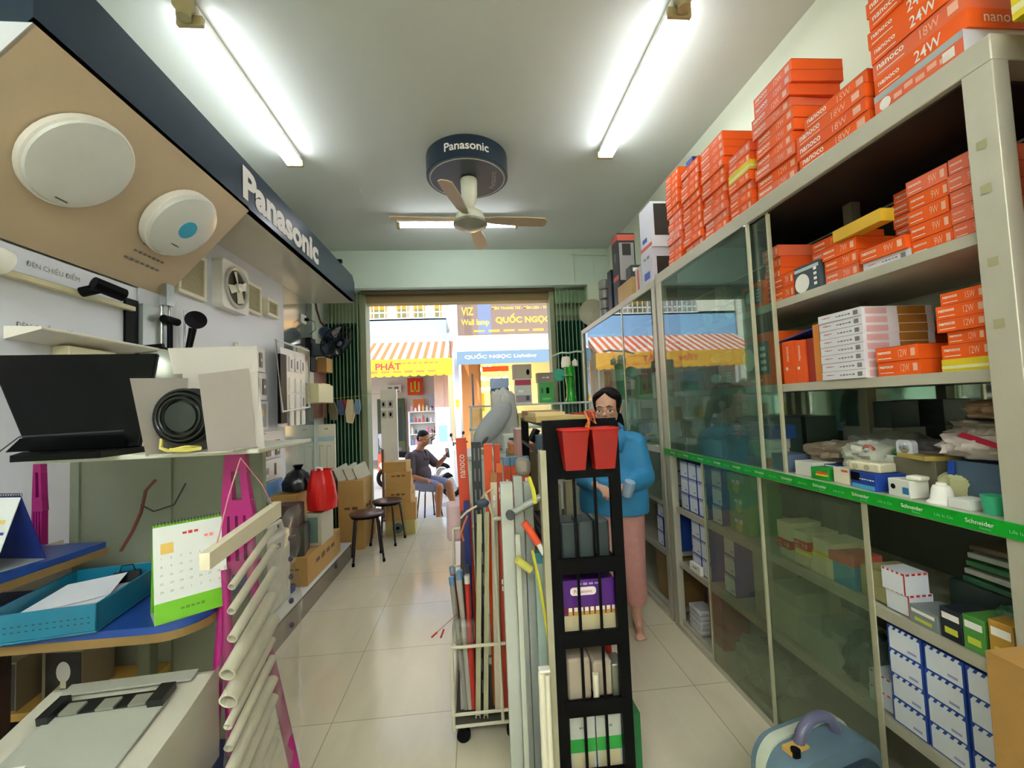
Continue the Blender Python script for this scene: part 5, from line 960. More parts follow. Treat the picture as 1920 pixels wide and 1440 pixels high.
sbox(('plain', .185, .045, .04, '#e0b02c'), xs - .012, 1.29, Z1 + .136, 'bright yellow long box lying slanted on the upper shelf stacks', None, -2, 0)
stack(mix(7, .135, .042, '9W', 24, .16), xs + .19, 1.28, Z1, 'lamp box', 'in the rear stack behind the yellow long box', G2, 24, .003, .8)
stack(mix(6, .165, .042, '9W', 25, .2), xs, 1.045, Z1, 'lamp box', 'in the tall front stack of the upper shelf', G2, 25, .005, 1.5) if False else None
stack(mix(5, .11, .045, '9W', 25, .2), xs + .015, 1.085, Z1, 'lamp box', 'in the 9W stack of the upper shelf', G2, 25, .004, 1.2)
stack([O(.085, .045, '9W', 'pinkish', .2)] * 5, xs, .982, Z1, 'lamp box', 'in the glossy stack', 'glossy boxes beside the near post', 26, .0, .5)
# middle shelf
stack([('upright', .06, .16, .175)], xs, 1.655, Z2, 'book-like box', 'standing first from the sliding glass', None, 1, 0, 0); stack([('upright', .055, .15, .17)], xs + .003, 1.595, Z2, 'book-like box', 'standing second from the sliding glass', None, 1, 0, 0); stack([('plain', .05, .15, .17, '#a8301c')], xs + .01, 1.54, Z2, 'dark red box', 'standing edge on beside the orange book-like boxes', None, 1, 0, 0)
stack([('plain', .03, .2, .215, '#d8842c')], xs - .01, 1.4905, Z2, 'ochre slim box', 'standing at the left of the white box stack', None, 1, 0, 0)
stack([('wht', .175, .26, .0295)] * 8, xs - .02, 1.375, Z2, 'lamp box', 'in the white stack on the middle shelf', 'white lamp boxes on the middle shelf', 31, .001, .4, .002)
sbox(('plain', .20, .2, .012, '#1c3c9a'), xs + .05, 1.615, Z2 + .18, 'blue folded sheet lying over the orange book-like boxes', None, 8) if False else None
MB().add([(0, .13, 0), (0, -.1, .03), (.2, -.1, .03), (.2, .13, 0), (0, .13, .004), (0, -.1, .036), (.2, -.1, .036), (.2, .13, .004)], [(0, 3, 2, 1), (4, 5, 6, 7), (0, 1, 5, 4), (1, 2, 6, 5), (2, 3, 7, 6), (3, 0, 4, 7)], M('blue_sheet', '#1c3c9a', .4)).build('blue_sheet', label='blue plastic sheet lying over the orange book-like boxes', cat='sheet', loc=(xs + .01, 1.60, Z2 + .1765))
stack([('cream', .10, .16, .05)], xs + .25, 1.60, Z2, 'box', 'at the back of the middle shelf', None, 1, 0, 0)
stack(mix(4, .16, .05, '9W', 32, .2), xs + .24, 1.47, Z2, 'lamp box', 'deep behind the white stack', G3, 32, .003, .4)
stack([O(.13, .045, '12W', 'orange', .2)] * 2, xs - .01, 1.195, Z2, 'lamp box', 'in the 12W pair right of the white stack', G3, 33, .002, .6)
stack([('yellow', .12, .18, .034), O(.12, .04, '12W'), O(.09, .036, '12W'), O(.12, .035, '12W'), O(.12, .038, '12W'), O(.11, .036, '15W')], xs, 1.02, Z2, 'lamp box', 'in the stack over the yellow box', G3, 34, .003, .8)
stack(mix(6, .13, .042, '15W', 35, .18), xs + .21, 1.16, Z2, 'lamp box', 'in the rear stack by the near post', G3, 35, .003, 1.)
# behind the upper glass
stack([('photo', .26, .22, .235)], xs, 1.87, Z2, 'carton', 'with a white round lamp behind the upper glass', None, 1, 0, 0)
stack([('photo', .3, .2, .11), ('photo', .3, .2, .11)], xs + .01, 2.17, Z2, 'carton', 'in the pair left of the large lamp carton', None, 41, .003, .5)
stack([('plain', .16, .15, .10, '#7c8c88')], xs + .03, 2.45, Z2, 'grey-green box', 'at the far end behind the upper glass', None, 1, 0, 0)
stack([('bulb', .14, .12, .1)], xs, 2.00, Z1, 'carton', 'behind the glass on the upper shelf', None, 1, 0, 0); stack([('photo', .15, .15, .12)], xs, 1.85, Z1, 'carton', 'behind the glass at the sliding door edge', None, 1, 0, 0)
stack([('bulb', .16, .12, .09)], xs, 2.2, Z1, 'carton', 'second from the street behind the upper glass', None, 1, 0, 0)
stack(mix(5, .10, .05, '7W', 45, .2), xs + .02, 1.74, Z1, 'lamp box', 'seen between the two glass door edges', G2, 45, .002, .4)
# nearest cabinet contents at the frame edge
stack(mix(5, .30, .05, '18W', 51, .25), xs + .0, .60, Z1, 'lamp box', 'inside the nearest cabinet, upper shelf', 'orange boxes in the nearest cabinet', 51); stack([('yellow', .3, .25, .05)] + mix(4, .30, .05, '18W', 52, .25), xs, .60, Z2, 'lamp box', 'inside the nearest cabinet, middle shelf', 'orange boxes in the nearest cabinet', 52)
# ---- deck (z 1.147): the heap
ZD = 1.1475
def b_(w, d, h, col, y, x, label, z=ZD, rz=0, extra=None, name='small_box', bev=.0015, rot=None):
    m = MB().box(0, d, -w / 2, w / 2, 0, h, M('deck_' + col[1:], col, .45, var=.08))
    if extra: extra(m, w, d, h)
    return m.build(name, label=label, cat='box', loc=(x, y, z), rot=rot or (0, 0, rz), bev=bev)
Fl = lambda x, y, z: F_left(x, y, z)
b_(.09, .12, .055, '#d4d2c6', 1.60, 1.29, 'cream white box at the left end of the open deck')
b_(.085, .1, .05, '#213f8c', 1.525, 1.34, 'blue box with a white sketch label on the deck', ZD, 0, lambda m, w, d, h: m.rect(Fl(0, 0.0, h * .5), w * .6, h * .9, WHITE).tube([(-.001, .015, .035), (-.0015, .0, .02), (-.001, -.01, .018)], .002, BLACK, n=4))
b_(.075, .1, .045, '#178a2c', 1.505, 1.275, 'green box with red and yellow stripes on the deck edge', ZD, 4, lambda m, w, d, h: m.rect(Fl(0, -.01, h * .6), w * .6, h * .2, M('stripe_red')).rect(Fl(-.0002, -.01, h * .42), w * .7, h * .14, YEL))
b_(.07, .09, .055, '#d8cfb4', 1.42, 1.285, 'cream carton with a red band on the deck', ZD, -3, lambda m, w, d, h: m.rect(Fl(0, -.015, h * .85), w * .4, h * .14, M('stripe_red')))
b_(.10, .10, .055, '#1b3f96', 1.325, 1.275, 'blue and black box with white lettering on the deck edge', ZD, -4, lambda m, w, d, h: m.rect(Fl(0, .03, h * .7), w * .38, h * .5, BLACK).text('INTERNATIONAL', Fl(0, -.015, h * .6), PRINTW, w=w * .6).rect(Fl(0, .0, h * .15), w * .9, h * .25, M('deck_sky', '#4aa0d0', .5)))
m = b_(.105, .07, .032, '#d6cdae', 1.33, 1.285, 'cream double socket block on the blue and black box', ZD + .0555, 6, lambda m, w, d, h: m.cyl((-.003, .028, h * .5), (.0, .028, h * .5), .009, M('socket_olive'), n=14).cyl((-.003, -.012, h * .5), (.0, -.012, h * .5), .009, M('socket_olive'), n=14), bev=.006)
b_(.13, .012, .06, '#d8d6c8', 1.34, 1.385, 'white flap carton lid standing behind the double socket block', ZD + .045, 6, lambda m, w, d, h: m.text('Philips LED', Fl(0, 0, h * .6), PRINTG, w=w * .5))
b_(.2, .14, .045, '#8b8a78', 1.35, 1.40, 'grey carton supporting the white flap lid on the deck')
b_(.12, .08, .014, '#3f9a46', 1.33, 1.41, 'flat green box beneath the red round lamp', ZD + .107, 3)
b_(.115, .10, .014, '#b09a4c', 1.24, 1.36, 'flat tan and brown box on the grey heap', ZD + .105, -14, lambda m, w, d, h: m.rect(T(d * .5, 0, h + .0005), d * .5, w * .6, M('deck_brown', '#7c5a34', .5)))
b_(.13, .14, .105, '#6f6a52', 1.24, 1.37, 'olive grey carton under the flat tan box on the deck')
b_(.07, .06, .052, '#d9d8cc', 1.205, 1.275, 'white timer box with a black knob on the deck edge', ZD, -3, lambda m, w, d, h: m.disc(Fl(0, .018, h * .55), .008, BLACK).rect(Fl(0, -.022, h * .4), .02, .02, M('deck_blue_label', '#2f7ab0', .5)))
b_(.04, .04, .014, '#e0ddcc', 1.17, 1.285, 'tiny round-cornered white switch on the timer box', ZD + .0525, 8, bev=.005)
b_(.13, .12, .055, '#2a2a28', 1.23, 1.34, 'near-black box behind the white timer box') if False else None
blob('plastic_bag', (1.42, 1.13, ZD), (.07, .05, .045), M('pale_yellow_bag', '#c9c592', .4, bump=.4), 'pale yellow plastic bag heaped behind the white cone', 'bag', 1)
t = thing('white_cone', 'white ribbed plastic cone standing on the deck edge', 'fitting', (1.30, 1.105, ZD)); MB().lathe([(.034, 0), (.034, .004), (.026, .012), (.022, .04), (.018, .05), (.012, .052), (.011, .058), (0, .058)], WHITE, n=24).build('cone_body', t)
b_(.05, .07, .026, '#dddbd4', 1.045, 1.275, 'small white box between the cone and the teal cup'); t = thing('teal_cup', 'teal green round tub beside the near cabinet post', 'cup', (1.30, .985, ZD)); MB().lathe([(.019, 0), (.023, .045), (.024, .047), (.021, .047), (.018, .004), (0, .004)], M('mint_teal', '#34b084', .3), n=28).build('cup_body', t)
t = thing('blue_tray', 'slate blue open tray behind the white cone on the deck', 'tray', (1.47, 1.05, ZD)); MB().box(-.10, .1, -.085, .085, 0, .004, M('tray_slate')).box(-.10, -.096, -.085, .085, 0, .115, M('tray_slate')).box(.096, .1, -.085, .085, 0, .115, M('tray_slate')).box(-.1, .1, -.085, -.081, 0, .115, M('tray_slate')).box(-.1, .1, .081, .085, 0, .115, M('tray_slate')).build('tray_body', t)
MB().prism([(0, 0), (.018, 0), (.012, -.06), (-.006, -.055)], 0, .003, M('blue_tag', '#1c48a8', .4), F_left(0, 0, 0)).build('blue_tag', label='bright blue tag hanging on the slate blue tray', cat='tag', loc=(1.366, 1.135, ZD + .112))
def bag(c, r, col, label, seed, film=True, amp=.28):
    mt = M('bagfill_' + col[1:], col, .35, bump=.6, scale=16, var=.25)
    return blob('plastic_bag', c, r, mt, label, 'bag', seed, amp, 2.6)
bag((1.42, 1.42, ZD + .05), (.09, .085, .05), '#b7b8a8', 'clear bag of white fittings in the middle of the deck heap', 3)
bag((1.46, 1.60, ZD + .045), (.10, .11, .045), '#8c7c68', 'brownish bag of parts at the left of the deck heap', 5)
bag((1.58, 1.50, ZD + .03), (.11, .13, .07), '#6a6a60', 'dark grey bag at the back of the deck heap', 6)
bag((1.52, 1.28, ZD + .06), (.11, .10, .05), '#54504c', 'charcoal plastic bag behind the red round lamp', 7)
bag((1.46, 1.10, ZD + .12), (.10, .085, .04), '#c9bcb4', 'white bag with red print on the near deck heap', 8)
bag((1.56, 1.12, ZD + .165), (.11, .11, .035), '#8d8276', 'grey-brown folded bag above the red-printed bag', 9)
bag((1.56, 1.08, ZD + .23), (.12, .10, .03), '#a08468', 'tan plastic bag topmost of the near deck heap', 10)
MB().prism([(-.06, .0), (-.045, .012), (.06, -.022), (.055, -.034)], 0, .004, M('crimson_band', '#a3142c', .4), F_left(0, 0, 0)).build('red_strip', label='crimson strip lying across the red-printed white bag', cat='strip', loc=(1.372, 1.05, ZD + .185))
t = thing('round_lamp', 'small round downlight with a red rim in the deck heap', 'lamp', (1.36, 1.375, ZD + .115)); MB().lathe([(.0, 0), (.022, 0), (.024, .01), (.018, .014), (.0, .016)], M('rim_red', '#a8443c', .3), F_left(0, 0, 0), n=28).build('rim', t); MB().lathe([(.014, .0135), (.008, .018), (0, .019)], STEEL, F_left(0, 0, 0), n=20).build('lens', t)
t = thing('square_lamp', 'square clear-rimmed downlight in the deck heap', 'lamp', (1.40, 1.275, ZD + .135)); MB().prism(rbox(.052, .052, .014), 0, .02, M('clear_rim', '#c4c6cc', .2), F_left(0, 0, 0)).build('rim', t, bev=.003); MB().lathe([(.017, .02), (.01, .024), (0, .025)], STEEL, F_left(0, 0, 0), n=20).build('lens', t)
b_(.14, .1, .05, '#5a2a38', 1.17, 1.52, 'maroon box lying behind the square clear-rimmed downlight', ZD + .13)
b_(.20, .12, .10, '#1c2a26', 1.60, 1.58, 'dark green-black carton at the back of the deck', ZD + .18, 0, lambda m, w, d, h: m.rect(Fl(0, .03, h / 2), .02, h, M('deck_emerald', '#1a6a44', .5)).rect(Fl(0, .0, h / 2), .02, h, M('deck_tanstrip', '#a88462', .5)))
b_(.22, .14, .18, '#6c6e64', 1.60, 1.57, 'dark grey carton supporting the dark green-black carton', ZD)
# behind glass on the deck
b_(.12, .2, .05, '#a8b0a4', 2.52, 1.30, 'pale flat box at the far end behind the upper glass'); b_(.16, .22, .09, '#a4b4b8', 2.28, 1.30, 'pale blue-grey tray of sockets behind the upper glass', ZD, 12, lambda m, w, d, h: m.disc(T(d * .4, 0, h + .0006), .05, M('deck_bluegrey', '#7f93a4', .4)))
b_(.14, .24, .12, '#5c7478', 2.08, 1.32, 'slate teal bin behind the upper glass', ZD, 10); bag((1.42, 2.14, ZD + .125), (.09, .07, .025), '#b9a8a4', 'shiny crumpled bag on the slate teal bin', 14)
b_(.13, .12, .04, '#c0714c', 1.89, 1.29, 'salmon orange box under the pale switch boxes', ZD); b_(.12, .12, .04, '#c2c6b4', 1.89, 1.295, 'lower pale switch box on the salmon orange box', ZD + .0405); b_(.125, .12, .045, '#b8beac', 1.885, 1.295, 'upper pale switch box behind the upper glass', ZD + .081); b_(.14, .12, .06, '#28457a', 1.87, 1.31, 'dark blue pack on the pale switch boxes', ZD + .1265)
b_(.1, .1, .07, '#5d6c86', 1.745, 1.30, 'slate purple pack between the glass door edges'); b_(.30, .18, .2, '#5d7470', 2.30, 1.56, 'large grey-green carton at the back behind the upper glass')
# ---- lower compartments
ZL1, ZL2, ZL3 = .7755, .4305, .0605; xl = 1.30; GB_ = 'blue and white boxes in the cabinet foot'
for ci, y_ in enumerate((2.62, 2.515, 2.41)):
    stack([('blue', .10, .15, .10)] * 3, xl, y_, ZL1, 'box', 'in the %s column of the upper far foot shelf' % ('left', 'middle', 'right')[ci], GB_, 60 + ci, .001, .4, .004)
    stack([('blue', .10, .15, .10)] * (2 if ci == 0 else 3), xl + (.05 if ci == 0 else 0), y_, ZL2, 'box', 'in the %s column of the lower far foot shelf' % ('left', 'middle', 'right')[ci], GB_, 63 + ci, .001, .4, .004)
stack([('blue', .10, .15, .10)] * 3, xl + .01, 2.28, ZL1, 'box', 'just behind the milky glass edge, upper shelf', GB_, 66, .001, .4); stack([('blue', .10, .15, .10)] * 3, xl + .01, 2.20, ZL2, 'box', 'behind the milky glass, lower shelf', GB_, 67, .001, .4)
stack([('green', .15, .18, .10)] * 3, xl + .01, 2.10, ZL1, 'carton', 'in the green column behind the milky glass', 'green cartons behind the dusty glass', 68, .001, .4)
t = thing('white_pack', 'small white folded pack in front of the blue boxes', 'pack', (1.275, 2.50, ZL2)); 
m = MB().box(0, .02, -.06, .06, .0, .05, WHITE).text('SMART', F_left(0, 0, .03), PRINTG, w=.05).build('pack_body', t)
for k in range(5): b_(.14, .1, .028, '#b4b6b6', 2.56, 1.285, 'grey plastic tray, %s of the pile at the cabinet foot' % ordw(k, 5), ZL3 + .0285 * k, 0, bev=.009, name='plastic_tray')
b_(.14, .16, .28, '#a32418', 2.40, 1.33, 'deep red upright carton at the cabinet foot', ZL3); b_(.09, .16, .30, '#b9ab96', 1.95, 1.31, 'tall beige roll carton behind the milky glass, lower shelf', ZL2 + 0) if True else None
b_(.16, .2, .2, '#b7b79c', 1.80, 1.31, 'wide cream carton behind the milky glass, lower shelf', ZL2); bag((1.42, 2.05, ZL3), (.13, .16, .10), '#8e9680', 'clear bag of fittings low behind the milky glass', 21)
stack([('cream', .08, .14, .04), ('red', .08, .14, .035, '5W'), ('cream', .08, .14, .04), ('cream', .08, .14, .035)], xl, 1.76, ZL1, 'small box', 'in the left mixed pile behind the milky glass', None, 70, .003, 3); stack([('cream', .08, .14, .035), ('yellow', .08, .14, .03), ('red', .08, .14, .035, '5W'), ('cream', .07, .14, .035)], xl, 1.665, ZL1, 'small box', 'in the second mixed pile behind the milky glass', None, 71, .003, 3)
stack([('cream', .10, .14, .03), ('cream', .10, .14, .03), ('yellow', .10, .14, .02), ('cream', .10, .14, .05)], xl, 1.56, ZL1, 'small box', 'in the pale pile left of the sky blue box', None, 72, .003, 2); b_(.09, .12, .075, '#3b93b8', 1.46, 1.30, 'sky blue box behind the milky glass', ZL1 + 0); b_(.10, .12, .035, '#c4604c', 1.47, 1.30, 'salmon pink box on the sky blue box', ZL1 + .0755, 3)
b_(.10, .14, .05, '#a9a070', 1.35, 1.31, 'khaki carton by the right edge of the milky glass, lower one', ZL1); b_(.10, .14, .05, '#b5ab78', 1.35, 1.31, 'khaki carton by the right edge of the milky glass, upper one', ZL1 + .0505)
b_(.2, .25, .11, '#a3a99c', 1.62, 1.31, 'pale white wrapped box on the lower glass shelf', ZL2); bag((1.40, 1.46, ZL2), (.09, .07, .09), '#4c5850', 'dark bag on the lower glass shelf', 22)
stack([('redw', .10, .12, .05), ('redw', .10, .12, .05)], xl, 1.345, ZL2 + .0, 'box', 'behind the glass edge on the lower shelf', None, 73, 0, .3)
# open right part
stack([('redw', .075, .08, .065), ('redw', .075, .08, .065)], xl - .01, 1.265, ZL1, 'box', 'at the left of the open lower shelf', 'white red-edged boxes on the open lower shelf', 74, .001, .5)
GD = ('#2f5f3c', '#b0b0a4', '#3f7a4a', '#a8b0a8', '#5d5340', '#8d948c')
for k in range(5):
    b_(.15, .16, .016, GD[k], 1.12 - .006 * k, 1.44 + .004 * k, 'blister tray of %s parts, %s of the pile under the deck' % (('dark green', 'grey', 'green', 'pale grey', 'brown')[k], ordw(k, 5)), ZL1 + .115 + .0245 * k, 3 * k - 6, name='blister_tray', bev=.003)
b_(.20, .2, .1145, '#24302a', 1.12, 1.43, 'dark carton holding up the pile of blister trays', ZL1)
for k, (w_, h_, col, y_, lb) in enumerate(((.085, .05, '#7d8584', 1.175, 'grey transparent pack of cable parts on the open lower shelf'), (.055, .085, '#20242c', 1.10, 'black pack in the middle of the open lower shelf'), (.05, .09, '#4f8f3c', 1.045, 'lime green pack on the open lower shelf'), (.05, .105, '#b98a34', .985, 'ochre photo pack beside the near post'))): b_(w_, .1, h_, col, y_, 1.285, lb, ZL1, 2 * k - 3, lambda m, w, d, h: m.rect(Fl(0, 0, h * .75), w * .8, h * .2, WHITE).rect(Fl(0, 0, h * .3), w * .6, h * .2, M('pack_lemon', '#c4c840', .5)), name='fitting_pack')
b_(.11, .06, .012, '#c8c832', 1.02, 1.26, 'lemon yellow flat pack on the shelf edge', ZL1 + 0, 0, name='flat_pack') if False else None
bag((1.40, 1.01, ZL1 + 0), (.08, .06, .06), '#3a6a44', 'green bag of clips behind the lime green pack', 23)
for ci, (y_, n_) in enumerate(((1.245, 4), (1.135, 4), (1.025, 4))):
    stack([('blue', .105, .16, .074)] * n_, xl - .012 + .0 * ci, y_, ZL2, 'carton', 'in the %s column of the open foot shelf' % ('left', 'middle', 'right')[ci], 'blue and white cartons on the open foot shelf', 80 + ci, .001, .4, .003)
stack([('blue', .105, .16, .074)] * 4, xl + .2, 1.2, ZL3, 'carton', 'on the dark bottom board', None, 84) if False else None
# far cabinet contents
for k, (y_, z_, w_, h_, col, lb) in enumerate(((3.0, 1.515, .14, .16, '#a9a596', 'grey boxed lamp behind the far glass'), (3.2, 1.515, .12, .2, '#b03044', 'crimson box behind the far glass'), (3.4, 1.515, .2, .16, '#a7a78c', 'khaki box behind the far glass'), (3.75, 1.515, .2, .14, '#5d8a8a', 'teal grey box behind the far glass'), (4.1, 1.515, .25, .15, '#8a9890', 'sage box behind the far glass'), (3.05, 1.147, .2, .18, '#b3a884', 'beige carton low behind the far glass'), (3.3, 1.147, .18, .14, '#8c9aa4', 'blue-grey pack low behind the far glass'), (3.6, 1.147, .2, .16, '#b0b4a0', 'pale pack low behind the far glass'), (3.0, 1.866, .2, .15, '#8a938c', 'grey green carton on the top shelf of the far cabinet'))):
    b_(w_, .18, h_, col, y_, 1.32, lb, z_ + .0005)
for k, (y_, n_, z_) in enumerate(((2.91, 3, ZL2), (3.02, 3, ZL2))): stack([('blue', .10, .15, .10)] * n_, xl, y_, z_, 'box', 'in the %s column of the far cabinet foot' % ('near', 'far')[k], 'blue boxes in the far cabinet foot', 90 + k, .002, .6)
stack([('redw', .1, .14, .10)] * 3, xl, 2.92, ZL1, 'box', 'by the near post of the far cabinet', 'red and white boxes in the far cabinet', 92, .002, .6)
stack([('plain', .26, .2, .16, '#8a6a38'), ('plain', .26, .2, .16, '#7c6034')], xl, 3.0, ZL3, 'brown carton', 'at the foot of the far cabinet', 'brown cartons in the far cabinet foot', 93, .002, .6)
# on top of the far cabinet
ZF = 2.3005
def topbox(y, w, d, z, h, col, label, x=1.30, extra=None, rz=0, name='carton'): return b_(w, d, h, col, y, x, label, z, rz, extra, name)
topbox(2.99, .2, .16, ZF, .26, '#c4c2cc', 'lower white carton with small logos beside the orange stacks', extra=lambda m, w, d, h: m.rect(Fl(0, 0, h * .3), w * .5, h * .2, M('logo_blue')).text('PANEL', Fl(0, 0, h * .8), PRINTG, w=w * .6).rect(F_front(d / 2, -w / 2, h * .5), d * .6, h * .5, M('photo_dark')))
topbox(2.98, .2, .16, ZF + .2605, .33, '#d0d0d8', 'upper white carton with black panels beside the orange stacks', extra=lambda m, w, d, h: m.rect(Fl(0, .02, h * .25), w * .4, h * .1, M('logo_blue')).rect(F_front(d / 2, -w / 2, h * .6), d * .7, h * .7, M('photo_dark')).rect(Fl(0, .0, h * .08), w, h * .08, M('logo_red')))
topbox(3.16, .12, .12, ZF, .20, '#bcbab0', 'small white and pink striped carton on the far cabinet', extra=lambda m, w, d, h: m.rect(Fl(0, 0, h * .5), w * .3, h * .8, M('logo_red')))
topbox(3.46, .34, .2, ZF, .17, '#c09a58', 'long brown carton on the far cabinet'); t = thing('car_socket', 'black power adapter on the long brown carton', 'adapter', (1.34, 3.36, ZF + .171)); MB().box(-.04, .05, -.06, .06, 0, .1, DARK).rect(F_front(0, -.061, .06), .05, .03, WHITE).build('adapter_body', t, bev=.006)
b_(.16, .16, .68, '#2c2430', 3.74, 1.33, 'tall dark carton with a red top and grey photo panel', ZF, 0, lambda m, w, d, h: m.rect(F_front(d / 2, -w / 2, h * .62), d * .85, h * .5, M('photo_grey', '#9a9896', .5)).rect(F_front(d / 2, -w / 2 - .0003, h * .78), d * .5, h * .16, M('photo_dark')).rect(F_front(d / 2, -w / 2, h * .94), d, h * .08, M('logo_red')).rect(Fl(0, 0, h * .95), w, h * .08, M('logo_red')).rect(Fl(0, 0, h * .7), w * .2, h * .12, PRINTG).rect(Fl(0, 0, h * .42), w * .9, h * .06, M('logo_red')), name='carton')
b_(.10, .10, .42, '#1c2a2e', 3.94, 1.33, 'slim black-green carton behind the tall dark carton', ZF, name='carton'); b_(.1, .09, .16, '#aeb4a8', 3.93, 1.23, 'small pale box before the slim black-green carton', ZF) if False else None
t = thing('clear_jar_stack', 'stack of grey clear jars on the far cabinet', 'jars', (1.36, 4.18, ZF))
for k in range(4): MB().lathe([(.045, 0), (.06, .01), (.06, .09), (.045, .1)], M('smoky_jar', '#8a8880', .25), T(0, 0, .101 * k), n=20).build('jar', t)
t = thing('siren_horn', 'round beige loudspeaker horn at the end of the far cabinet', 'horn', (1.33, 4.55, ZF)); q = T(0, 0, .15) @ Rx(90) @ Rx(0)
MB().lathe([(.02, -.14), (.05, -.10), (.10, -.03), (.14, .03), (.145, .04), (.13, .03), (.0, .0)], M('horn_beige'), q @ Ry(-20), n=32).build('horn_body', t); MB().box(-.03, .03, -.02, .08, 0, .06, M('horn_beige')).build('foot', t)
b_(.14, .2, .34, '#b4b49c', 4.40, 1.42, 'pale khaki carton behind the loudspeaker horn', ZF, name='carton')
# big carton and tool case at the lower right
carton((1.168, .755, 0), (.165, .22, .90), 'tall brown carton at the right frame edge before the cabinet', mat=M('deep_cardboard', '#a67c3e', .8, bump=.15, scale=30), tape=False)
TC = M('case_blue_grey', '#5d7480', .35, var=.05); TCD = M('case_dark_slate', '#2e3c44', .4); t = thing('tool_case', 'blue-grey plastic tool case with a handle standing on the floor', 'tool case', (.985, 1.26, 0), 14)
m = MB(); m.prism([(x, y + .22) for x, y in rbox(.36, .44, .08, 6)], -.07, .07, TC, XZ); m.build('case_shell', t, bev=.015, bseg=3)
m = MB(); m.prism([(x, y + .21) for x, y in rbox(.31, .37, .06, 6)], -.085, -.06, TCD, XZ); m.build('front_panel', t, bev=.01, bseg=3)
m = MB(); m.prism([(x, y + .225) for x, y in rbox(.365, .445, .08, 6)], .02, .05, M('case_rim_pale', '#b9c0ac', .4), XZ); m.build('rim', t, bev=.004)
MB().tube([(.0 + .07 * math.cos(R(a)) * 1.1, -.01, .435 + .065 * math.sin(R(a))) for a in range(0, 181, 15)], .016, M('handle_violet_grey', '#5f5f78', .3), n=10).build('handle', t)
MB().box(-.13, -.06, -.03, .002, .436, .448, M('brass_plate', '#c9a050', .4)).cyl((-.115, -.03, .435), (-.115, -.03, .455), .013, BLACK, n=12).build('latch', t)
# ================================================================ the street and the shops across it
ASPH = M('street_asphalt', '#8d8a84', .9, bump=.2, scale=40); PAVE = M('pavement', '#b7afa2', .85, var=.08)
struct('trim_3', MB().box(-9, 9, 5.95, 7.2, -.35, -.15, PAVE)); struct('trim_4', MB().box(-9, 9, 7.2, 10.6, -.4, -.2, ASPH)); struct('trim_5', MB().box(-9, 9, 10.6, 16, -.35, -.12, PAVE))
SHW = M('shop_white_wall', '#e9e6e0', .7); SKYB = M('facade_pale_blue', '#8ab4dc', .7, var=.02); COLW = M('facade_white', '#eceae6', .6)
t = thing('shop_building', 'shop house across the street with pale blue front and yellow awning', 'building', (-2.3, 11.5, -.12))
MB().box(-2.7, 1.62, 0, .2, 3.35, 4.02, SKYB).build('front_wall', t); MB().box(-2.7, 1.62, 0, .2, 4.9, 6.6, M('facade_cream')).box(-2.7, -1.6, 0, .2, 4.02, 4.9, M('facade_cream')).build('upper_wall', t)
MB().box(-2.7, 1.62, 1.5, 1.7, 3.9, 6.6, M('upper_back_wall', '#dedbd2', .7)).build('balcony_wall', t); MB().box(-2.7, 1.62, .0, 1.7, 3.98, 4.05, COLW).build('balcony_floor', t)
m = MB()
for k in range(22): m.box(-1.6 + .145 * k, -1.58 + .145 * k, .02, .04, 4.05, 4.75, COLW)
for z_ in (4.2, 4.4, 4.6, 4.75): m.box(-1.6, 1.62, .02, .04, z_ - .015, z_ + .015, COLW)
m.build('balcony_rail', t)
for k, (x_, w_) in enumerate(((-.45, .42), (.25, .3), (.75, .3), (1.3, .2))): MB().box(x_ - w_ / 2, x_ + w_ / 2, 1.4, 1.5, 4.1, 5.3, M('amber_shutter', '#e0b030', .6)).box(x_ - w_ / 2 + .03, x_ + w_ / 2 - .03, 1.38, 1.4, 4.3, 4.6, M('olive_glass', '#8a8a50', .3)).build('window', t)
MB().box(-2.7, 1.62, 2.8, 2.95, 0, 3.35, SHW).box(-2.7, -2.6, 0, 2.8, 0, 3.35, SHW).box(1.5, 1.62, 0, 2.8, 0, 3.35, M('salmon_pillar')).box(-2.7, 1.62, 0, 2.8, 3.0, 3.1, SHW).build('shop_walls', t)
MB().box(1.25, 1.5, -.05, .35, 0, 3.3, M('salmon_pillar')).build('pillar', t)
t2 = thing('awning', 'yellow and orange striped awning lettered in red across the street', 'awning', (-2.3, 10.3, 0))
AX = .0; m = MB()
for k in range(44):
    x0 = -2.6 + .1 * k
    if x0 > 1.75: break
    m.add([(x0, 0, 2.68), (x0 + .1, 0, 2.68), (x0 + .1, 1.19, 3.27), (x0, 1.19, 3.27)], [(0, 1, 2, 3)], M('awning_orange', '#dc5a26', .7) if k % 2 else M('awning_white', '#e2d0c0', .7))
m.build('canopy', t2)
m = MB(); m.box(-2.6, 1.8, -.01, 0, 2.31, 2.68, M('awning_yellow')); 
for k in range(22): m.disc(F_front(-2.5 + .2 * k, -.005, 2.31), .1, M('awning_yellow'), off=0, ry=.05)
m.text('PHÁT', F_front(.30, -.011, 2.53), PRINTR, w=.6, h=.20, bold=.03).text('TẤN', F_front(-.62, -.011, 2.53), PRINTR, w=.5, h=.20, bold=.03).text('ĐIỆN NƯỚC - KIM KHÍ', F_front(1.05, -.011, 2.58), M('awning_print'), w=.9).text('Chuyên bán sỉ và lẻ các loại thiết bị điện', F_front(.5, -.011, 2.38), M('awning_print'), w=1.9, h=.07)
m.build('valance', t2)
MB().cyl((1.78, .0, 2.68), (1.70, 1.19, 3.27), .02, DARK, n=8).cyl((1.72, .02, -.1), (1.74, .02, 2.68), .02, M('awning_pole', '#a9a4a0', .4, .5), n=8).build('frame_pole', t2)
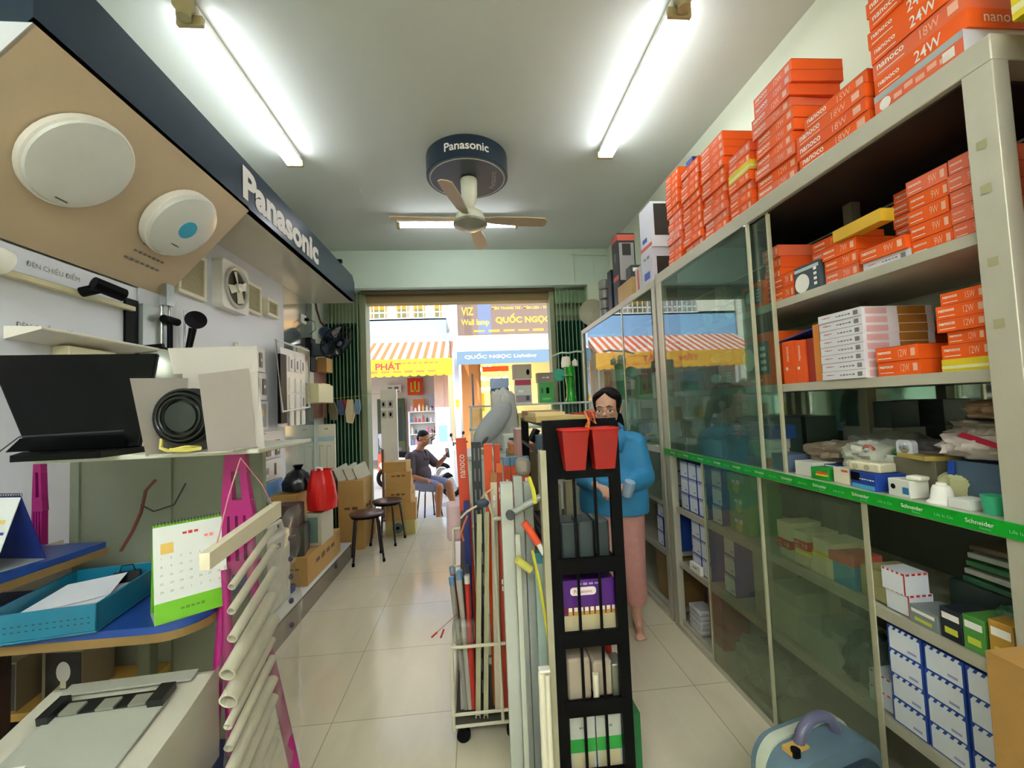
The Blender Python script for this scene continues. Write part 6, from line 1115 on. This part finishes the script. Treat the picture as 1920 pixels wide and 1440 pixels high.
# inside the left shop
def fb(name, x0, x1, y0, y1, z0, z1, mat, label, cat, extra=None):
    m = MB().box(-(x1 - x0) / 2, (x1 - x0) / 2, 0, y1 - y0, 0, z1 - z0, mat)
    if extra: extra(m, x1 - x0, z1 - z0)
    return m.build(name, label=label, cat=cat, loc=((x0 + x1) / 2, y0, z0))
fb('red_poster', -2.15, -1.66, 14.1, 14.17, 1.95, 2.5, M('festive_red', '#e03818', .5), 'red and gold square festive poster in the shop across', 'poster', lambda m, w, h: m.rect(F_front(0, 0, h * .5), w * .12, h * .6, YEL).rect(F_front(0, 0, h * .5), w * .1, h * .5, YEL, cx=-w * .25).rect(F_front(0, 0, h * .5), w * .1, h * .5, YEL, cx=w * .25).rect(F_front(0, 0, h * .22), w * .6, h * .1, YEL))
fb('wall_lettering', -2.85, -2.35, 14.1, 14.17, 2.05, 2.3, SHW, 'grey sign panel left of the red poster in the shop across', 'sign', lambda m, w, h: m.text('ĐIỆN', F_front(0, -.001, h * .6), PRINTG, w=w * .8).rect(F_front(0, 0, h * .15), w * .8, h * .15, PRINTG))
fb('inner_doorway', -3.1, -2.25, 14.0, 14.1, -.1, 1.85, M('inner_green_dark', '#4a5a44', .7), 'dark green inner doorway at the back of the shop across', 'doorway', lambda m, w, h: m.rect(F_front(-.1, 0, h * .6), .25, h * .5, M('pale_aqua', '#a8c8b8', .5)).rect(F_front(.2, 0, h * .55), .3, h * .6, M('inner_dark', '#33403a', .6)).rect(F_front(0, -.001, h * .15), w, h * .3, M('inner_khaki', '#6b7048', .7)))
t = thing('display_case', 'white framed display case of small bottles in the shop across', 'display case', (-1.33, 11.6, .5))
m = MB()
for x_ in (-.42, .42): m.box(x_ - .015, x_ + .015, -.02, .3, 0, .92, WHITE)
for z_ in (0, .3, .6, .9): m.box(-.42, .42, -.02, .3, z_, z_ + .02, WHITE)
m.box(-.42, .42, .28, .3, 0, .92, M('case_back', '#d9dcd8', .5)).box(-.42, .42, -.02, .3, -.6, 0, M('case_base_white', '#dedbd0', .5)); m.build('case_frame', t)
rnd = random.Random(5)
for r_ in range(4):
    for k in range(8):
        col = rnd.choice(['#d88aa0', '#70b8a8', '#e0d8c8', '#c8584c', '#5f8ac0', '#e8e4dc', '#3c4450', '#e0b060']); h_ = rnd.uniform(.1, .22)
        o = MB().lathe([(.03, 0), (.03, h_ * .7), (.012, h_ * .8), (.012, h_), (0, h_)], M('goods_' + col[1:], col, .4), n=10).build('bottle', label='small bottle, %s from the left, %s shelf of the white display case' % (('first', 'second', 'third', 'fourth', 'fifth', 'sixth', 'seventh', 'eighth')[k], ('bottom', 'second', 'third', 'top')[r_]), cat='bottle', group='bottles in the display case, %s shelf' % ('bottom', 'second', 'third', 'top')[r_], loc=(-1.33 - .36 + .102 * k, 11.70, .52 + .3 * r_))
fb('blue_poster', -1.45, -.95, 13.9, 13.97, 1.35, 1.95, M('poster_bluewhite', '#b8c0dc', .5), 'blue and white product chart on the shop wall across', 'poster', lambda m, w, h: m.rect(F_front(.1, 0, h * .7), w * .6, h * .3, M('chart_blue')).rect(F_front(-.05, -.001, h * .3), w * .7, h * .12, M('chart_blue')))
fb('orange_sign', -1.95, -1.6, 13.9, 13.97, 1.35, 1.8, M('sign_orange', '#e07a3c', .5), 'orange leaf-shaped sign under the red poster', 'sign')
fb('refrigerator', -.98, -.62, 10.75, 11.1, -.12, 1.5, M('pale_blue_cooler', '#bcd4ea', .4), 'pale blue cooler standing before the salmon pillar', 'cooler', lambda m, w, h: m.rect(F_front(0, 0, h * .6), w * .6, h * .25, M('cooler_blue', '#7fa6d8', .4)))
# blue-white utility post between the shops
t = thing('utility_post', 'slim blue and white painted post between the two shops', 'post', (-.42, 10.9, -.12)); MB().box(-.06, .06, -.06, .06, 0, 5.2, M('post_blue_white', '#cfdcf0', .6)).box(-.045, .045, -.065, -.06, 1.6, 1.8, M('post_yellow', '#e8b82c', .5)).build('post_body', t)
# right lighting shop
t = thing('shop_building', 'lighting shop across the street with the long gold-lettered sign', 'building', (1.4, 11.5, -.12))
MB().box(-1.75, 3.0, 0, .2, 3.35, 3.5, M('sign_frame_cream', '#f0e2c8', .6)).box(-1.75, 3.0, 0, .2, 4.4, 6.6, COLW).build('front_wall', t); MB().box(-1.75, 3.0, 2.6, 2.75, 0, 4.4, M('lit_shop_wall', '#f0dcae', .7)).box(-1.75, 3.0, 0, 2.6, 3.15, 3.3, SHW).build('shop_walls', t)
MB().box(-1.72, -1.25, .0, .1, 0, 3.2, M('orange_wood_door', '#c98a4c', .5)).box(-1.25, -1.2, -.02, .12, 0, 3.2, M('door_wood_dark', '#9c6a38', .5)).build('wood_door', t)
m = MB(); m.box(-1.8, 1.9, -.12, -.02, 3.53, 4.36, M('sign_taupe', '#685548', .6)); F = F_front(0, -.121, 0); GD_ = M('sign_gold', '#f0ac10', .4)
m.rect(F, .36, .83, M('sign_slate', '#56627c', .5), cx=-1.05, cy=3.945)
m.text('VIZ', F @ T(-1.5, 4.16, 0), GD_, w=.32, h=.22, bold=.02).text('Wall lamp', F @ T(-1.3, 3.84, 0), GD_, w=.75, h=.2, bold=.02).text('ĐÈN TRANG TRÍ - ĐÈN LED - THIẾT BỊ ĐIỆN', F @ T(.2, 4.24, 0), GD_, w=2.1, h=.13, bold=.02).text('QUỐC NGỌC', F @ T(.0, 3.93, 0), GD_, w=1.5, h=.30, bold=.03).text('Chuyên: đèn trang trí, đèn chùm, đèn vách, quạt', F @ T(0, 3.62, 0), GD_, w=2.8, h=.07); m.build('sign_board', t)
t2 = thing('awning', 'white awning with the grey-blue lettered valance on the lighting shop', 'awning', (1.4, 10.3, 0))
MB().add([(-1.75, 0, 2.82), (3, 0, 2.82), (3, 1.19, 3.3), (-1.75, 1.19, 3.3)], [(0, 1, 2, 3)], M('awning_plain_white', '#f4f2ee', .7)).build('canopy', t2)
MB().box(-1.78, 3, -.01, 0, 2.50, 2.82, M('valance_grey_blue', '#5f7888', .6)).text('QUỐC NGỌC Lighting', F_front(-.72, -.011, 2.69), PRINTW, w=1.75, h=.15, bold=.02).text('ĐT: 0903 000 000', F_front(.95, -.011, 2.74), PRINTW, w=.9, h=.06).text('Đèn trang trí - Thiết bị điện', F_front(.95, -.011, 2.62), PRINTW, w=.95, h=.06).build('valance', t2)
# glowing lamps in the lighting shop
LAMPM = M('shop_lamp_glow', '#ffe0a0', .5, var=0, emit='#ffd27a', es=9.)
g = 'glowing decorative lamps in the shop across'
rnd = random.Random(9)
for k in range(22):
    x_ = -.0 + .13 * (k % 8) + rnd.uniform(-.03, .03); z_ = 1.75 + .28 * (k // 8) + rnd.uniform(-.05, .05)
    MB().lathe([(.0, .05), (.04, .02), (.055, -.04), (.03, -.07), (0, -.075)], LAMPM, n=12).cyl((0, 0, .05), (0, 0, .4), .004, BLACK, n=5).build('pendant_lamp', label='small glowing pendant lamp, %s from left in the %s row of the lighting shop' % (ORD[k % 8].replace('lowest', 'first'), ('lower', 'middle', 'upper')[k // 8]), cat='lamp', group=g, loc=(x_ + .1, 12.6 + rnd.uniform(-.3, .3), z_ + .3))
fb('orange_banner', .25, 1.0, 12.0, 12.03, 2.45, 2.6, M('banner_orange', '#e8642c', .5), 'orange banner strip hung inside the lighting shop', 'banner'); fb('yellow_panel', .05, .28, 11.9, 11.95, 1.35, 1.85, YEL, 'yellow panel with dark marks inside the lighting shop', 'panel')
fb('amber_screen', -.28, .05, 11.6, 11.65, .55, 1.0, M('amber_screen_m', '#eec77a', .5), 'amber lit card low in the lighting shop', 'panel')
struct('wall_street', MB().box(-9, -5.05, 11.5, 11.7, -.12, 6.4, M('facade_cream')).box(4.45, 9, 11.5, 11.7, -.12, 6.4, M('facade_cream')))
# parked scooter
SCW = M('scooter_white', '#dcd9d0', .3); SCB = M('scooter_blue', '#47608c', .3)
def scooter(loc, rz, label, body, seat):
    t = thing('scooter', label, 'scooter', loc, rz)
    for x_ in (-.58, .58): MB().tube([(x_ + .19 * math.cos(a * PI / 14), 0, .23 + .19 * math.sin(a * PI / 14)) for a in range(28)], .045, BLACK, n=10, closed=True).cyl((x_, -.02, .23), (x_, .02, .23), .13, M('wheel_hub_grey', '#9a9a9a', .3, .6), n=20).build('wheel', t)
    MB().prism([(-.62, .30), (.05, .22), (.10, .34), (-.0, .62), (-.55, .68), (-.75, .52)], -.13, .13, body, XZ).build('rear_body', t, bev=.05, bseg=3)
    MB().prism([(-.6, .68), (.02, .62), (.06, .70), (-.2, .76), (-.6, .80)], -.12, .12, seat, XZ).build('seat', t, bev=.03, bseg=3)
    MB().prism([(.05, .22), (.35, .20), (.35, .26), (.05, .30)], -.14, .14, BLACK, XZ).build('floorboard', t, bev=.01)
    MB().prism([(.30, .22), (.40, .22), (.52, .60), (.48, .95), (.40, .98), (.40, .6)], -.17, .17, body, XZ).build('leg_shield', t, bev=.03, bseg=3)
    MB().prism([(.38, .34), (.62, .48), (.80, .40), (.74, .50), (.55, .56)], -.06, .06, body, XZ).build('front_fender', t, bev=.015)
    MB().tube([(.36, -.32, 1.0), (.42, -.2, 1.03), (.43, 0, 1.0), (.42, .2, 1.03), (.36, .32, 1.0)], .015, BLACK, n=8).build('handlebar', t); MB().ell((.48, 0, .98), (.08, .11, .08), body).build('headlight_cowl', t)
    for s in (-1, 1): MB().tube([(.42, .2 * s, 1.03), (.42, .26 * s, 1.15)], .006, BLACK, n=6).ell((.42, .28 * s, 1.18), (.015, .06, .035), BLACK).build('mirror', t)
    return t
scooter((.05, 8.0, -.2), 158, 'cream white scooter parked behind the seated man', SCW, M('seat_navy', '#3c5078', .4))
scooter((.75, 9.1, -.2), 160, 'blue scooter parked farther off across the pavement', SCB, BLACK)
scooter((-1.35, 9.6, -.2), 10, 'white scooter by the far kerb left of the seated man', SCW, BLACK)
# ================================================================ people
def limb(m, a, b, r0, r1, mat, n=16):
    m.cyl(a, b, r0, mat, r1, n=n); m.ell(a, r0, mat, nu=14, nv=8); m.ell(b, r1, mat, nu=14, nv=8); return m
def chain(m, pts, rs, mat):
    for i in range(len(pts) - 1): limb(m, pts[i], pts[i + 1], rs[i], rs[i + 1], mat)
    return m
def organic(o, vox, it=6):
    r = o.modifiers.new('remesh', 'REMESH'); r.mode = 'VOXEL'; r.voxel_size = vox; r.use_smooth_shade = True
    s = o.modifiers.new('smooth', 'SMOOTH'); s.factor = .5; s.iterations = it; return o
SKIN = M('skin_light', '#d8a78c', .5, var=.04); SKIN2 = M('skin_tanned', '#b0744e', .5, var=.04); HAIR = M('hair_black', '#120c0a', .6, spec=.2, var=.1)
def hand(m, wrist, d, up, mat, curl=.5, s=1., thumb=1):
    # palm plus five separate fingers; d points along the hand, up is the back of the hand
    d = Vector(d).normalized(); up = Vector(up); side = d.cross(up).normalized(); up = side.cross(d).normalized(); W = Vector(wrist)
    for k in range(4):
        q = W + side * (.026 - .017 * k) * s; limb(m, W + side * (.012 - .008 * k) * s, q + d * .078 * s, .014 * s, .011 * s, mat)
    L = (.062, .072, .068, .052)
    for k in range(4):
        b0 = W + side * (.028 - .019 * k) * s + d * .08 * s; dd = (d - up * curl * .7).normalized(); b1 = b0 + dd * L[k] * .5 * s; d2 = (d - up * curl * 1.9).normalized(); b2 = b1 + d2 * L[k] * .32 * s; d3 = (d * .3 - up * curl * 2.2).normalized() if curl > .2 else d; b3 = b2 + d3 * L[k] * .25 * s
        chain(m, [b0, b1, b2, b3], [.0088 * s, .008 * s, .0072 * s, .006 * s], mat)
    t0 = W + side * thumb * .022 * s + d * .02 * s; t1 = t0 + (d * .6 + side * thumb * .8 - up * .3).normalized() * .036 * s; t2 = t1 + (d * .9 + side * thumb * .25 - up * curl).normalized() * .028 * s
    chain(m, [t0, t1, t2], [.012 * s, .010 * s, .0078 * s], mat)
def head(m, c, X, mat, s=1.):
    # X: local head frame (x right, -y face direction, z up)
    def E(p, r): m.ell((0, 0, 0), r, mat, T(*c) @ X @ T(*(Vector(p) * s)), nu=24, nv=16)
    k = s
    E((0, .012, .03), (.072 * k, .092 * k, .085 * k)); E((0, -.022, -.02), (.060 * k, .062 * k, .08 * k)); E((0, -.045, -.072), (.03 * k, .030 * k, .024 * k))
    for sx in (-1, 1): E((sx * .036, -.062, -.012), (.022 * k, .018 * k, .020 * k)); E((sx * .073, .008, -.005), (.010 * k, .018 * k, .03 * k)); E((sx * .028, -.075, .028), (.026 * k, .012 * k, .008 * k)); E((sx * .009, -.098, -.022), (.009 * k, .009 * k, .007 * k))
    m.add(*wedge([(0, -.082, .022), (0, -.112, -.018)], .009, .013, k), mat, T(*c) @ X); E((0, -.102, -.016), (.011 * k, .014 * k, .011 * k)); E((0, -.088, -.048), (.022 * k, .010 * k, .009 * k))
def wedge(p, a, b, k):
    (x0, y0, z0), (x1, y1, z1) = p; v = [(-a * k, (y0 + .03) * k, z0 * k), (a * k, (y0 + .03) * k, z0 * k), (0, y0 * k, z0 * k), (-b * k, (y1 + .04) * k, z1 * k), (b * k, (y1 + .04) * k, z1 * k), (0, y1 * k, z1 * k)]
    return v, [(0, 1, 2), (3, 5, 4), (0, 3, 4, 1), (1, 4, 5, 2), (2, 5, 3, 0)]
def face_parts(t, c, X, s, brow, lipc, white='#e8e4de'):
    B = T(*c) @ X
    for sx in (-1, 1):
        m = MB().ell((0, 0, 0), (.0135 * s, .009 * s, .0055 * s), M('eye_white', white, .2), B @ T(sx * .031 * s, -.0755 * s, .004 * s), nu=16, nv=10); m.ell((0, 0, 0), (.0058 * s, .004 * s, .0052 * s), M('iris_dark', '#1c120e', .15), B @ T(sx * .031 * s, -.0825 * s, .003 * s), nu=12, nv=8); m.build('eye', t)
        MB().tube([(sx * .014 * s, -.088 * s, .026 * s), (sx * .030 * s, -.087 * s, .031 * s), (sx * .048 * s, -.074 * s, .024 * s)], [.0022 * s, .003 * s, .0015 * s], M('brow_dark'), n=6, X=B).build('eyebrow', t)
        MB().tube([(sx * .018 * s, -.0835 * s, .010 * s), (sx * .031 * s, -.0865 * s, .013 * s), (sx * .046 * s, -.077 * s, .007 * s)], .0014 * s, M('brow_dark'), n=5, X=B).build('eyelash', t)
    MB().tube([(-.020 * s, -.092 * s, -.047 * s), (0, -.099 * s, -.045 * s), (.020 * s, -.092 * s, -.047 * s)], [.002 * s, .0042 * s, .002 * s], M('lips_' + lipc[1:], lipc, .4), n=8, X=B).build('lips', t)
# ---- woman in the blue jacket; local facing -Y, turned a little towards the left of the aisle
t = thing('person', 'woman in a blue jacket and pink trousers standing behind the black rack', 'person', (.87, 2.72, 0), -24)
HX = Rz(-6) @ Rx(8); HC = (-.0, -.055, 1.425)
m = MB(); head(m, HC, HX, SKIN, 1.1); chain(m, [(0, -.02, 1.37), (0, .015, 1.26)], [.046, .055], SKIN); m.ell((0, .01, 1.12), (.13, .085, .16), SKIN)
RS, RE, RW = (-.155, .01, 1.205), (-.19, -.03, .985), (-.07, -.27, .98); LS, LE, LW = (.155, .01, 1.205), (.20, .01, .985), (.08, -.24, .96)
for S_, E_, W_, tb in ((RS, RE, RW, 1), (LS, LE, LW, -1)):
    chain(m, [S_, E_, W_], [.042, .036, .024], SKIN); dd = Vector(W_) - Vector(E_); hand(m, W_, (dd.x * .6 - .15 * (1 if W_[0] > 0 else -1), dd.y, -.02), (0, 0, 1), SKIN, .65, .92, -tb)
m.ell((0, 0, .86), (.14, .10, .12), SKIN)
for s, kn, an, toe in ((-1, (-.075, -.02, .44), (-.085, .03, .075), (-.10, -.13, .022)), (1, (.085, .02, .44), (.10, .12, .075), (.125, -.03, .022))):
    chain(m, [(s * .08, 0, .80), kn, an], [.082, .054, .033], SKIN); a_ = Vector(an); t_ = Vector(toe); limb(m, a_ + Vector((0, .02, -.045)), t_, .028, .02, SKIN); limb(m, a_, (a_ + t_) / 2, .034, .026, SKIN)
    side = (t_ - a_).cross(Vector((0, 0, 1))).normalized()
    for q in range(5): limb(m, t_ + side * (-.02 + .01 * q), t_ + side * (-.026 + .013 * q) + (t_ - a_).normalized() * (.03 - .004 * abs(q - 3)) + Vector((0, 0, -.006)), .009, .0085, SKIN)
organic(m.build('body', t), .006, 4)
face_parts(t, HC, HX, 1.1, '#1c120e', '#a85a50')
B_ = T(*HC) @ HX @ S(1.1, 1.1, 1.1); m = MB()
m.ell((0, 0, 0), (.079, .094, .080), HAIR, B_ @ T(0, .030, .046)); m.ell((0, 0, 0), (.068, .05, .075), HAIR, B_ @ T(0, .062, .0))
for s in (-1, 1): m.ell((0, 0, 0), (.013, .045, .06), HAIR, B_ @ T(s * .066, -.004, .03) @ Ry(s * 8)); m.ell((0, 0, 0), (.042, .030, .020), HAIR, B_ @ T(s * .040, -.036, .088) @ Ry(s * 34))
chain(m, [B_ @ Vector((.02, .10, -.01)), B_ @ Vector((.045, .11, -.10)), B_ @ Vector((.065, .09, -.19))], [.032, .024, .010], HAIR); organic(m.build('hair', t), .005, 5)
m = MB()
for s in (-1, 1): m.tube([(s * .031 + .023 * math.cos(a * PI / 12), -.096 + .004 * abs(math.cos(a * PI / 12)), .001 + .017 * math.sin(a * PI / 12)) for a in range(24)], .0011, M('glasses_wire'), n=6, X=B_, closed=True).tube([(s * .054, -.093, .006), (s * .074, -.05, .006), (s * .078, .01, .0)], .0011, M('glasses_wire'), n=6, X=B_)
m.tube([(-.008, -.097, .004), (0, -.1, .007), (.008, -.097, .004)], .0011, M('glasses_wire'), n=6, X=B_); m.build('eyeglasses', t)
JK = M('jacket_blue', '#348cbe', .6, var=.10, scale=9, bump=.35)
m = MB(); m.ell((0, .01, 1.10), (.185, .118, .19), JK); m.ell((0, .0, .92), (.215, .14, .20), JK); m.lathe([(.215, .765), (.22, .80), (.22, .88), (.20, .98)], JK, S(1, .70, 1), n=32)
m.ell((-.10, .01, 1.235), (.10, .07, .045), JK); m.ell((.10, .01, 1.235), (.10, .07, .045), JK)
for S_, E_, W_ in ((RS, RE, RW), (LS, LE, LW)):
    W2 = Vector(E_).lerp(Vector(W_), .80); chain(m, [S_, E_, tuple(W2)], [.066, .064, .046], JK); mid = Vector(S_).lerp(Vector(E_), .6)
    for k in range(3): q = Vector(E_).lerp(Vector(W_), .15 + .22 * k); m.ell(tuple(q + Vector((0, 0, .01))), (.055 - .004 * k, .018, .058 - .004 * k), JK)
organic(m.build('jacket', t), .008, 3)
m = MB(); 
for s in (-1, 1):
    m.add([(s * .02, -.085, 1.16), (s * .012, -.10, 1.19), (s * .045, -.085, 1.285), (s * .085, -.05, 1.30), (s * .11, -.065, 1.24), (s * .085, -.115, 1.165), (s * .05, -.128, 1.155)], [(0, 1, 2, 3, 4, 5, 6)], JK)
m.tube([(-.08, -.02, 1.285), (-.05, .06, 1.32), (.05, .06, 1.32), (.085, -.02, 1.295)], .016, JK, n=8); o = m.build('collar', t); so = o.modifiers.new('thick', 'SOLIDIFY'); so.thickness = .008
m = MB(); m.prism([(-.045, 1.29), (.045, 1.29), (.012, 1.13), (-.012, 1.13)], -.09, -.075, M('blouse_white', '#e8dcdc', .7), XZ @ T(0, 0, 0)); m.tube([(-.05, -.062, 1.295), (-.02, -.092, 1.25), (0, -.096, 1.21)], .012, M('pink_frill'), n=8).tube([(.05, -.062, 1.295), (.02, -.092, 1.25), (0, -.096, 1.21)], .012, M('pink_frill'), n=8); m.build('blouse', t)
TR = M('trousers_pink', '#d89b90', .8, var=.14, scale=30, bump=.3)
m = MB(); m.ell((0, .0, .80), (.155, .115, .10), TR)
for s, kn, an in ((-1, (-.08, -.015, .44), (-.088, .028, .20)), (1, (.088, .02, .44), (.10, .10, .20))): chain(m, [(s * .078, 0, .78), kn, an], [.112, .09, .074], TR)
organic(m.build('trousers', t), .008, 4)
# a grey-blue cup-like part in her hands
MB().lathe([(.0, 0), (.03, 0), (.034, .06), (.03, .09), (.0, .095)], M('pale_blue_part', '#9fb6cc', .3), n=20).build('small_part', label='pale blue round part held in the hands of the standing woman', cat='part', loc=(.86, 2.44, .925), rot=(20, 10, 0))
# ---- seated man with phone, outside the door
GZ = -.15
t = thing('person', 'man in a dark brown shirt and grey shorts seated outside, looking at a phone', 'person', (-.86, 6.50, GZ), 66)
HC = (0, -.10, 1.18); HX = Rz(-8) @ Rx(20)
m = MB(); head(m, HC, HX, SKIN2, 1.04); chain(m, [(0, -.06, 1.09), (0, -.01, .98)], [.056, .062], SKIN2); m.ell((0, .0, .78), (.15, .11, .22), SKIN2); m.ell((0, .02, .55), (.16, .13, .11), SKIN2)
# near (left of figure = camera side) arm rests on thigh, other arm raises the phone
NS, NE, NW = (-.19, .02, .94), (-.25, -.02, .67), (-.17, -.24, .60); OS, OE, OW = (.19, .0, .94), (.21, -.20, .76), (.08, -.40, .90)
chain(m, [NS, NE, NW], [.05, .042, .028], SKIN2); hand(m, NW, (.25, -1, -.35), (0, -.2, 1), SKIN2, .35, 1.0, 1)
chain(m, [OS, OE, OW], [.05, .042, .028], SKIN2); hand(m, OW, (-.15, -.5, .85), (.2, -1, -.3), SKIN2, .6, 1.0, -1)
for s, kn, an, toe in ((-1, (-.12, -.40, .50), (-.10, -.36, .08), (-.13, -.54, .025)), (1, (.14, -.42, .50), (.16, -.50, .08), (.20, -.70, .025))):
    chain(m, [(s * .09, 0, .54), kn, an], [.092, .062, .037], SKIN2); a_ = Vector(an); t_ = Vector(toe); chain(m, [tuple(Vector(kn).lerp(a_, .3) + Vector((0, .02, 0))), tuple(Vector(kn).lerp(a_, .62))], [.056, .042], SKIN2); limb(m, a_ + Vector((0, .03, -.05)), t_, .03, .022, SKIN2); limb(m, a_, (a_ + t_) / 2, .036, .028, SKIN2)
    side = (t_ - a_).cross(Vector((0, 0, 1))).normalized()
    for q in range(5): limb(m, t_ + side * (-.024 + .012 * q), t_ + side * (-.03 + .015 * q) + (t_ - a_).normalized() * (.034 - .005 * abs(q - 3)) + Vector((0, 0, -.008)), .010, .009, SKIN2)
organic(m.build('body', t), .007, 4); face_parts(t, HC, HX, 1.04, '#1a120e', '#8a4a3c')
B_ = T(*HC) @ HX; m = MB(); m.ell((0, 0, 0), (.079, .093, .07), HAIR, B_ @ T(0, .024, .058)); m.ell((0, 0, 0), (.077, .05, .075), HAIR, B_ @ T(0, .06, .01)); organic(m.build('hair', t), .006, 3)
SH = M('shirt_dark_brown', '#4a3c3c', .75, var=.1, bump=.3, scale=12); m = MB(); m.ell((0, .0, .84), (.195, .145, .20), SH); m.ell((0, -.02, .66), (.185, .165, .17), SH); m.ell((-.11, .0, .955), (.10, .08, .05), SH); m.ell((.11, .0, .955), (.10, .08, .05), SH)
for S_, E_ in ((NS, NE), (OS, OE)): chain(m, [S_, tuple(Vector(S_).lerp(Vector(E_), .78))], [.074, .068], SH)
m.lathe([(.19, .52), (.195, .6), (.18, .72)], SH, T(0, .0, 0) @ S(1, .85, 1), n=28); organic(m.build('shirt', t), .009, 3)
m = MB()
for s in (-1, 1): m.add([(s * .012, -.150, .86), (s * .03, -.105, 1.0), (s * .075, -.03, 1.02), (s * .09, -.075, .95), (s * .06, -.135, .89)], [(0, 1, 2, 3, 4)], SH)
o = m.build('collar', t); so = o.modifiers.new('thick', 'SOLIDIFY'); so.thickness = .01
STS = M('shorts_grey_blue', '#7d8096', .8, bump=.3); m = MB(); m.ell((0, .02, .55), (.175, .15, .10), STS)
for s, kn in ((-1, (-.12, -.40, .50)), (1, (.14, -.42, .50))): chain(m, [(s * .09, 0, .55), tuple(Vector((s * .09, 0, .55)).lerp(Vector(kn), .82))], [.108, .085], STS)
organic(m.build('shorts', t), .009, 4)
MB().box(-.035, .035, -.004, .004, 0, .14, BLACK).build('mobile_phone', label='black mobile phone held up by the seated man', cat='phone', loc=(-.41, 6.37, GZ + .90), rot=(-15, 12, 60))
t = make_stool('dark round stool under the seated man outside'); t.location = (-.72, 6.50, GZ); t.rotation_euler[2] = R(30); del t['group']
# person bending in the shop across
t = thing('person', 'person in a grey shirt crouching in the shop across the street', 'person', (-2.45, 11.9, -.12), 60)
m = MB(); head(m, (0, -.1, 1.13), Rx(25), SKIN2); chain(m, [(0, -.05, 1.03), (0, 0, .95)], [.05, .06], SKIN2); m.ell((0, .0, .75), (.15, .12, .22), SKIN2)
for s in (-1, 1): chain(m, [(s * .18, 0, .92), (s * .2, -.12, .68), (s * .12, -.3, .6)], [.05, .04, .03], SKIN2); hand(m, (s * .12, -.3, .6), (0, -1, -.2), (0, 0, 1), SKIN2, .5, 1, -s); chain(m, [(s * .09, 0, .5), (s * .12, -.38, .52), (s * .12, -.34, .08), (s * .12, -.5, .03)], [.09, .06, .04, .03], SKIN2)
organic(m.build('body', t), .012, 3); m = MB().ell((0, .0, .76), (.19, .15, .26), M('shirt_grey'))
for s in (-1, 1): chain(m, [(s * .18, 0, .92), (s * .2, -.1, .72)], [.07, .06], M('shirt_grey'))
organic(m.build('shirt', t), .012, 3); m = MB().ell((0, .02, .54), (.17, .15, .12), M('trousers_slate'))
for s in (-1, 1): chain(m, [(s * .09, 0, .52), (s * .12, -.38, .53), (s * .12, -.35, .2)], [.1, .075, .055], M('trousers_slate'))
organic(m.build('trousers', t), .012, 3); MB().ell((0, -.07, 1.17), (.083, .1, .09), HAIR).build('hair', t)
m = MB().box(-.17, .17, -.17, .17, 0, .44, M('red_crate', '#a8442c', .5)).build('crate', label='low crate under the crouching person across the street', cat='crate', loc=(-2.45, 11.93, -.12))
